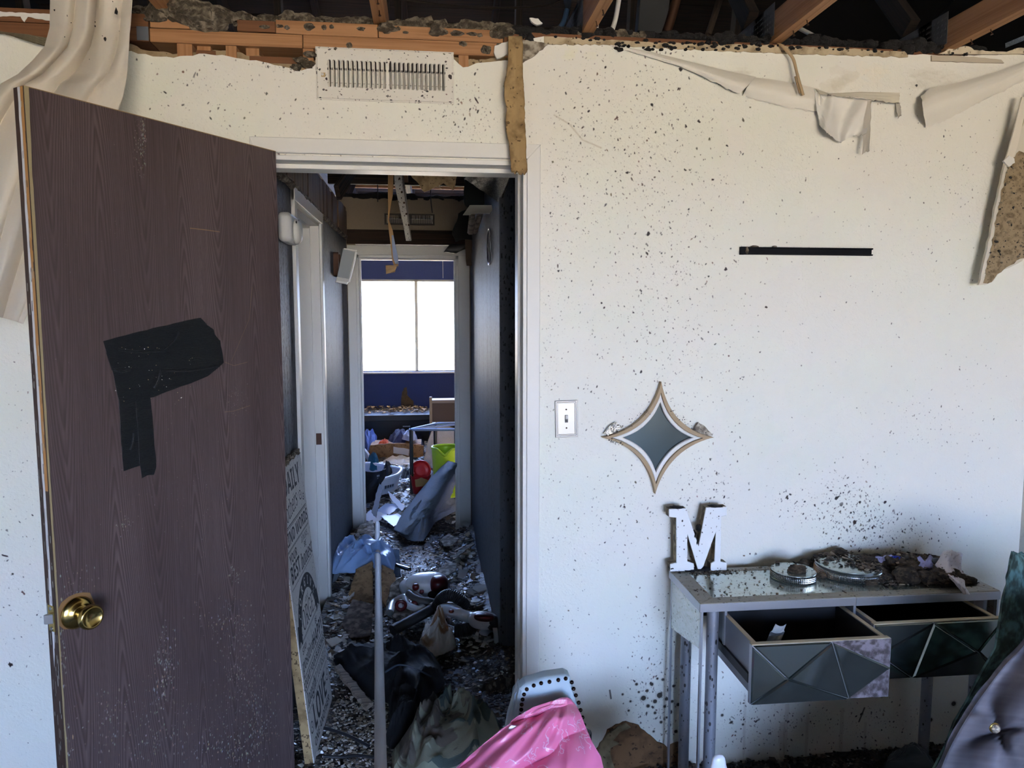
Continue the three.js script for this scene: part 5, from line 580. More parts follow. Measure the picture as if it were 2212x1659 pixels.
// ───────── wooden sign leaning behind the door ─────────
{
  const B0 = V(-0.404, 0.03, -0.15), B1 = V(-0.397, 0.03, -0.575), h = 1.02, lean = -0.098;
  const xAx = B1.clone().sub(B0).normalize(), yAx = V(lean, Math.sqrt(1 - lean * lean), 0).normalize(), zAx = new THREE.Vector3().crossVectors(xAx, yAx).normalize(), w = B0.distanceTo(B1);
  const t = thing('wooden_sign', 'tall distressed white sign of black words leaning behind the brown door', 'sign', B0.toArray()); t.quaternion.setFromRotationMatrix(new THREE.Matrix4().makeBasis(xAx, new THREE.Vector3().crossVectors(zAx, xAx), zAx));
  const tex = canvasTex(860, 2048, (c, W, H) => {
    const R = rng(17); c.fillStyle = 'rgb(206,202,194)'; c.fillRect(0, 0, W, H); for (let i = 0; i < 500; i++) { c.fillStyle = `rgba(${R() < 0.5 ? '226,222,214' : '150,142,130'},${R() * 0.2})`; c.fillRect(R() * W, R() * H, 4 + R() * 60, 2 + R() * 20); }
    c.fillStyle = c.strokeStyle = 'rgb(26,25,26)'; c.textAlign = 'center'; c.textBaseline = 'middle';
    const word = (s, x, y, size, sx = 1, f = 'bold', fam = 'sans-serif', rot = 0) => { c.save(); c.translate(x, y); c.rotate(rot); c.scale(sx, 1); c.font = `${f} ${size}px ${fam}`; c.fillText(s, 0, 0); c.restore(); }, line = (y, x0 = 40, x1 = W - 40, t = 5) => { c.fillRect(x0, y, x1 - x0, t); };
    const swirl = (x, y, r, d = 1) => { c.lineWidth = 8; c.beginPath(); for (let i = 0; i <= 60; i++) { const a = i / 60 * 9, k = r * (1 - i / 66); c[i ? 'lineTo' : 'moveTo'](x + d * Math.cos(a) * k, y + Math.sin(a) * k * 0.8); } c.stroke(); };
    word('DAILY', W * 0.52, 130, 210, 0.95); word('others', W * 0.4, 300, 170, 0.8, 'italic', 'serif', -0.1); swirl(W * 0.78, 290, 60); swirl(W * 0.9, 330, 40, -1); line(402, 40, W - 40, 7); line(416, 40, W - 40, 4);
    word('KIND WORDS', W * 0.5, 484, 128, 1.0); line(556); line(566, 40, W - 40, 3);
    word('YOUR', W * 0.24, 622, 90); word('BEST', W * 0.25, 730, 165, 0.85); word('always', W * 0.72, 600, 80, 0.9, 'italic', 'serif'); word('BE', W * 0.72, 664, 60); word('honest', W * 0.72, 748, 150, 0.85, 'italic bold', 'serif'); line(818, 40, W - 40, 4);
    c.lineWidth = 108; c.beginPath(); c.arc(W * 0.5, 1215, 315, Math.PI * 1.1, Math.PI * 1.9); c.stroke(); c.beginPath(); c.moveTo(W * 0.06, 1080); c.lineTo(W * 0.2, 1120); c.lineTo(W * 0.16, 1250); c.lineTo(W * 0.1, 1200); c.lineTo(W * 0.02, 1240); c.fill(); c.beginPath(); c.moveTo(W * 0.94, 1080); c.lineTo(W * 0.8, 1120); c.lineTo(W * 0.84, 1250); c.lineTo(W * 0.9, 1200); c.lineTo(W * 0.98, 1240); c.fill();
    c.fillStyle = 'rgb(206,202,194)'; 'FORGIVE'.split('').forEach((s, i) => { const a = Math.PI * (1.17 + i * 0.11); word(s, W * 0.5 + Math.cos(a) * 315, 1215 + Math.sin(a) * 315, 92, 0.9, 'bold', 'sans-serif', a + Math.PI / 2); }); c.fillStyle = 'rgb(26,25,26)';
    word('and', W * 0.5, 1010, 60, 1, 'italic', 'serif'); word('FORGET', W * 0.5, 1120, 200, 0.8, 'normal', 'serif'); line(1222); line(1234, 40, W - 40, 3);
    word('STAY', W * 0.2, 1285, 62); word('positive', W * 0.28, 1372, 120, 0.85, 'italic bold', 'serif'); c.fillRect(W * 0.5, 1250, 5, 190); word('BE', W * 0.74, 1280, 62); word('HAPPY', W * 0.75, 1375, 150, 0.85); line(1450, 40, W - 40, 7);
    word('COUNT YOUR BLESSINGS', W * 0.5, 1502, 76, 0.96); line(1548, 40, W - 40, 7); word('laugh', W * 0.24, 1625, 130, 0.85, 'italic bold', 'serif'); word('AT YOURSELF', W * 0.68, 1625, 100, 0.75, 'normal', 'serif'); line(1700);
    word('LOVE', W * 0.5, 1815, 262, 0.85); swirl(W * 0.1, 1820, 70); swirl(W * 0.92, 1790, 70, -1); word('ONE ANOTHER', W * 0.5, 1968, 84, 1.1);
    for (let i = 0; i < 5200; i++) { const y = Math.pow(R(), 1.3) * H, d = R() < 0.55; c.fillStyle = d ? `rgba(30,27,25,${0.3 + R() * 0.6})` : `rgba(200,196,188,${0.4 + R() * 0.6})`; const r = 1 + 6 * Math.pow(R(), 3); c.fillRect(R() * W, y, r, r * (0.6 + R() * 2)); }
  });
  tex.wrapS = tex.wrapT = THREE.RepeatWrapping; tex.repeat.set(1 / w, 1 / h);
  part(t, 'printed_face', extr([[0, 0], [w, 0], [w, h], [0, h]], 0.003, { z: -0.003 }), M(0xffffff, 0.7, { map: tex }), 'white face with black lettering');
  part(t, 'board', boxIn(0.0015, w - 0.0015, 0.0015, h - 0.0015, -0.032, -0.003), M(0xa88f68, 0.85, { map: mat.paper.map }));
  part(t, 'ash_ledge', merge([[0.08, 0.016], [0.2, 0.02], [0.3, 0.016], [0.4, 0.018]].map(([x, s], i) => clump(x, h + s * 0.2, -0.012, s * 2.2, s * 0.7, 0.016, i + 4, 0.6, 3))), mat.ash, 'ash lying along the top edge', 'stuff');
}

// ───────── debris bed of the floor ─────────
const tones = [0xcfcdc8, 0xb0aca4, 0x8a8378, 0x6c5d4c, 0x4a3d32, 0x2c2622, 0x1a1817, 0x9a8468, 0xe2e0dc, 0x55504a];
const bedTex = canvasTex(1024, 1024, (c, w, h) => { const R = rng(71); c.fillStyle = 'rgb(52,46,42)'; c.fillRect(0, 0, w, h); for (let i = 0; i < 9000; i++) { const q = R(), col = q < 0.3 ? [24, 22, 21] : q < 0.55 ? [80, 68, 56] : q < 0.75 ? [120, 108, 92] : q < 0.9 ? [168, 160, 148] : [208, 206, 200]; const s = 2 + 12 * Math.pow(R(), 2.2), x = R() * w, y = R() * h, n = 4 + Math.floor(R() * 3), t0 = R() * 6; c.fillStyle = `rgba(${col},${0.5 + R() * 0.5})`; c.beginPath(); for (let k = 0; k < n; k++) { const a = t0 + k / n * 6.283, r = s * (0.5 + R() * 0.7); c[k ? 'lineTo' : 'moveTo'](x + Math.cos(a) * r * 1.5, y + Math.sin(a) * r); } c.fill(); } }, { wrap: true });
const bedH = (x, z) => { const n = fbm(x * 5 + 3, z * 5 + 8, 0, 4), inHall = smooth(HR - x, -0.02, 0.2), pile = z < -0.6 && z > -2.8 ? 0.085 * (1 - inHall) * smooth(fbm(z * 2 + 3, 7), 0.25, 0.6) + 0.05 * smooth(x - HL, 0.28, 0) : 0, far = z < -2.9 ? 0.1 * smooth(-z, 2.9, 4.2) : 0; return 0.006 + 0.045 * n * (0.5 + 0.5 * fbm(x * 20, z * 20, 0, 2)) + pile + far * (0.4 + n); };
const bedM = M(0xffffff, 0.55, { map: again(bedTex, 0.8, 0.8), bumpMap: again(bedTex, 0.8, 0.8), bumpScale: 0.006 });
function bed(name, label, x0, x1, z0, z1, nx, nz) { const g = new THREE.PlaneGeometry(x1 - x0, z1 - z0, nx, nz); g.rotateX(-Math.PI / 2); g.translate((x0 + x1) / 2, 0, (z0 + z1) / 2); const p = g.attributes.position, uv = g.attributes.uv; for (let i = 0; i < p.count; i++) { p.setY(i, bedH(p.getX(i), p.getZ(i))); uv.setXY(i, p.getX(i), p.getZ(i)); } g.computeVertexNormals(); return solo(name, label, 'debris', g, bedM, null, 'stuff'); }
bed('debris_bed', 'wet trampled debris covering the hall floor', HL + 0.002, HR - 0.002, -2.84, -0.8, 70, 160);
bed('debris_bed', 'dark debris between the doorway and the hall', -0.6, 0.75, -0.79, -0.1, 60, 40);
bed('debris_bed', 'dark grit on the threshold of the doorway', -0.46, 0.29, -0.11, 0.006, 40, 12);
bed('debris_bed', 'litter covering the floor of the far room', -1.6, 1.4, -6.55, -2.97, 120, 150);
bed('debris_bed', 'litter on the sill of the far doorway', -0.46, 0.2, -2.98, -2.84, 30, 8);
bed('debris_bed', 'dark debris on the floor of the front room', -2.2, 2.05, 0.004, 1.4, 110, 60);
const pick = (r, a) => a[Math.floor(r() * a.length)];
const flat = (r, k = 0.8) => V((r() - 0.5) * k, 1, (r() - 0.5) * k).normalize();
solo('plaster_chips', 'pale plaster and paper chips strewn along the hall floor', 'debris', chips(7500, 81, (i, r) => { const x = HL + 0.03 + r() * (HR - HL - 0.06), z = -0.82 - r() * 2.0, mid = smooth(Math.abs(x + 0.08), 0.05, 0.32), s = (0.004 + 0.018 * Math.pow(r(), 2.6)) * (0.6 + 0.7 * mid); if (r() > 0.45 + 0.6 * mid) return null; return { p: V(x, bedH(x, z) + s * 0.15 + r() * 0.006, z), s, n: flat(r), c: pick(r, tones), t: 0.002 + s * 0.1 }; }), mat.chipsWet, null, 'stuff');
solo('plaster_chips', 'small dark chips on the floor just inside the doorway', 'debris', chips(3500, 82, (i, r) => { const x = -0.5 + r() * 0.85, z = -0.1 - r() * 0.72, s = 0.003 + 0.011 * Math.pow(r(), 2.4); return { p: V(x, bedH(x, z) + s * 0.2, z), s, n: flat(r), c: pick(r, r() < 0.35 ? tones : [0x1c1917, 0x2d2723, 0x3f362e, 0x54483c]), t: 0.002 }; }), mat.chipsWet, null, 'stuff');
solo('white_chips', 'cluster of white plaster chips beside the foot of the sign', 'debris', chips(800, 83, (i, r) => { const x = -0.38 + r() * 0.22, z = -0.1 - r() * 0.5, s = 0.004 + 0.009 * r() * r(); return { p: V(x, bedH(x, z) + 0.006 + r() * 0.008, z), s, n: flat(r), c: pick(r, [0xd8d4cc, 0xc2bcb0, 0xa89c8a, 0x8a7c6a]), t: 0.002 }; }), mat.chips, null, 'stuff');
solo('plaster_chips', 'chips and ash strewn in the far room', 'debris', chips(4200, 84, (i, r) => { const x = -0.9 + r() * 1.6, z = -2.99 - r() * 2.4, s = 0.006 + 0.03 * Math.pow(r(), 2.6); return { p: V(x, bedH(x, z) + s * 0.2, z), s, n: flat(r), c: pick(r, tones), t: 0.003 }; }), mat.chipsWet, null, 'stuff');
solo('char_crumbs', 'black crumbs along the foot of the wall under the table', 'debris', chips(2400, 85, (i, r) => { const x = 0.4 + r() * 1.66, z = 0.02 + r() * r() * 0.8, s = 0.004 + 0.012 * Math.pow(r(), 2.4); return { p: V(x, bedH(x, z) + s * 0.3 + (z < 0.1 ? r() * 0.02 : 0), z), s, n: flat(r), c: pick(r, [0x181513, 0x26211d, 0x3a3129, 0x15120f, 0x5a4d40]), t: 0.003 }; }), mat.chips, null, 'stuff');

// heap of cloth: a dome with folds over an outline of [x, z] about its centre
function heap(c, outline, h, { folds = 9, amp = 0.25, seed = 1, nu = 96, nv = 40, pow = 2.2, sharp = 1.6, thick = 0.004 } = {}) {
  const N = outline.length, rad = (u) => { const t = u * N, i = Math.floor(t) % N, k = t - Math.floor(t), a = outline[i], b = outline[(i + 1) % N]; return [lerp(a[0], b[0], k), lerp(a[1], b[1], k)]; };
  return sheet((u, v) => { const [ox, oz] = rad(u % 1), r = 1 - v, cu = Math.cos(u * 6.2832), su = Math.sin(u * 6.2832), n = fbm(cu * 2.2 * r + seed * 5, su * 2.2 * r + 9, 0, 4), q = 1 - Math.abs(Math.sin(folds * (cu * r * 0.8 + su * r * 0.5 + 0.7 * n) + seed)), w = fbm(cu * 6 * r + seed, su * 6 * r, 0, 3); const y = h * (1 - Math.pow(r, pow)) * (0.45 + 0.75 * n) + h * amp * Math.pow(q, sharp) * (1 - Math.pow(r, 6)) + h * 0.12 * (w - 0.5) + thick; return V(c[0] + ox * r, c[1] + y, c[2] + oz * r); }, nu, nv, thick);
}
const outl = (l, y) => { const p = l.map(([a, b]) => onY(a, b, y)), c = p.reduce((s, q) => s.add(q), V(0, 0, 0)).divideScalar(p.length); return [[c.x, y, c.z], p.map((q) => [q.x - c.x, q.z - c.z]), c]; };
const weave = (c, r = 0.9, o = {}) => M(c, r, { bumpMap: again(weaveBump, 0.1, 0.1), bumpScale: 0.001, ...o });

// ───────── things lying in the hall ─────────
{
  const a = onY(815, 1131, 0.13), b = onY(823, 1720, 0.36); const t = thing('wooden_pole', 'pale round pole lying lengthwise along the hall floor', 'pole');
  part(t, 'pole', rod(a, b, 0.0172, 18, 0.0172), M(0xb9b2a8, 0.6, { bumpMap: again(grainBump, 0.2, 0.2), bumpScale: 0.001 })); part(t, 'end_cap', new THREE.SphereGeometry(0.017, 16, 10).translate(a.x, a.y, a.z), M(0xb0a89e, 0.6));
  const [c, o] = outl([[706, 1224], [716, 1196], [745, 1186], [775, 1180], [815, 1178], [848, 1188], [856, 1212], [850, 1238], [812, 1228], [770, 1238], [735, 1240], [712, 1240]], 0.12);
  const tx = dataTex(128, 128, (u, v, i, j) => { const k = ((i + j) % 2) * 14; return [128 + k, 156 + k, 196 + k]; }); solo('blue_tarp', 'crumpled pale blue woven tarp lying across the pole', 'tarp', heap(c, o, 0.1, { folds: 7, amp: 0.35, seed: 3, pow: 5, sharp: 1.2 }), MP(0xffffff, 0.38, { map: again(tx, 0.1, 0.1) }));
  solo('blue_rag', 'dark teal rag hanging off the right end of the blue tarp', 'rag', sheet((u, v) => onY(lerp(836, 862, u) + v * 4, lerp(1188, 1248, v), 0.12 - 0.06 * v).add(V(0, 0.01 * fbm(u * 5, v * 5), 0)), 10, 16, 0.003), weave(0x2c4a66));
}
function slabPiece(name, label, cat, poly, y, th, m, tilt = [0, 0], kind) { const [c, o] = outl(poly, y), pts = jag([...o, o[0]], 0.004, 0.02, poly[0][0]).slice(0, -1).map(([x, z]) => [x, -z]), g = extr(pts, th, { bevel: th * 0.2 }); g.rotateX(-Math.PI / 2); const s = shadows(new THREE.Mesh(triUV(g), m)); s.name = numbered(name); s.position.set(...c); s.rotation.set(tilt[0], 0, tilt[1]); scene.add(s); return tag(s, label, cat, null, kind); }
const dryM = M(0xc9c4ba, 0.85, { map: again(mat.ash.map, 0.3, 0.3) }), tanM = M(0xa98a62, 0.85, { map: again(mat.paper.map, 0.25, 0.25) }), cardM = M(0x8f6f4a, 0.85, { map: again(mat.paper.map, 0.3, 0.3) });
slabPiece('drywall_piece', 'tan-backed drywall piece left of the pole below the blue tarp', 'drywall', [[748, 1286], [770, 1246], [806, 1236], [808, 1290]], 0.1, 0.014, tanM, [0.3, 0.1]);
slabPiece('drywall_piece', 'tan drywall piece right of the pole, above the vacuum', 'drywall', [[824, 1242], [850, 1246], [856, 1262], [832, 1296], [822, 1290]], 0.1, 0.014, tanM, [0.25, -0.2]);
slabPiece('drywall_piece', 'white and tan peeled drywall piece touching the left side of the vacuum', 'drywall', [[828, 1318], [846, 1274], [872, 1262], [884, 1276], [866, 1308]], 0.1, 0.012, dryM, [0.3, -0.15]);
slabPiece('drywall_piece', 'pale sheet leaning from under the blue tarp at the left', 'drywall', [[702, 1272], [722, 1238], [738, 1240], [716, 1276]], 0.07, 0.01, M(0x9aa4b0, 0.6), [0.25, 0]);
slabPiece('drywall_piece', 'white sheet scrap near the left wall below the far doorway', 'drywall', [[762, 1176], [776, 1142], [806, 1134], [812, 1160], [788, 1176]], 0.07, 0.01, dryM, [0.12, 0]);
slabPiece('drywall_piece', 'pale flat scrap at the right of the hall, topmost one', 'drywall', [[950, 1168], [968, 1158], [992, 1168], [978, 1178], [960, 1178]], 0.06, 0.008, dryM, [0.1, 0.1]);
slabPiece('drywall_piece', 'pale flat scrap at the right of the hall, below the topmost', 'drywall', [[940, 1238], [962, 1222], [988, 1222], [984, 1236], [958, 1246]], 0.06, 0.008, dryM, [0.1, 0.1]);
slabPiece('drywall_piece', 'long pale splinter of drywall right of the trampled path', 'drywall', [[975, 1200], [1022, 1176], [1026, 1182], [980, 1206]], 0.09, 0.008, dryM, [0, 0.2]);
slabPiece('drywall_piece', 'mottled pink-grey slab left of the pole, mid hall', 'drywall', [[738, 1350], [762, 1312], [808, 1320], [800, 1368], [756, 1372]], 0.075, 0.014, M(0x8b7b70, 0.85, { map: again(mat.ash.map, 0.3, 0.3) }), [0.2, 0.05]);
slabPiece('wood_piece', 'splintered wood strip behind the black jacket, near the sign', 'wood', [[722, 1450], [736, 1444], [806, 1524], [790, 1536]], 0.07, 0.02, mat.greyWood, [0.05, 0.05]);
slabPiece('drywall_piece', 'white flake sheet beside the white bag', 'drywall', [[846, 1332], [870, 1318], [898, 1322], [886, 1336], [856, 1340]], 0.09, 0.008, dryM, [0.15, 0]);
solo('plaster_flakes', 'larger curled plaster flakes scattered along both hall walls', 'debris', chips(90, 120, (i, r) => { const x = i % 2 ? HR - 0.04 - 0.2 * r() * r() : HL + 0.05 + 0.22 * r(), z = -0.9 - r() * 1.85, s = 0.02 + 0.03 * r(); return { p: V(x, bedH(x, z) + 0.015 + r() * 0.015, z), s, n: flat(r, 1.1), c: pick(r, [0xd6d2ca, 0xb9b2a6, 0xc9c4ba, 0x9a8a70]), t: 0.005 }; }), mat.chips, null, 'stuff');
{
  // white bag-like lump, black jacket, camouflage cloth
  const [c, o] = outl([[902, 1408], [915, 1372], [930, 1346], [950, 1340], [968, 1366], [984, 1384], [986, 1402], [958, 1416], [925, 1418]], 0.06);
  const stain = dataTex(128, 128, (u, v) => { const n = fbm(u * 4 + 3, v * 4 + 2, 0, 4); return mix3([226, 222, 214], [150, 112, 70], smooth(n, 0.45, 0.7)); }); solo('white_bag', 'white crumpled bag with rust-brown stains below the vacuum', 'bag', heap(c, o, 0.14, { folds: 4, amp: 0.3, seed: 8, pow: 1.5 }), M(0xffffff, 0.8, { map: stain }));
  const j = thing('black_jacket', 'crumpled black jacket lying on the hall floor across the pole', 'jacket'), bl = weave(0x0c0e13, 0.75);
  let [c2, o2] = outl([[716, 1420], [760, 1400], [820, 1398], [862, 1384], [890, 1396], [930, 1404], [952, 1440], [962, 1478], [930, 1516], [905, 1548], [860, 1556], [838, 1520], [800, 1510], [745, 1478]], 0.05); part(j, 'body', heap(c2, o2, 0.1, { folds: 7, amp: 0.3, seed: 5 }), bl);
  [c2, o2] = outl([[838, 1510], [880, 1500], [912, 1515], [908, 1555], [918, 1575], [880, 1606], [846, 1620], [830, 1606], [842, 1560]], 0.05); part(j, 'sleeve', heap(c2, o2, 0.09, { folds: 4, amp: 0.4, seed: 6 }), bl);
  part(j, 'piping', tube([onY(832, 1452, 0.2), onY(862, 1436, 0.21), onY(900, 1446, 0.19), onY(932, 1462, 0.16)], 0.004, 24, 6), M(0x3b4653, 0.5)); part(j, 'collar', heap([...onY(858, 1400, 0.15).toArray()], [[0.05, 0], [0.03, 0.04], [-0.03, 0.04], [-0.05, 0], [0, -0.05]], 0.06, { seed: 2, nu: 40, nv: 16 }), bl);
  const camo = dataTex(256, 256, (u, v) => { const a = tile((x, y) => fbm(x * 7 + 3, y * 7 + 2, 0, 3), u, v), b = tile((x, y) => fbm(x * 6 + 30, y * 6 + 22, 0, 3), u, v); return a > 0.56 ? [158, 162, 142] : b > 0.56 ? [104, 96, 86] : b < 0.4 ? [84, 98, 94] : [130, 130, 112]; });
  const [c3, o3] = outl([[848, 1672], [846, 1630], [900, 1588], [935, 1545], [978, 1548], [1000, 1540], [1022, 1552], [1020, 1590], [1085, 1592], [1110, 1640], [1060, 1700], [950, 1720], [880, 1710]], 0.05); solo('camouflage_cloth', 'faded camouflage cloth heaped on the floor left of the pink satin', 'cloth', heap(c3, o3, 0.17, { folds: 9, amp: 0.34, seed: 11, sharp: 1.3, pow: 2.6 }), weave(0xffffff, 0.9, { map: again(camo, 1, 1) }));
  for (const [p, l] of [[[[700, 1572, 0.1], [745, 1586, 0.09], [798, 1612, 0.07]], 'thin black wire slanting from the sign to the pole'], [[[698, 1634, 0.06], [745, 1635, 0.055], [762, 1632, 0.06], [812, 1636, 0.06]], 'thin black wire lying lowest beside the sign foot']]) solo('black_wire', l, 'wire', tube(p.map(([a, b, y]) => onY(a, b, y + 0.04)), 0.0055, 24, 7), mat.black);
}
// ───────── vacuum cleaner ─────────
{
  const y = 0.13, P = (a, b, h = y) => onY(a, b, h), t = thing('vacuum_cleaner', 'white and red vacuum cleaner lying in pieces on the hall floor', 'vacuum'), wh = M(0xdcdde0, 0.3), red = MP(0x560a10, 0.3, {}), gr = M(0x5c5a58, 0.35), hose = M(0x3b3a38, 0.35);
  const blob = (a, b, h, sx, sy, sz, ry, m, n, lb) => { const g = new THREE.SphereGeometry(1, 28, 18), p = g.attributes.position; for (let i = 0; i < p.count; i++) { const x = p.getX(i), q = p.getY(i), z = p.getZ(i); p.setXYZ(i, Math.sign(x) * Math.pow(Math.abs(x), 0.8) * sx, Math.sign(q) * Math.pow(Math.abs(q), 0.85) * sy, Math.sign(z) * Math.pow(Math.abs(z), 0.85) * sz); } g.rotateY(ry); const c = P(a, b, h); g.translate(c.x, c.y, c.z); g.computeVertexNormals(); return part(t, n, g, m, lb); };
  blob(922, 1262, 0.15, 0.115, 0.06, 0.075, 0.1, wh, 'body'); blob(900, 1268, 0.13, 0.09, 0.045, 0.09, 0.4, wh, 'body'); blob(948, 1262, 0.165, 0.05, 0.045, 0.05, 0.2, red, 'dust_window', 'dark red window'); blob(944, 1282, 0.12, 0.05, 0.024, 0.04, 0.1, mat.black, 'grille'); blob(866, 1258, 0.12, 0.03, 0.025, 0.03, 0, wh, 'socket'); blob(874, 1258, 0.135, 0.013, 0.02, 0.026, 0, red, 'button'); blob(898, 1268, 0.18, 0.018, 0.018, 0.016, 0, red, 'button'); blob(911, 1278, 0.165, 0.012, 0.01, 0.01, 0, red, 'button'); blob(896, 1304, 0.125, 0.018, 0.016, 0.016, 0, red, 'button');
  part(t, 'bracket', tube([P(842, 1324), P(852, 1300, 0.11), P(872, 1290, 0.13), P(880, 1306, 0.12), P(905, 1316, 0.11), P(915, 1300, 0.12), P(895, 1284, 0.14)], 0.018, 40, 10), wh); { const g = new THREE.TorusGeometry(0.022, 0.009, 10, 24), c = P(866, 1308, 0.14); g.translate(c.x, c.y, c.z); part(t, 'port', g, red); part(t, 'nozzle', rod(P(864, 1312, 0.12), P(861, 1300, 0.15), 0.013, 16), wh); }
  part(t, 'tube', tube([P(882, 1282, 0.15), P(905, 1296, 0.14), P(935, 1302, 0.13), P(960, 1308, 0.12)], 0.021, 30, 12), gr); part(t, 'tube', rod(P(848, 1362, 0.08), P(940, 1312, 0.11), 0.026, 18), M(0x4a4946, 0.4)); part(t, 'collar', rod(P(934, 1316, 0.112), P(948, 1308, 0.115), 0.031, 20), wh); part(t, 'chrome_wand', rod(P(846, 1218, 0.1), P(885, 1230, 0.12), 0.012, 14), mat.chrome);
  const corr = (pts, r, n) => { const c = new THREE.CatmullRomCurve3(pts), g = []; for (let i = 0; i <= n; i++) { const p = c.getPointAt(i / n), d = c.getTangentAt(i / n), k = new THREE.TorusGeometry(r, r * 0.2, 6, 18); k.applyQuaternion(new THREE.Quaternion().setFromUnitVectors(V(0, 0, 1), d)); k.translate(p.x, p.y, p.z); g.push(k); } g.push(new THREE.TubeGeometry(c, 40, r, 14)); return merge(g); };
  part(t, 'hose', corr([P(944, 1310, 0.13), P(952, 1296, 0.17), P(966, 1286, 0.2), P(982, 1288, 0.2), P(996, 1298, 0.18), P(1004, 1308, 0.15)], 0.025, 26), hose, 'ribbed grey hose'); part(t, 'hose', corr([P(984, 1362, 0.09), P(1000, 1362, 0.09), P(1018, 1356, 0.1), P(1026, 1342, 0.12)], 0.027, 16), hose, 'ribbed grey hose');
  blob(972, 1320, 0.15, 0.07, 0.032, 0.034, -0.5, wh, 'handle'); part(t, 'handle', tube([P(962, 1316, 0.16), P(992, 1326, 0.16), P(1016, 1334, 0.15), P(1040, 1338, 0.17), P(1066, 1346, 0.16)], 0.026, 30, 12), wh); blob(1044, 1340, 0.16, 0.07, 0.04, 0.04, -0.3, wh, 'handle'); blob(1046, 1333, 0.195, 0.048, 0.018, 0.026, -0.3, red, 'battery_window', 'dark red window'); blob(1066, 1346, 0.16, 0.03, 0.034, 0.026, -0.3, mat.black, 'handle_tip'); blob(975, 1320, 0.185, 0.013, 0.008, 0.012, 0, red, 'button');
  part(t, 'stalk', rod(P(971, 1344, 0.08), P(971, 1330, 0.14), 0.012, 12), wh); part(t, 'chrome_cup', rod(P(1048, 1392, 0.06), P(1050, 1366, 0.12), 0.036, 24, 0.033), mat.chrome); part(t, 'bent_strip', sheet((u, v) => P(lerp(1064, 1074, u) + 3 * Math.sin(v * 3), lerp(1356, 1424, v), 0.15 - 0.1 * v), 4, 14, 0.002), mat.steel);
}
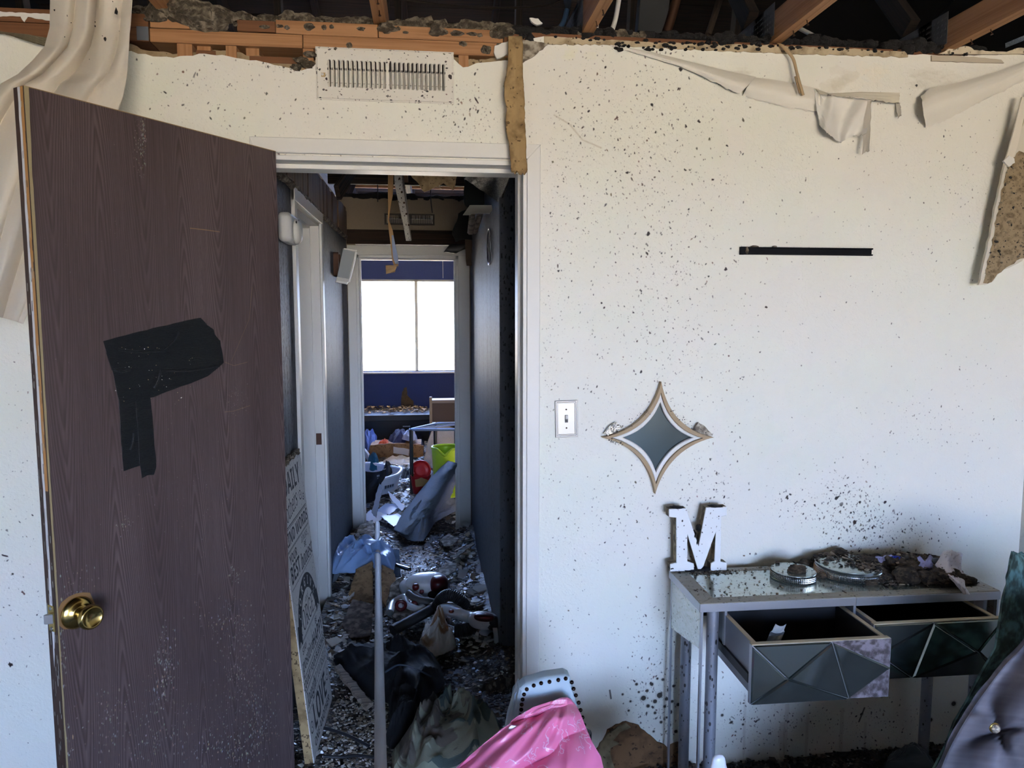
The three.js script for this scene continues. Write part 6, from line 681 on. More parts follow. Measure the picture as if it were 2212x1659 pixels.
// ───────── hanging and fixed things in the hall ─────────
const ribbon = (rows, zf, o = {}) => sheet((u, v) => { const t = v * (rows.length - 1), i = Math.min(rows.length - 2, Math.floor(t)), k = t - i, r = rows[i].map((a, q) => lerp(a, rows[i + 1][q], k)); return onZ(lerp(r[1], r[2], u), r[0] + (r.length > 4 ? lerp(0, r[4], u) : 0), (r[3] ?? 0) + zf + (o.wob ?? 0.004) * Math.sin(v * 11 + u * 2)); }, o.nu ?? 6, o.nv ?? 50, o.t ?? 0.002);
{
  const t = thing('paper_tape', 'long tan paper tape hanging in the hall with its end folded sideways', 'paper tape');
  part(t, 'tape', ribbon([[318, 838, 851, 0], [380, 838, 850, 0], [420, 838, 849, 0], [455, 838.5, 842, 0], [475, 837.5, 840, 0], [500, 840, 849, 0.03], [530, 844, 853, 0.05], [560, 847, 860, 0.06], [575, 851, 860, 0.07]], -1.6, { nu: 8 }), M(0xb08c62, 0.85, { side: THREE.DoubleSide }));
  part(t, 'blue_face', ribbon([[508, 846, 850, 0.034], [530, 847, 854, 0.056], [555, 849, 860, 0.066], [570, 854, 861, 0.073]], -1.594, { nu: 4, nv: 20 }), M(0x8f9ab4, 0.8), 'pale blue side of the tape'); part(t, 'folded_end', ribbon([[573, 833, 858, 0.07, 0], [592, 834, 853, 0.075, -5]], -1.58, { nv: 10, nu: 10 }), M(0xa98a63, 0.85));
  const s = thing('corner_bead', 'white metal corner bead with black spots hanging from the hall ceiling', 'metal strip'), R = rng(55), tx = canvasTex(128, 1024, (c, w, h) => { const r = rng(56); c.fillStyle = 'rgb(206,202,196)'; c.fillRect(0, 0, w, h); for (let i = 0; i < 420; i++) { const y = Math.pow(r(), 1.1) * h, k = 1 + 9 * Math.pow(r(), 3); c.fillStyle = `rgba(30,26,24,${0.4 + r() * 0.6})`; c.fillRect(r() * w, y, k, k * (0.6 + r())); } for (let i = 0; i < 9; i++) { const y = h * (0.12 + i * 0.1); c.fillStyle = 'rgb(24,20,18)'; c.beginPath(); c.arc(w * 0.55, y, 9, 0, 7); c.fill(); } });
  part(s, 'bead_face', ribbon([[322, 848, 864, 0], [400, 853, 870, 0], [440, 861, 876, 0], [490, 872, 883, 0.02], [520, 877, 888, 0.04]], -1.95, { t: 0.003 }), M(0xffffff, 0.35, { map: tx, metalness: 0.2 })); part(s, 'bead_edge', ribbon([[322, 864, 867, -0.012], [400, 870, 874, -0.012], [440, 876, 880, -0.012], [490, 883, 886, 0.01], [519, 887, 889, 0.03]], -1.95, { t: 0.002, nu: 2 }), M(0x7a736c, 0.5));
  part(s, 'nail', merge([386, 415, 438, 462, 486].map((y, i) => { const p = onZ(863 + i * 5, y, -1.944 + (i > 2 ? 0.02 : 0)); return new THREE.SphereGeometry(0.006, 8, 6).translate(p.x, p.y, p.z); })), mat.rust);
  const lathP = jag([[873, 292], [990, 292], [986, 380], [980, 412], [972, 404], [958, 396], [948, 402], [955, 408], [940, 404], [925, 412], [916, 416], [905, 398], [892, 384], [884, 372]], 1.6, 8, 12); const z = -1.3, p0 = onZ(930, 370, z);
  const f = extr(lathP.map(([a, b]) => { const p = onZ(a, b, z); return [p.x - p0.x, p.y - p0.y]; }), 0.006); solo('paper_flap', 'ragged tan sheet of drywall paper hanging at the top of the hall', 'paper', f.translate(p0.x, p0.y, p0.z), M(0xc8b08c, 0.9, { map: again(mat.paper.map, 0.25, 0.25) }));
  for (const [z, l] of [[-1.3, 'nearest ceiling batten across the hall'], [-1.62, 'middle ceiling batten across the hall'], [-1.97, 'ceiling batten across the hall carrying the white bead'], [-2.75, 'ceiling batten by the hall end wall']]) solo('ceiling_batten', l, 'wood', boxIn(HL - 0.1, HR + 0.1, 2.45, 2.52, z - 0.03, z + 0.012, 0.002), mat.char);
  // dark wires
  for (const [a, b, c, l] of [[815, 400, 436, 'short black wire hanging left of the tan tape'], [930, 410, 460, 'thin black wire hanging over the hall register']]) solo('hanging_wire', l, 'wire', tube([onZ(a, 372, -2.75), onZ(a + 1, (b + c) / 2, -2.75), onZ(a + (a > 900 ? 4 : 1), c, -2.75)], 0.004, 12, 6), mat.black);
  // hall register on the end wall
  const v = thing('hall_register', 'sooty open louvred register on the wall at the hall end', 'vent', [0, 0, HZ + 0.004]), x0 = -0.282, x1 = 0.062, y0 = 2.196, y1 = 2.272;
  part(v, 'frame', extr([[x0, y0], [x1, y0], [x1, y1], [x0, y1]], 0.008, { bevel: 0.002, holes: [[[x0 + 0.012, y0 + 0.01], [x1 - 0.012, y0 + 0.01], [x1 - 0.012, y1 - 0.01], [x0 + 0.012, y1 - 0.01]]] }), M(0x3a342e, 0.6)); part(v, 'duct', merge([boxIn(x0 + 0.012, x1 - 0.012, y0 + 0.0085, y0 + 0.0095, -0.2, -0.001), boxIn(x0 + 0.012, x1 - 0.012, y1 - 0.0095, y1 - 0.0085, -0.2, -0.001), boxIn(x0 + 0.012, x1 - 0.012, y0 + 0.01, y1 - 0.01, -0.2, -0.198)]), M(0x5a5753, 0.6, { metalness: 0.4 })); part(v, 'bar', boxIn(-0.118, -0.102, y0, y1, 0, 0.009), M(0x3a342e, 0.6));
  for (let i = 0; i < 26; i++) { const x = x0 + 0.02 + i * 0.0122; if (Math.abs(x + 0.11) < 0.012) continue; part(v, 'louver', boxIn(x - 0.0022, x + 0.0022, y0 + 0.012, y1 - 0.01, -0.001, 0.006), M(0x8f867a, 0.5)); }
  // door chime on the left wall
  const pc = onX(626, 495, HL + 0.03), ch = thing('door_chime', 'white rounded chime box with soot spots beside the left hall door', 'chime', [HL + 0.001, pc.y, pc.z]);
  part(ch, 'housing', new RoundedBoxGeometry(0.05, 0.11, 0.17, 3, 0.018).translate(0.025, 0, 0), mat.white); part(ch, 'cover', lathe([[0, 0], [0.045, 0], [0.048, 0.012], [0.036, 0.026], [0, 0.03]], 28).rotateZ(-Math.PI / 2).translate(0.045, -0.01, 0.0), mat.white); part(ch, 'soot_spots', merge([[0.03, 0.02], [0.0, -0.03], [-0.03, 0.01], [0.02, -0.01], [-0.015, 0.03], [0.03, -0.035]].map(([a, b], i) => clump(0.07 - Math.hypot(a, b) * 0.3, b, a, 0.003, 0.008, 0.007, i, 0.5, 1))), mat.soot, null, 'stuff');
  // light fixture cover hanging off the left wall
  const lc = thing('light_cover', 'grey square lamp cover hanging by a corner from the left hall wall', 'lamp cover'), zc = -1.95, q = (l, z, d, m, n) => { const c = onZ(748, 575, z); part(lc, n, extr(l.map(([a, b]) => { const p = onZ(a, b, z); return [p.x - c.x, p.y - c.y]; }), d, { bevel: 0.003 }).translate(c.x, c.y, c.z), m); };
  q([[741, 537], [770, 543], [755, 607], [750, 613], [726, 609]], zc, 0.012, M(0x8f9494, 0.5), 'diffuser'); q([[743, 536], [771, 541], [769, 545], [743, 539]], zc + 0.001, 0.016, mat.white, 'rim'); q([[767, 544], [772, 545], [756, 610], [752, 609]], zc + 0.001, 0.016, mat.white, 'rim'); q([[727, 606], [752, 610], [750, 615], [724, 610]], zc + 0.001, 0.016, mat.white, 'rim'); q([[728, 598], [755, 603], [753, 611], [726, 607]], zc + 0.004, 0.012, M(0xc5c3bc, 0.5), 'end_cap');
  const bx = onX(730, 572, HL + 0.02); const lb = thing('lamp_box', 'small open electrical box on the left hall wall behind the hanging cover', 'electrical box', [HL, bx.y, bx.z]); part(lb, 'box_side', merge([boxIn(0, 0.03, -0.07, 0.07, -0.055, -0.05), boxIn(0, 0.03, -0.07, 0.07, 0.05, 0.055), boxIn(0, 0.03, -0.07, -0.065, -0.055, 0.055), boxIn(0, 0.03, 0.065, 0.07, -0.055, 0.055)]), mat.rust); part(lb, 'lamp_base', boxIn(0.002, 0.02, -0.03, 0.03, -0.025, 0.025, 0.004), mat.white);
  // hoop and plate on the right wall
  const hp = onX(1059, 533, HR), hg = new THREE.TorusGeometry(0.085, 0.004, 8, 40); hg.rotateY(Math.PI / 2); hg.scale(1, 1.0, 1.05); solo('wire_hoop', 'thin metal hoop hanging on the right hall wall', 'hoop', hg.translate(HR - 0.006, hp.y, hp.z), mat.steel);
  // right side: charred ceiling remnant, hanging rag, metal flashing, burnt lumber
  const rem = (l, z, n, lab, cat, m, d = 0.02, seed = 3) => { const c = onZ(l[0][0], l[0][1], z); return solo(n, lab, cat, rough(extr(jag([...l, l[0]], 1.5, 9, seed).slice(0, -1).map(([a, b]) => { const p = onZ(a, b, z); return [p.x, p.y]; }), d, { z }), 0.004, 12, seed), m); };
  const glit = M(0x6b6a66, 0.55, { map: mat.ash.map, bumpMap: again(grainBump, 0.06, 0.06), bumpScale: 0.008 });
  const cr = sheet((u, v) => { const a = onX(lerp(1122, 1048, v), lerp(360, 440, v), HR - 0.004), b = onZ(lerp(1046, 1052, v), lerp(352, 436, v), lerp(-0.3, -0.9, v)); return a.clone().setZ(lerp(-0.14, -0.86, v)).setY(lerp(2.13, 2.06, v)).setX(lerp(HR + 0.02 - 0.002, 0.16 + 0.05 * fbm(v * 9, 3, 0, 3), u)).add(V(0, 0.1 * u + 0.012 * fbm(u * 9, v * 12, 0, 3), 0)); }, 20, 40, 0.016); solo('ceiling_remnant', 'sagging grey textured ceiling drywall at the top right of the hall', 'drywall', cr, glit);
  rem([[1004, 350], [1060, 350], [1056, 400], [1048, 436], [1040, 452], [1012, 450], [1002, 440]], -1.6, 'insulation_rag', 'dark green-grey rag of roofing felt hanging at the hall right', 'felt', M(0x1f2626, 0.9), 0.02, 5);
  rem([[990, 462], [1016, 448], [1020, 520], [1004, 516], [985, 522], [976, 505]], -2.2, 'insulation_rag', 'black felt scrap hanging at the hall end right', 'felt', M(0x18191a, 0.95), 0.012, 9); rem([[958, 545], [970, 530], [1008, 526], [1010, 536], [985, 548]], -2.6, 'insulation_rag', 'black scrap lying on the far door head', 'felt', mat.black, 0.02, 11);
  solo('metal_flashing', 'bent white metal flashing sticking out at the hall top right', 'metal', sheet((u, v) => onZ(lerp(lerp(1015, 1000, v), lerp(1066, 1058, v), u), lerp(443, 464, v) + (u > 0.3 ? 3 : 0) * Math.sin(v * 5), -1.15 + 0.12 * v), 12, 10, 0.002), M(0xe4e4e2, 0.4));
  for (const [a, b, c, d, l] of [[1020, 462, 1016, 502, 'burnt upright lath at the hall top right, left one'], [1040, 452, 1026, 500, 'burnt upright lath at the hall top right, right one']]) solo('burnt_lath', l, 'wood', rough(rod(onZ(a, b, -1.5), onZ(c, d, -1.7), 0.018, 7), 0.008, 22, a), mat.greyWood);
  solo('felt_strip', 'brown-grey paper strip hanging beside the far door casing', 'paper strip', ribbon([[495, 1004, 1018, 0], [530, 1005, 1020, 0], [560, 1006, 1018, 0.02], [574, 1008, 1019, 0.02]], -2.5, { t: 0.002 }), M(0x5a4a3c, 0.9));
  // attic debris seen over the wall and through the doorway
  for (const [x, z0, z1, l] of [[-0.5, -2.95, -3.4, 'charred roof brace above the hall at the left'], [-0.42, -2.2, -3.2, 'leaning charred board above the left hall wall'], [-0.6, -1.4, -2.4, 'nearest charred board leaning above the left hall wall']]) solo('charred_board', l, 'wood', beam(V(x - 0.1, 2.3, z0), V(x + 0.12, 3.0, z1), 0.03, 0.09), mat.char);
  const lit = [[-1.1, 0.75, 2.70, -4.2, 0.05], [-1.05, 0.7, 2.765, -4.32, 0.06], [-1.05, 0.7, 2.93, -4.4, 0.03]]; lit.forEach(([a, b, y, z, h], i) => solo('roof_purlin', ['lowest sunlit board across the attic beyond the hall', 'middle sunlit board across the attic beyond the hall', 'topmost thin sunlit board across the attic beyond the hall'][i], 'wood', rough(box(b - a, h, 0.03, (a + b) / 2, y, z), 0.004, 9, i), mat.fir));
  for (const [px, l, m, w] of [[1440, 'flat grey sheet-metal duct standing in the attic', M(0x3a3c3e, 0.5, { metalness: 0.3 }), 0.13]]) { const a = onZ(px - 35, 75, -0.9), b = onZ(px - 10, -60, -0.9); solo('attic_duct', l, 'duct', beam(a, b.clone().setX(a.x + 0.02), w, 0.05, V(0, 0, 1)), m); }
  for (const [p, l, m, r] of [[[[1340, -20, -0.1], [1330, 40, -0.1], [1320, 72, -0.08]], 'thick white cable hanging beside the first large joist', mat.white, 0.008], [[[1280, 20, -0.1], [1290, 45, -0.08], [1290, 68, -0.06]], 'thin white cable curving behind the first large joist', mat.white, 0.004], [[[1706, 50, -0.2], [1740, 68, -0.1], [1772, 84, -0.04], [1800, 96, -0.03]], 'short white cable lying on the wall top right of the middle joist', mat.white, 0.007], [[[1440, 70, -0.4], [1450, 40, -0.4], [1464, -10, -0.4]], 'foil-scaled dark pipe rising in the attic', mat.rust, 0.018], [[[1530, 75, -0.5], [1545, 30, -0.5], [1560, -20, -0.5]], 'slim dark pipe rising in the attic right of the duct', mat.char, 0.013], [[[860, -2, -0.6], [960, 12, -0.6], [1060, 17, -0.6], [1180, 12, -0.6], [1235, -4, -0.6]], 'long sagging cable in the attic above the doorway', mat.charDark, 0.005], [[[1225, 20, -0.12], [1218, 45, -0.12], [1208, 62, -0.1]], 'frayed blue strap beside the first large joist', M(0x2f4a66, 0.8), 0.008]]) solo('attic_cable', l, 'cable', tube(p.map(([a, b, z]) => onZ(a, b, z)), r, 24, 7), m);
  // a bright fringe of pinholed foil in the right corner of the attic
  solo('foil_strip', 'strip of glinting perforated foil at the far right above the wall', 'foil', sheet((u, v) => onZ(lerp(2172, 2240, u), lerp(104, 76, u) - 10 * (1 - v), -0.05 - 0.1 * v), 20, 4, 0.002), M(0x8b97a6, 0.2, { metalness: 1, bumpMap: again(peelBump, 0.02, 0.02), bumpScale: 0.004 }));
}
// ───────── far room ─────────
{
  const at = (px, py, z) => onZ(px, py, z);
  const bluey = [0x1d2c5c, 0x2b4a94, 0x142048, 0x3b5fae];
  // bare brown patch on the navy wall
  { const z = FZ + 0.001; solo('wall_patch', 'torn brown bare patch low on the navy wall under the far window', 'bare patch', extr(jag([[866, 884], [868, 852], [872, 838], [879, 836], [880, 852], [886, 860], [893, 866], [894, 880], [890, 888]], 1, 5, 4).map(([a, b]) => { const p = at(a, b, z); return [p.x, p.y]; }), 0.002, { z }), M(0x5a4a30, 0.9, { map: mat.paper.map })); }
  solo('blind_cord', 'thin pale cord hanging on the navy wall above the far window', 'cord', rod(onZ(956, 540, FZ + 0.003), onZ(957, 601, FZ + 0.003), 0.003, 6), mat.white);
  // low dark dresser with litter on top
  const dr = thing('low_dresser', 'long dark low dresser under the far window, its top littered', 'dresser'); { const a = at(760, 898, -6.0), b = at(932, 890, -6.0); part(dr, 'top', boxIn(-1.3, b.x, a.y - 0.05, a.y + 0.02, -6.45, -5.85, 0.008), mat.black); part(dr, 'body', boxIn(-1.28, b.x - 0.03, 0.05, a.y - 0.05, -6.4, -5.95), M(0x12131c, 0.6)); part(dr, 'litter', chips(420, 91, (i, r) => ({ p: V(-1.25 + r() * (b.x + 1.2), a.y + 0.03 + r() * 0.03, -6.42 + r() * 0.5), s: 0.01 + 0.03 * r() * r(), n: flat(r), c: pick(r, [0x8a7458, 0x6a5742, 0xa08a6c, 0x463a2e]), t: 0.004 })), mat.chips, 'brown litter', 'stuff'); part(dr, 'handle', boxIn(at(870, 911, -5.94).x, at(886, 911, -5.94).x, a.y - 0.13, a.y - 0.12, -5.95, -5.935), mat.steel); }
  const bx = thing('drawer_box', 'grey-brown drawer standing on its side at the right of the far room', 'drawer'); { const z = -5.4, a = at(934, 912, z), b = at(1010, 870, z); part(bx, 'panel', boxIn(a.x, b.x, a.y, b.y, z - 0.02, z, 0.003), M(0x574a42, 0.7)); part(bx, 'top_board', boxIn(a.x - 0.01, b.x, b.y, b.y + 0.035, z - 0.16, z + 0.01, 0.004), M(0x8d8378, 0.6)); part(bx, 'side_board', boxIn(a.x - 0.03, a.x, a.y - 0.02, b.y + 0.07, z - 0.02, z + 0.02, 0.004), M(0x9b8d76, 0.7)); }
  { const a = at(934, 912, -5.4); solo('dark_crate', 'dark crate under the drawer at the right of the far room', 'crate', boxIn(a.x - 0.02, a.x + 0.45, 0.02, a.y - 0.025, -5.75, -5.36, 0.01), M(0x1a1a22, 0.7)); }
  // metal desk frame; top bars coloured pale blue for light reflected on them
  const fr = thing('metal_desk', 'dark tubular metal desk without its top at the right of the far room', 'desk'); { const y = 0.62, c = [onY(888, 928, y), onY(985, 928, y), onY(1010, 914, y), onY(940, 916, y)], fm = M(0x8a98b4, 0.3, { metalness: 0.7 }); for (let i = 0; i < 4; i++) part(fr, 'bar', rod(c[i], c[(i + 1) % 4], 0.013, 8), fm); part(fr, 'bar', rod(c[0], c[2], 0.01, 8), fm); for (const p of c) part(fr, 'leg', rod(p, p.clone().setY(0.05), 0.016, 8), mat.black); }
  // mattress leaning at the right
  solo('cushion', 'stained beige mattress pad leaning against the right of the far doorway', 'mattress', sheet((u, v) => { const L = [[940, 911], [925, 950], [912, 1010]], Rr = [[1010, 934], [1010, 975], [1005, 1015]], f = (l) => { const t = v * 2, i = Math.min(1, Math.floor(t)), k = t - i; return [lerp(l[i][0], l[i + 1][0], k), lerp(l[i][1], l[i + 1][1], k)]; }, a = f(L), b = f(Rr); return at(lerp(a[0], b[0], u), lerp(a[1], b[1], u), -4.3 + 0.3 * v + 0.05 * Math.sin(Math.PI * u) + 0.03 * fbm(u * 5, v * 5)); }, 24, 24, 0.06), M(0xbcae9c, 0.9, { bumpMap: again(grainBump, 0.4, 0.4), bumpScale: 0.004 }));
  // cardboard, clothes
  const cb = thing('cardboard_box', 'torn brown cardboard box with a white label in the far room', 'box'); { const z = -5.0, q = (l, d, m, n) => part(cb, n, extr(jag([...l, l[0]], 1, 10, 3).slice(0, -1).map(([a, b]) => { const p = at(a, b, z); return [p.x, p.y]; }), d, { z }), m); q([[795, 985], [800, 962], [840, 957], [880, 958], [915, 962], [915, 985], [860, 992], [815, 996]], 0.02, cardM, 'panel'); part(cb, 'flap', boxIn(at(800, 962, z).x, at(910, 962, z).x, at(800, 962, z).y - 0.01, at(800, 962, z).y, z - 0.3, z), cardM); q([[850, 964], [884, 970], [883, 983], [850, 978]], 0.024, M(0xc2beb8, 0.8), 'label'); }
  const cloth = (name, label, l, y, h, col, s) => { const [c, o] = outl(l, y); solo(name, label, 'clothing', heap(c, o, h * 0.5, { seed: s, folds: 6, amp: 0.3, nu: 64, nv: 26, pow: 3, sharp: 1.2 }), weave(col)); };
  cloth('blue_clothes', 'bright blue crumpled clothes at the left of the far room', [[770, 962], [780, 945], [800, 938], [815, 945], [812, 965], [795, 975]], 0.22, 0.22, 0x27458c, 3); cloth('blue_clothes', 'navy clothes heap in the middle of the far room', [[838, 956], [850, 942], [875, 938], [885, 948], [876, 960], [850, 962]], 0.25, 0.2, 0x1b2450, 5); cloth('white_garment', 'pale blue-white garment right of the navy clothes heap', [[868, 950], [880, 936], [898, 942], [902, 950], [886, 954]], 0.3, 0.16, 0x9fb0d8, 6); cloth('orange_cloth', 'small orange cloth in front of the navy clothes', [[816, 962], [828, 954], [840, 956], [836, 962]], 0.26, 0.08, 0xc04a1c, 7); cloth('navy_clothes', 'dark navy clothes under the metal frame', [[886, 968], [900, 940], [920, 945], [916, 985], [898, 992]], 0.1, 0.2, 0x10162e, 9); cloth('dark_rubble', 'dark heap in the shade left of the far room', [[770, 935], [800, 922], [880, 920], [890, 932], [830, 940]], 0.2, 0.25, 0x14151c, 12);
  cloth('white_paper_heap', 'heap of white shredded paper in the middle of the far room', [[820, 1002], [835, 992], [862, 988], [890, 992], [905, 1000], [880, 1010], [845, 1010]], 0.12, 0.09, 0xd8d6d4, 13); cloth('red_rug', 'dull red rug corner below the white paper heap', [[840, 1012], [870, 1006], [905, 1006], [895, 1022], [860, 1024]], 0.1, 0.05, 0x7a3f3c, 14); cloth('dark_clothes', 'black clothes between the laundry basket and the red pot', [[866, 1030], [875, 1016], [890, 1020], [892, 1040], [875, 1046]], 0.1, 0.12, 0x1a1b20, 15);
  // laundry basket with clothes
  const lb = thing('laundry_basket', 'white plastic laundry basket full of clothes in the far room', 'basket'); { const y = 0.27, c0 = onY(768, 1000, y), c1 = onY(868, 1016, y), c2 = onY(846, 1034, y + 0.0), bw = V(0.02, -0.36, 0.02), pl = M(0xd3d8e4, 0.35), rimPts = [onY(760, 1008, y), onY(800, 1001, y), onY(866, 1013, y), onY(858, 1026, y - 0.01), onY(822, 1036, y - 0.01), onY(768, 1026, y - 0.01)], cc = rimPts.reduce((s, p) => s.add(p), V(0, 0, 0)).divideScalar(6);
    const C = new THREE.CatmullRomCurve3(rimPts, true, 'catmullrom', 0.2); part(lb, 'rim', new THREE.TubeGeometry(C, 64, 0.014, 8, true), pl); part(lb, 'wall', sheet((u, v) => { const p = C.getPoint(u % 1), q = cc.clone().lerp(p, 1 - 0.2 * v); return V(q.x, y - v * 0.15, q.z); }, 64, 8, 0.006), pl); part(lb, 'bottom', new ConvexGeometry(rimPts.flatMap((p) => { const q = cc.clone().lerp(p, 0.79); return [V(q.x, y - 0.15, q.z), V(q.x, y - 0.14, q.z)]; })), pl);
    const stick = canvasTex(128, 64, (c, w, h) => { c.fillStyle = 'rgb(176,186,206)'; c.fillRect(0, 0, w, h); c.fillStyle = 'rgb(60,64,80)'; for (let i = 0; i < 4; i++) for (let j = 0; j < 2; j++) c.fillRect(8 + i * 29, 8 + j * 28, 22, 20); }); const sp = [C.getPoint(0.62), C.getPoint(0.5)]; part(lb, 'sticker', sheet((u, v) => { const p = C.getPoint(lerp(0.62, 0.52, u)), q = cc.clone().lerp(p, 1.012 - 0.2 * (0.25 + 0.4 * v)); return V(q.x, y - (0.15 + 0.6 * v) * 0.15, q.z + 0.004); }, 8, 3, 0.001), M(0xffffff, 0.5, { map: stick }), 'label with dark squares'); }
  { const [c, o] = outl([[792, 1006], [806, 998], [820, 1006], [816, 1016], [800, 1018]], 0.22); solo('teal_cloth', 'teal cloth in the laundry basket', 'cloth', heap(c, o, 0.12, { seed: 4, nu: 48, nv: 18 }), weave(0x14536a)); const [c2, o2] = outl([[828, 1018], [842, 1008], [850, 1020], [840, 1030], [828, 1028]], 0.22); solo('black_cloth', 'small black cloth in the laundry basket, right of the teal one', 'cloth', heap(c2, o2, 0.09, { seed: 5, nu: 48, nv: 18 }), weave(0x15161c)); }
  { const h = thing('hooded_top', 'black hooded top with white print hanging over the laundry basket', 'clothing'), f = (u, v, z) => at(lerp(lerp(773, 774, v), lerp(834, 812, v), u) + 4 * Math.sin(v * 7), lerp(1012 + 8 * Math.sin(u * 3), 1092 - 12 * u, v), z + 0.05 * Math.sin(u * 9 + v * 4) * (1 - v * 0.5) + 0.03 * fbm(u * 5, v * 5)); part(h, 'fabric', sheet((u, v) => f(u, v, -3.42), 40, 40, 0.01), weave(0x0e0f15)); const pt = canvasTex(128, 128, (c, w, hh) => { c.fillStyle = 'rgb(14,15,21)'; c.fillRect(0, 0, w, hh); c.fillStyle = 'rgb(205,208,214)'; c.font = 'bold 62px sans-serif'; c.textAlign = 'center'; c.fillText('KS', w / 2, 60); c.font = 'bold 40px sans-serif'; c.fillText('>', w / 2, 112); }); part(h, 'print', sheet((u, v) => f(lerp(0.02, 0.3, u), lerp(0.35, 0.75, v), -3.405), 16, 16, 0.001), M(0xffffff, 0.8, { map: pt }), 'white printed letters'); part(h, 'print', sheet((u, v) => f(lerp(0.62, 0.82, u), lerp(0.1, 0.26, v), -3.405), 10, 10, 0.001), M(0xffffff, 0.8, { map: pt }), 'small white print'); }
  solo('white_scoop', 'white curved plastic piece behind the laundry basket', 'plastic piece', sheet((u, v) => at(lerp(776, 802, v) + (u - 0.5) * 9, lerp(966, 998, Math.pow(v, 1.5)) + (u - 0.5) * -7, -4.6 + 0.05 * Math.sin(Math.PI * u)), 12, 24, 0.006), M(0xc9ccd4, 0.4));
  // red pot and lid
  const rp = thing('red_pot', 'bright red round lid standing over a broken red container', 'container'); { const c = at(909, 1016, -3.75), l = lathe([[0, 0], [0.036, 0.002], [0.05, 0.006], [0.055, -0.004], [0.072, -0.004], [0.078, 0.014], [0.086, 0.016], [0.088, 0.0], [0.08, -0.008], [0, -0.01]], 40); l.rotateX(Math.PI / 2 - 0.15); l.rotateY(-0.2); part(rp, 'lid', l.translate(c.x, c.y, c.z), M(0xc8141a, 0.35)); const q = at(909, 1040, -3.7); part(rp, 'cup', lathe([[0.06, -0.09], [0.082, 0.055], [0.086, 0.055], [0.066, -0.095], [0, -0.095], [0, -0.088]], 32).translate(q.x, q.y, q.z), M(0x9c1218, 0.4)); part(rp, 'label', extr(jag([[896, 1036], [910, 1032], [926, 1038], [924, 1050], [898, 1052], [896, 1036]], 0.6, 6, 4).slice(0, -1).map(([a, b]) => { const p = at(a, b, -3.61); return [p.x, p.y]; }), 0.003, { z: -3.61 }), M(0x8a6a3a, 0.7)); }
  // lime hamper
  const hm = thing('lime_hamper', 'lime green plastic hamper tipped at the right of the far doorway', 'hamper'); { const lm = MP(0xb6d62a, 0.35, {}), c = at(966, 1004, -3.55), y1 = at(960, 966, -3.55).y, r = 0.11; part(hm, 'wall', sheet((u, v) => { const a = u * 6.2832, notch = Math.max(0, 1 - Math.abs(((u + 0.02) % 1) - 0.3) * 12) * 0.05 * (1 - v); return V(c.x + Math.cos(a) * (r - 0.02 * v) * 1.1, lerp(y1 - notch, 0.1, v), c.z + Math.sin(a) * (r - 0.02 * v)); }, 64, 24, 0.005), lm); const rim = []; for (let i = 0; i < 40; i++) { const a = i / 40 * 6.2832, u = i / 40, notch = Math.max(0, 1 - Math.abs(((u + 0.02) % 1) - 0.3) * 12) * 0.05; rim.push(V(c.x + Math.cos(a) * r * 1.1, y1 - notch, c.z + Math.sin(a) * r)); } part(hm, 'rim', tube(rim, 0.011, 120, 8, true), lm);
    const pz = -3.35, hol = []; for (let i = 0; i < 3; i++) for (let j = 0; j < 3; j++) { const p = at(968 + i * 9, 1046 + j * 9, pz); hol.push(Array.from({ length: 8 }, (_, k) => [p.x + Math.cos(k * 0.785) * 0.007, p.y + Math.sin(k * 0.785) * 0.007])); } part(hm, 'perforated_panel', extr([[958, 1040], [1000, 1036], [1000, 1074], [962, 1072]].map(([a, b]) => { const p = at(a, b, pz); return [p.x, p.y]; }), 0.006, { z: pz, holes: hol }), lm); }
  // grey blanket trailing from the far room into the hall
  const bk = thing('grey_blanket', 'long grey fleece blanket trailing through the far doorway', 'blanket'); { const path = [[985, 1000, 0.52], [968, 1020, 0.44], [945, 1060, 0.3], [918, 1096, 0.2], [892, 1126, 0.14], [872, 1152, 0.1]], wd = [26, 30, 34, 32, 32, 22]; const fleece = M(0x7e858d, 0.95, { bumpMap: again(grainBump, 0.15, 0.15), bumpScale: 0.006 });
    part(bk, 'fabric', sheet((u, v) => { const t = v * 5, i = Math.min(4, Math.floor(t)), k = t - i, q = path[i].map((a, n) => lerp(a, path[i + 1][n], k)), w = lerp(wd[i], wd[i + 1], k), e = Math.pow(Math.sin(Math.PI * u), 0.6); return onY(q[0] + (u - 0.5) * 2 * w, q[1] + (u - 0.5) * 16, Math.max(0.04, q[2] * (0.35 + 0.65 * e) + 0.03 * (fbm(u * 4, v * 7, 0, 3) - 0.5))); }, 40, 70, 0.012), fleece); const [c, o] = outl([[858, 1150], [880, 1120], [930, 1085], [985, 1070], [992, 1100], [940, 1130], [915, 1170], [880, 1168]], 0.05); part(bk, 'lower_fold', heap(c, o, 0.13, { seed: 9, folds: 5, amp: 0.35 }), fleece); }
  // magazines and wet paper sheets
  const sh = (l, y, n, lab, m, tilt) => slabPiece(n, lab, 'paper', l, y, 0.004, m, tilt), bp = M(0xa9b7cf, 0.3), wp = M(0xd0d4dc, 0.35);
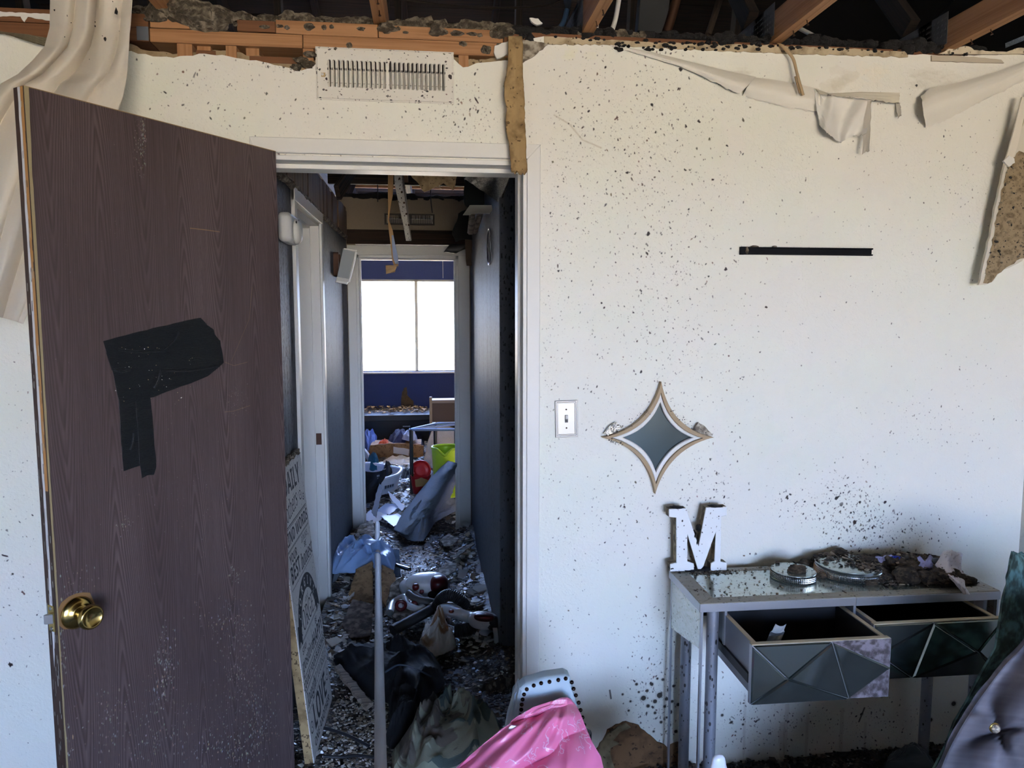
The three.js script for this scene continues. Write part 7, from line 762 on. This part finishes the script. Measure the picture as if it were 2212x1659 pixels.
  sh([[780, 1120], [800, 1106], [838, 1112], [812, 1128]], 0.08, 'wet_paper', 'pale wet sheet nearest the far door casing', wp, [0.1, 0]); sh([[805, 1104], [835, 1092], [868, 1096], [842, 1108]], 0.1, 'wet_paper', 'silvery wet sheet in front of the laundry basket', bp, [0.15, 0.1]); sh([[836, 1070], [858, 1080], [876, 1090], [868, 1094], [844, 1080]], 0.14, 'wet_paper', 'narrow white sheet below the basket sticker', wp, [0.3, 0.2]); sh([[822, 1120], [860, 1112], [874, 1120], [850, 1134]], 0.07, 'wet_paper', 'glossy sheet beside the end of the grey blanket', bp, [0.1, -0.1]); sh([[802, 1092], [820, 1064], [828, 1070], [812, 1098]], 0.2, 'wet_paper', 'curled grey card standing in front of the hooded top', M(0x77777a, 0.7), [0.35, 0.2]);
}
// ───────── near things at the bottom of the picture ─────────
{
  // pale blue upholstered arm with nailheads
  const t = thing('armchair', 'pale blue upholstered chair arm edged with dark nailheads, under pink satin', 'armchair'), lin = M(0xb4c6d0, 0.85, { bumpMap: again(weaveBump, 0.06, 0.06), bumpScale: 0.0008 });
  const zt = 0.5, F = (a, b) => onZ(a, b, zt), back = 0.05;
  const out = [[1122, 1490], [1136, 1478], [1180, 1465], [1222, 1459], [1232, 1464], [1242, 1500], [1256, 1560], [1276, 1640], [1300, 1760], [1090, 1760], [1104, 1640], [1112, 1560], [1117, 1510]].map(([a, b]) => { const p = F(a, b); return [p.x, p.y]; });
  const g = extr(out, back, { bevel: 0.012, seg: 4 }); g.translate(0, 0, zt - back); part(t, 'arm', g, lin); { const a = F(1100, 1500), p = extr([[1126, 1486], [1118, 1500], [1100, 1560], [1085, 1650], [1075, 1760], [1112, 1760], [1112, 1600], [1122, 1510]].map(([x, y]) => { const q = F(x, y); return [q.x, q.y]; }), back - 0.01, { bevel: 0.01, seg: 3 }); part(t, 'side', p.translate(0, 0, zt - back - 0.01), lin); }
  const nails = []; for (const [a, b] of [[1222, 1466], [1206, 1469], [1187, 1473], [1169, 1476], [1153, 1481], [1138, 1489], [1132, 1500], [1129, 1511], [1127, 1522], [1126, 1533], [1125, 1545], [1124, 1555], [1122, 1566], [1120, 1578], [1119, 1590], [1235, 1474], [1239, 1488], [1244, 1502], [1250, 1518], [1254, 1534], [1258, 1550], [1262, 1566], [1268, 1582]]) { const p = F(a, b); const n = new THREE.SphereGeometry(0.0056, 14, 8, 0, 6.2832, 0, 1.5708); n.rotateX(Math.PI / 2); n.translate(p.x, p.y, zt - 0.001); part(t, 'nailhead', n, M(0x2b1d18, 0.25, { metalness: 0.8 })); }
  part(t, 'added_seat', new RoundedBoxGeometry(0.62, 0.2, 0.6, 3, 0.05).translate(0.42, 0.31, 0.88), lin);  // unseen seat block, added to darken the lower wall behind it
  part(t, 'leg', merge([rod(V(F(1120, 1700).x, 0, zt - 0.05), V(F(1120, 1700).x, 0.45, zt - 0.05), 0.02, 10), rod(V(F(1270, 1700).x, 0, zt - 0.05), V(F(1270, 1700).x, 0.45, zt - 0.05), 0.02, 10)]), mat.black);
  // pink satin
  const sat = canvasTex(1024, 1024, (c, w, h) => { const R = rng(31); c.fillStyle = 'rgb(232,124,164)'; c.fillRect(0, 0, w, h); c.strokeStyle = 'rgba(236,206,226,0.85)'; c.fillStyle = 'rgba(236,206,226,0.85)'; for (let i = 0; i < 80; i++) { const x = R() * w, y = R() * h; c.save(); c.translate(x, y); c.rotate((R() - 0.5) * 1.4); c.lineWidth = 5; c.beginPath(); let a = 0, b = 0, d = R() * 6; c.moveTo(0, 0); for (let k = 0; k < 5; k++) { const e = d + (R() - 0.5) * 3; c.bezierCurveTo(a + Math.cos(d) * 22, b + Math.sin(d) * 22, a + Math.cos(e) * 30, b + Math.sin(e) * 14, a += Math.cos(e) * 24, b += Math.sin(e) * 24); d = e; } c.stroke(); c.restore(); } });
  const rows = [[1513, 1196, 1240], [1526, 1150, 1248], [1545, 1118, 1256], [1570, 1086, 1266], [1600, 1050, 1280], [1630, 1014, 1298], [1665, 980, 1306], [1720, 930, 1310], [1790, 860, 1320]];
  const sg = sheet((u, v) => { const k = v * (rows.length - 1), i = Math.min(rows.length - 2, Math.floor(k)), f = k - i, r = rows[i].map((a, q) => lerp(a, rows[i + 1][q], f)); const px = lerp(r[1], r[2], u), ax = px - 1225, py = r[0], fold = 1.6 * Math.pow(Math.abs(Math.sin(((px * 152 + py * 216) / 264) / 26 + 2.4 * fbm(u * 3 + 2, v * 3, 0, 2))), 0.8) - 1, f2 = Math.sin(u * 34 + v * 9); return onZ(px, r[0] + 6 * fbm(u * 6, v * 4, 0, 2) + (v < 0.05 ? -8 * Math.sin(Math.PI * u) : 0), 0.545 + 0.17 * v + 0.022 * fold * smooth(v, 0, 0.3) + 0.005 * f2 * smooth(v, 0.05, 0.4) - 0.1 * Math.max(0, ax) / 90 * (1 - v * 0.4)); }, 150, 130, 0.003);
  solo('satin_cloth', 'shiny pink satin with pale scribbled print draped over the chair arm', 'cloth', sg, MP(0xffffff, 0.28, { map: sat, sheen: 0.6, sheenColor: new THREE.Color(1, 0.7, 0.9), sheenRoughness: 0.35, specularIntensity: 1 }));
}
{
  // teal quilt standing at the right
  const rows = [[1192, 2188, 2214, 0.52], [1212, 2184, 2250, 0.52], [1250, 2174, 2270, 0.53], [1300, 2166, 2280, 0.54], [1340, 2161, 2290, 0.55], [1400, 2150, 2300, 0.56], [1440, 2128, 2300, 0.57], [1500, 2096, 2300, 0.58], [1560, 2062, 2300, 0.6], [1610, 2042, 2300, 0.62], [1700, 2000, 2300, 0.66]];
  const g = sheet((u, v) => { const k = v * (rows.length - 1), i = Math.min(rows.length - 2, Math.floor(k)), f = k - i, r = rows[i].map((a, q) => lerp(a, rows[i + 1][q], f)), px = lerp(r[1], r[2], u), py = r[0] + u * 6; const a = (px + py * 0.55) / 46, b = (px - py * 0.8) / 52, q = Math.pow(Math.abs(Math.sin(a * Math.PI)), 0.5) * Math.pow(Math.abs(Math.sin(b * Math.PI)), 0.5); return onZ(px + 2 * fbm(v * 9, 3, 0, 2), py, r[3] + 0.006 * q * smooth(u, 0, 0.2) + 0.014 * fbm(px * 0.02, py * 0.02, 0, 3)); }, 60, 130, 0.008);
  solo('teal_quilt', 'dusty teal quilted cover hanging at the right behind the grey headboard', 'quilt', g, M(0x719c9e, 0.9, { map: again(mat.ash.map, 1.2, 0.5), bumpMap: again(weaveBump, 0.2, 0.08), bumpScale: 0.001 }));
}
{
  // grey tufted headboard near the camera
  const z = 0.86, B = [2160, 1581], bp = onZ(B[0], B[1], z), t = thing('tufted_headboard', 'grey velvet tufted headboard corner with one crystal button', 'headboard');
  const edge = [[2290, 1330], [2240, 1362], [2205, 1402], [2170, 1438], [2130, 1490], [2095, 1540], [2065, 1590], [2045, 1630], [2030, 1665], [2000, 1720], [1900, 1860], [1760, 2060], [1700, 2200], [1690, 2330]];  // points below the frame added so the headboard shades the table wall
  const edgeC = new THREE.SplineCurve(edge.map(([a, b]) => new THREE.Vector2(a, b)));
  const f = (u, v) => { const e = edgeC.getPoint(clamp(v)), ex = e.x, ey = e.y; const px = lerp(ex, Math.max(ex + 420, 2720), u), py = lerp(ey, ey + 60, u), dx = px - B[0], dy = py - B[1], d = Math.hypot(dx, dy), roll = -0.09 * Math.pow(1 - smooth(u, 0, 0.28), 2), ang = Math.atan2(dy, dx); const tuft = -0.045 * Math.exp(-d / 26), crease = -0.02 * Math.exp(-d / 90) * Math.pow(Math.abs(Math.cos(ang * 2 + 0.5)), 8); return onZ(px, py, z + roll + tuft + crease + 0.003 * fbm(px * 0.03, py * 0.03, 0, 2)); };
  const vel = dataTex(256, 256, (u, v) => { const n = tile((a, b) => fbm(a * 5 + 3, b * 70 + 8, 0, 2), u, v), m = tile((a, b) => fbm(a * 4 + 13, b * 4 + 8, 0, 4), u, v); return mix3([78, 74, 80], [132, 128, 136], clamp(0.5 * n + 0.7 * smooth(m, 0.3, 0.7) - 0.1)); });
  part(t, 'upholstery', sheet(f, 90, 110, 0.014), MP(0xffffff, 0.75, { map: again(vel, 0.5, 0.5), sheen: 0.7, sheenColor: new THREE.Color(0.55, 0.58, 0.68), sheenRoughness: 0.4 }));
  part(t, 'mattress', new RoundedBoxGeometry(1.15, 0.2, 1.9, 4, 0.08).translate(1.46, 0.24, 1.9), M(0x8d8a88, 0.9)); part(t, 'added_bed_base', boxIn(0.92, 2.02, 0.03, 0.15, 0.98, 2.82, 0.02), mat.black);  // unseen mattress and base, added to shade the wall under the table
  const cry = new THREE.IcosahedronGeometry(0.0105, 1); cry.scale(1, 1, 0.7); cry.translate(bp.x, bp.y, z - 0.012); part(t, 'crystal_button', cry, new THREE.MeshPhysicalMaterial({ color: 0xe6dccb, roughness: 0.05, metalness: 0.75, flatShading: true }), 'faceted crystal button'); const rim = new THREE.TorusGeometry(0.0105, 0.002, 8, 24); rim.translate(bp.x, bp.y, z - 0.016); part(t, 'button_rim', rim, mat.brass);
  // white plastic tip at the bottom edge, dark folded sheet on the floor
  const c = onZ(1552, 1660, 0.66), bb = 0.412 - c.y, pl = lathe([[0, 0.036], [0.01, 0.034], [0.016, 0.026], [0.019, 0.01], [0.025, -0.012], [0.03, bb * 0.6], [0.03, bb + 0.004], [0.026, bb], [0, bb]], 28); pl.scale(1, 1, 0.6); solo('white_bottle', 'smooth white plastic bottle top poking up at the bottom edge below the table', 'plastic bottle', pl.translate(c.x, c.y, c.z), M(0xdfe3ea, 0.3));
  const [hc, ho] = outl([[1895, 1680], [1910, 1650], [1945, 1630], [1985, 1630], [2015, 1645], [2030, 1680]], 0.03); solo('dark_sheet', 'dark folded plastic sheet on the floor under the right drawer', 'sheet', heap(hc, ho, 0.07, { seed: 6, folds: 3, amp: 0.15, sharp: 1 }), M(0x33383c, 0.4));
  // torn brown paper where the wall base is broken open
  const T = (l, d, zz, m, s, lb) => part(front, 'torn_paper', extr(jag([...l, l[0]], 1.6, 9, s).slice(0, -1).map(([a, b]) => wx(a, b)), d, { z: zz }), m, lb);
  T([[1284, 1690], [1286, 1618], [1300, 1598], [1312, 1576], [1330, 1564], [1352, 1556], [1378, 1566], [1398, 1584], [1420, 1600], [1440, 1612], [1462, 1600], [1484, 1606], [1482, 1690]], 0.006, 0.001, M(0x7a5c40, 0.9, { map: again(mat.paper.map, 0.3, 0.3) }), 5, 'bare brown core at the broken wall foot'); T([[1286, 1640], [1296, 1602], [1318, 1574], [1350, 1558], [1360, 1566], [1338, 1578], [1322, 1596], [1336, 1604], [1316, 1612], [1320, 1634], [1338, 1690], [1300, 1690]], 0.006, 0.006, M(0x8b8068, 0.9, { map: mat.paper.map }), 6, 'grey curled paper at the broken wall foot');
}
renderer.render(scene, camera);
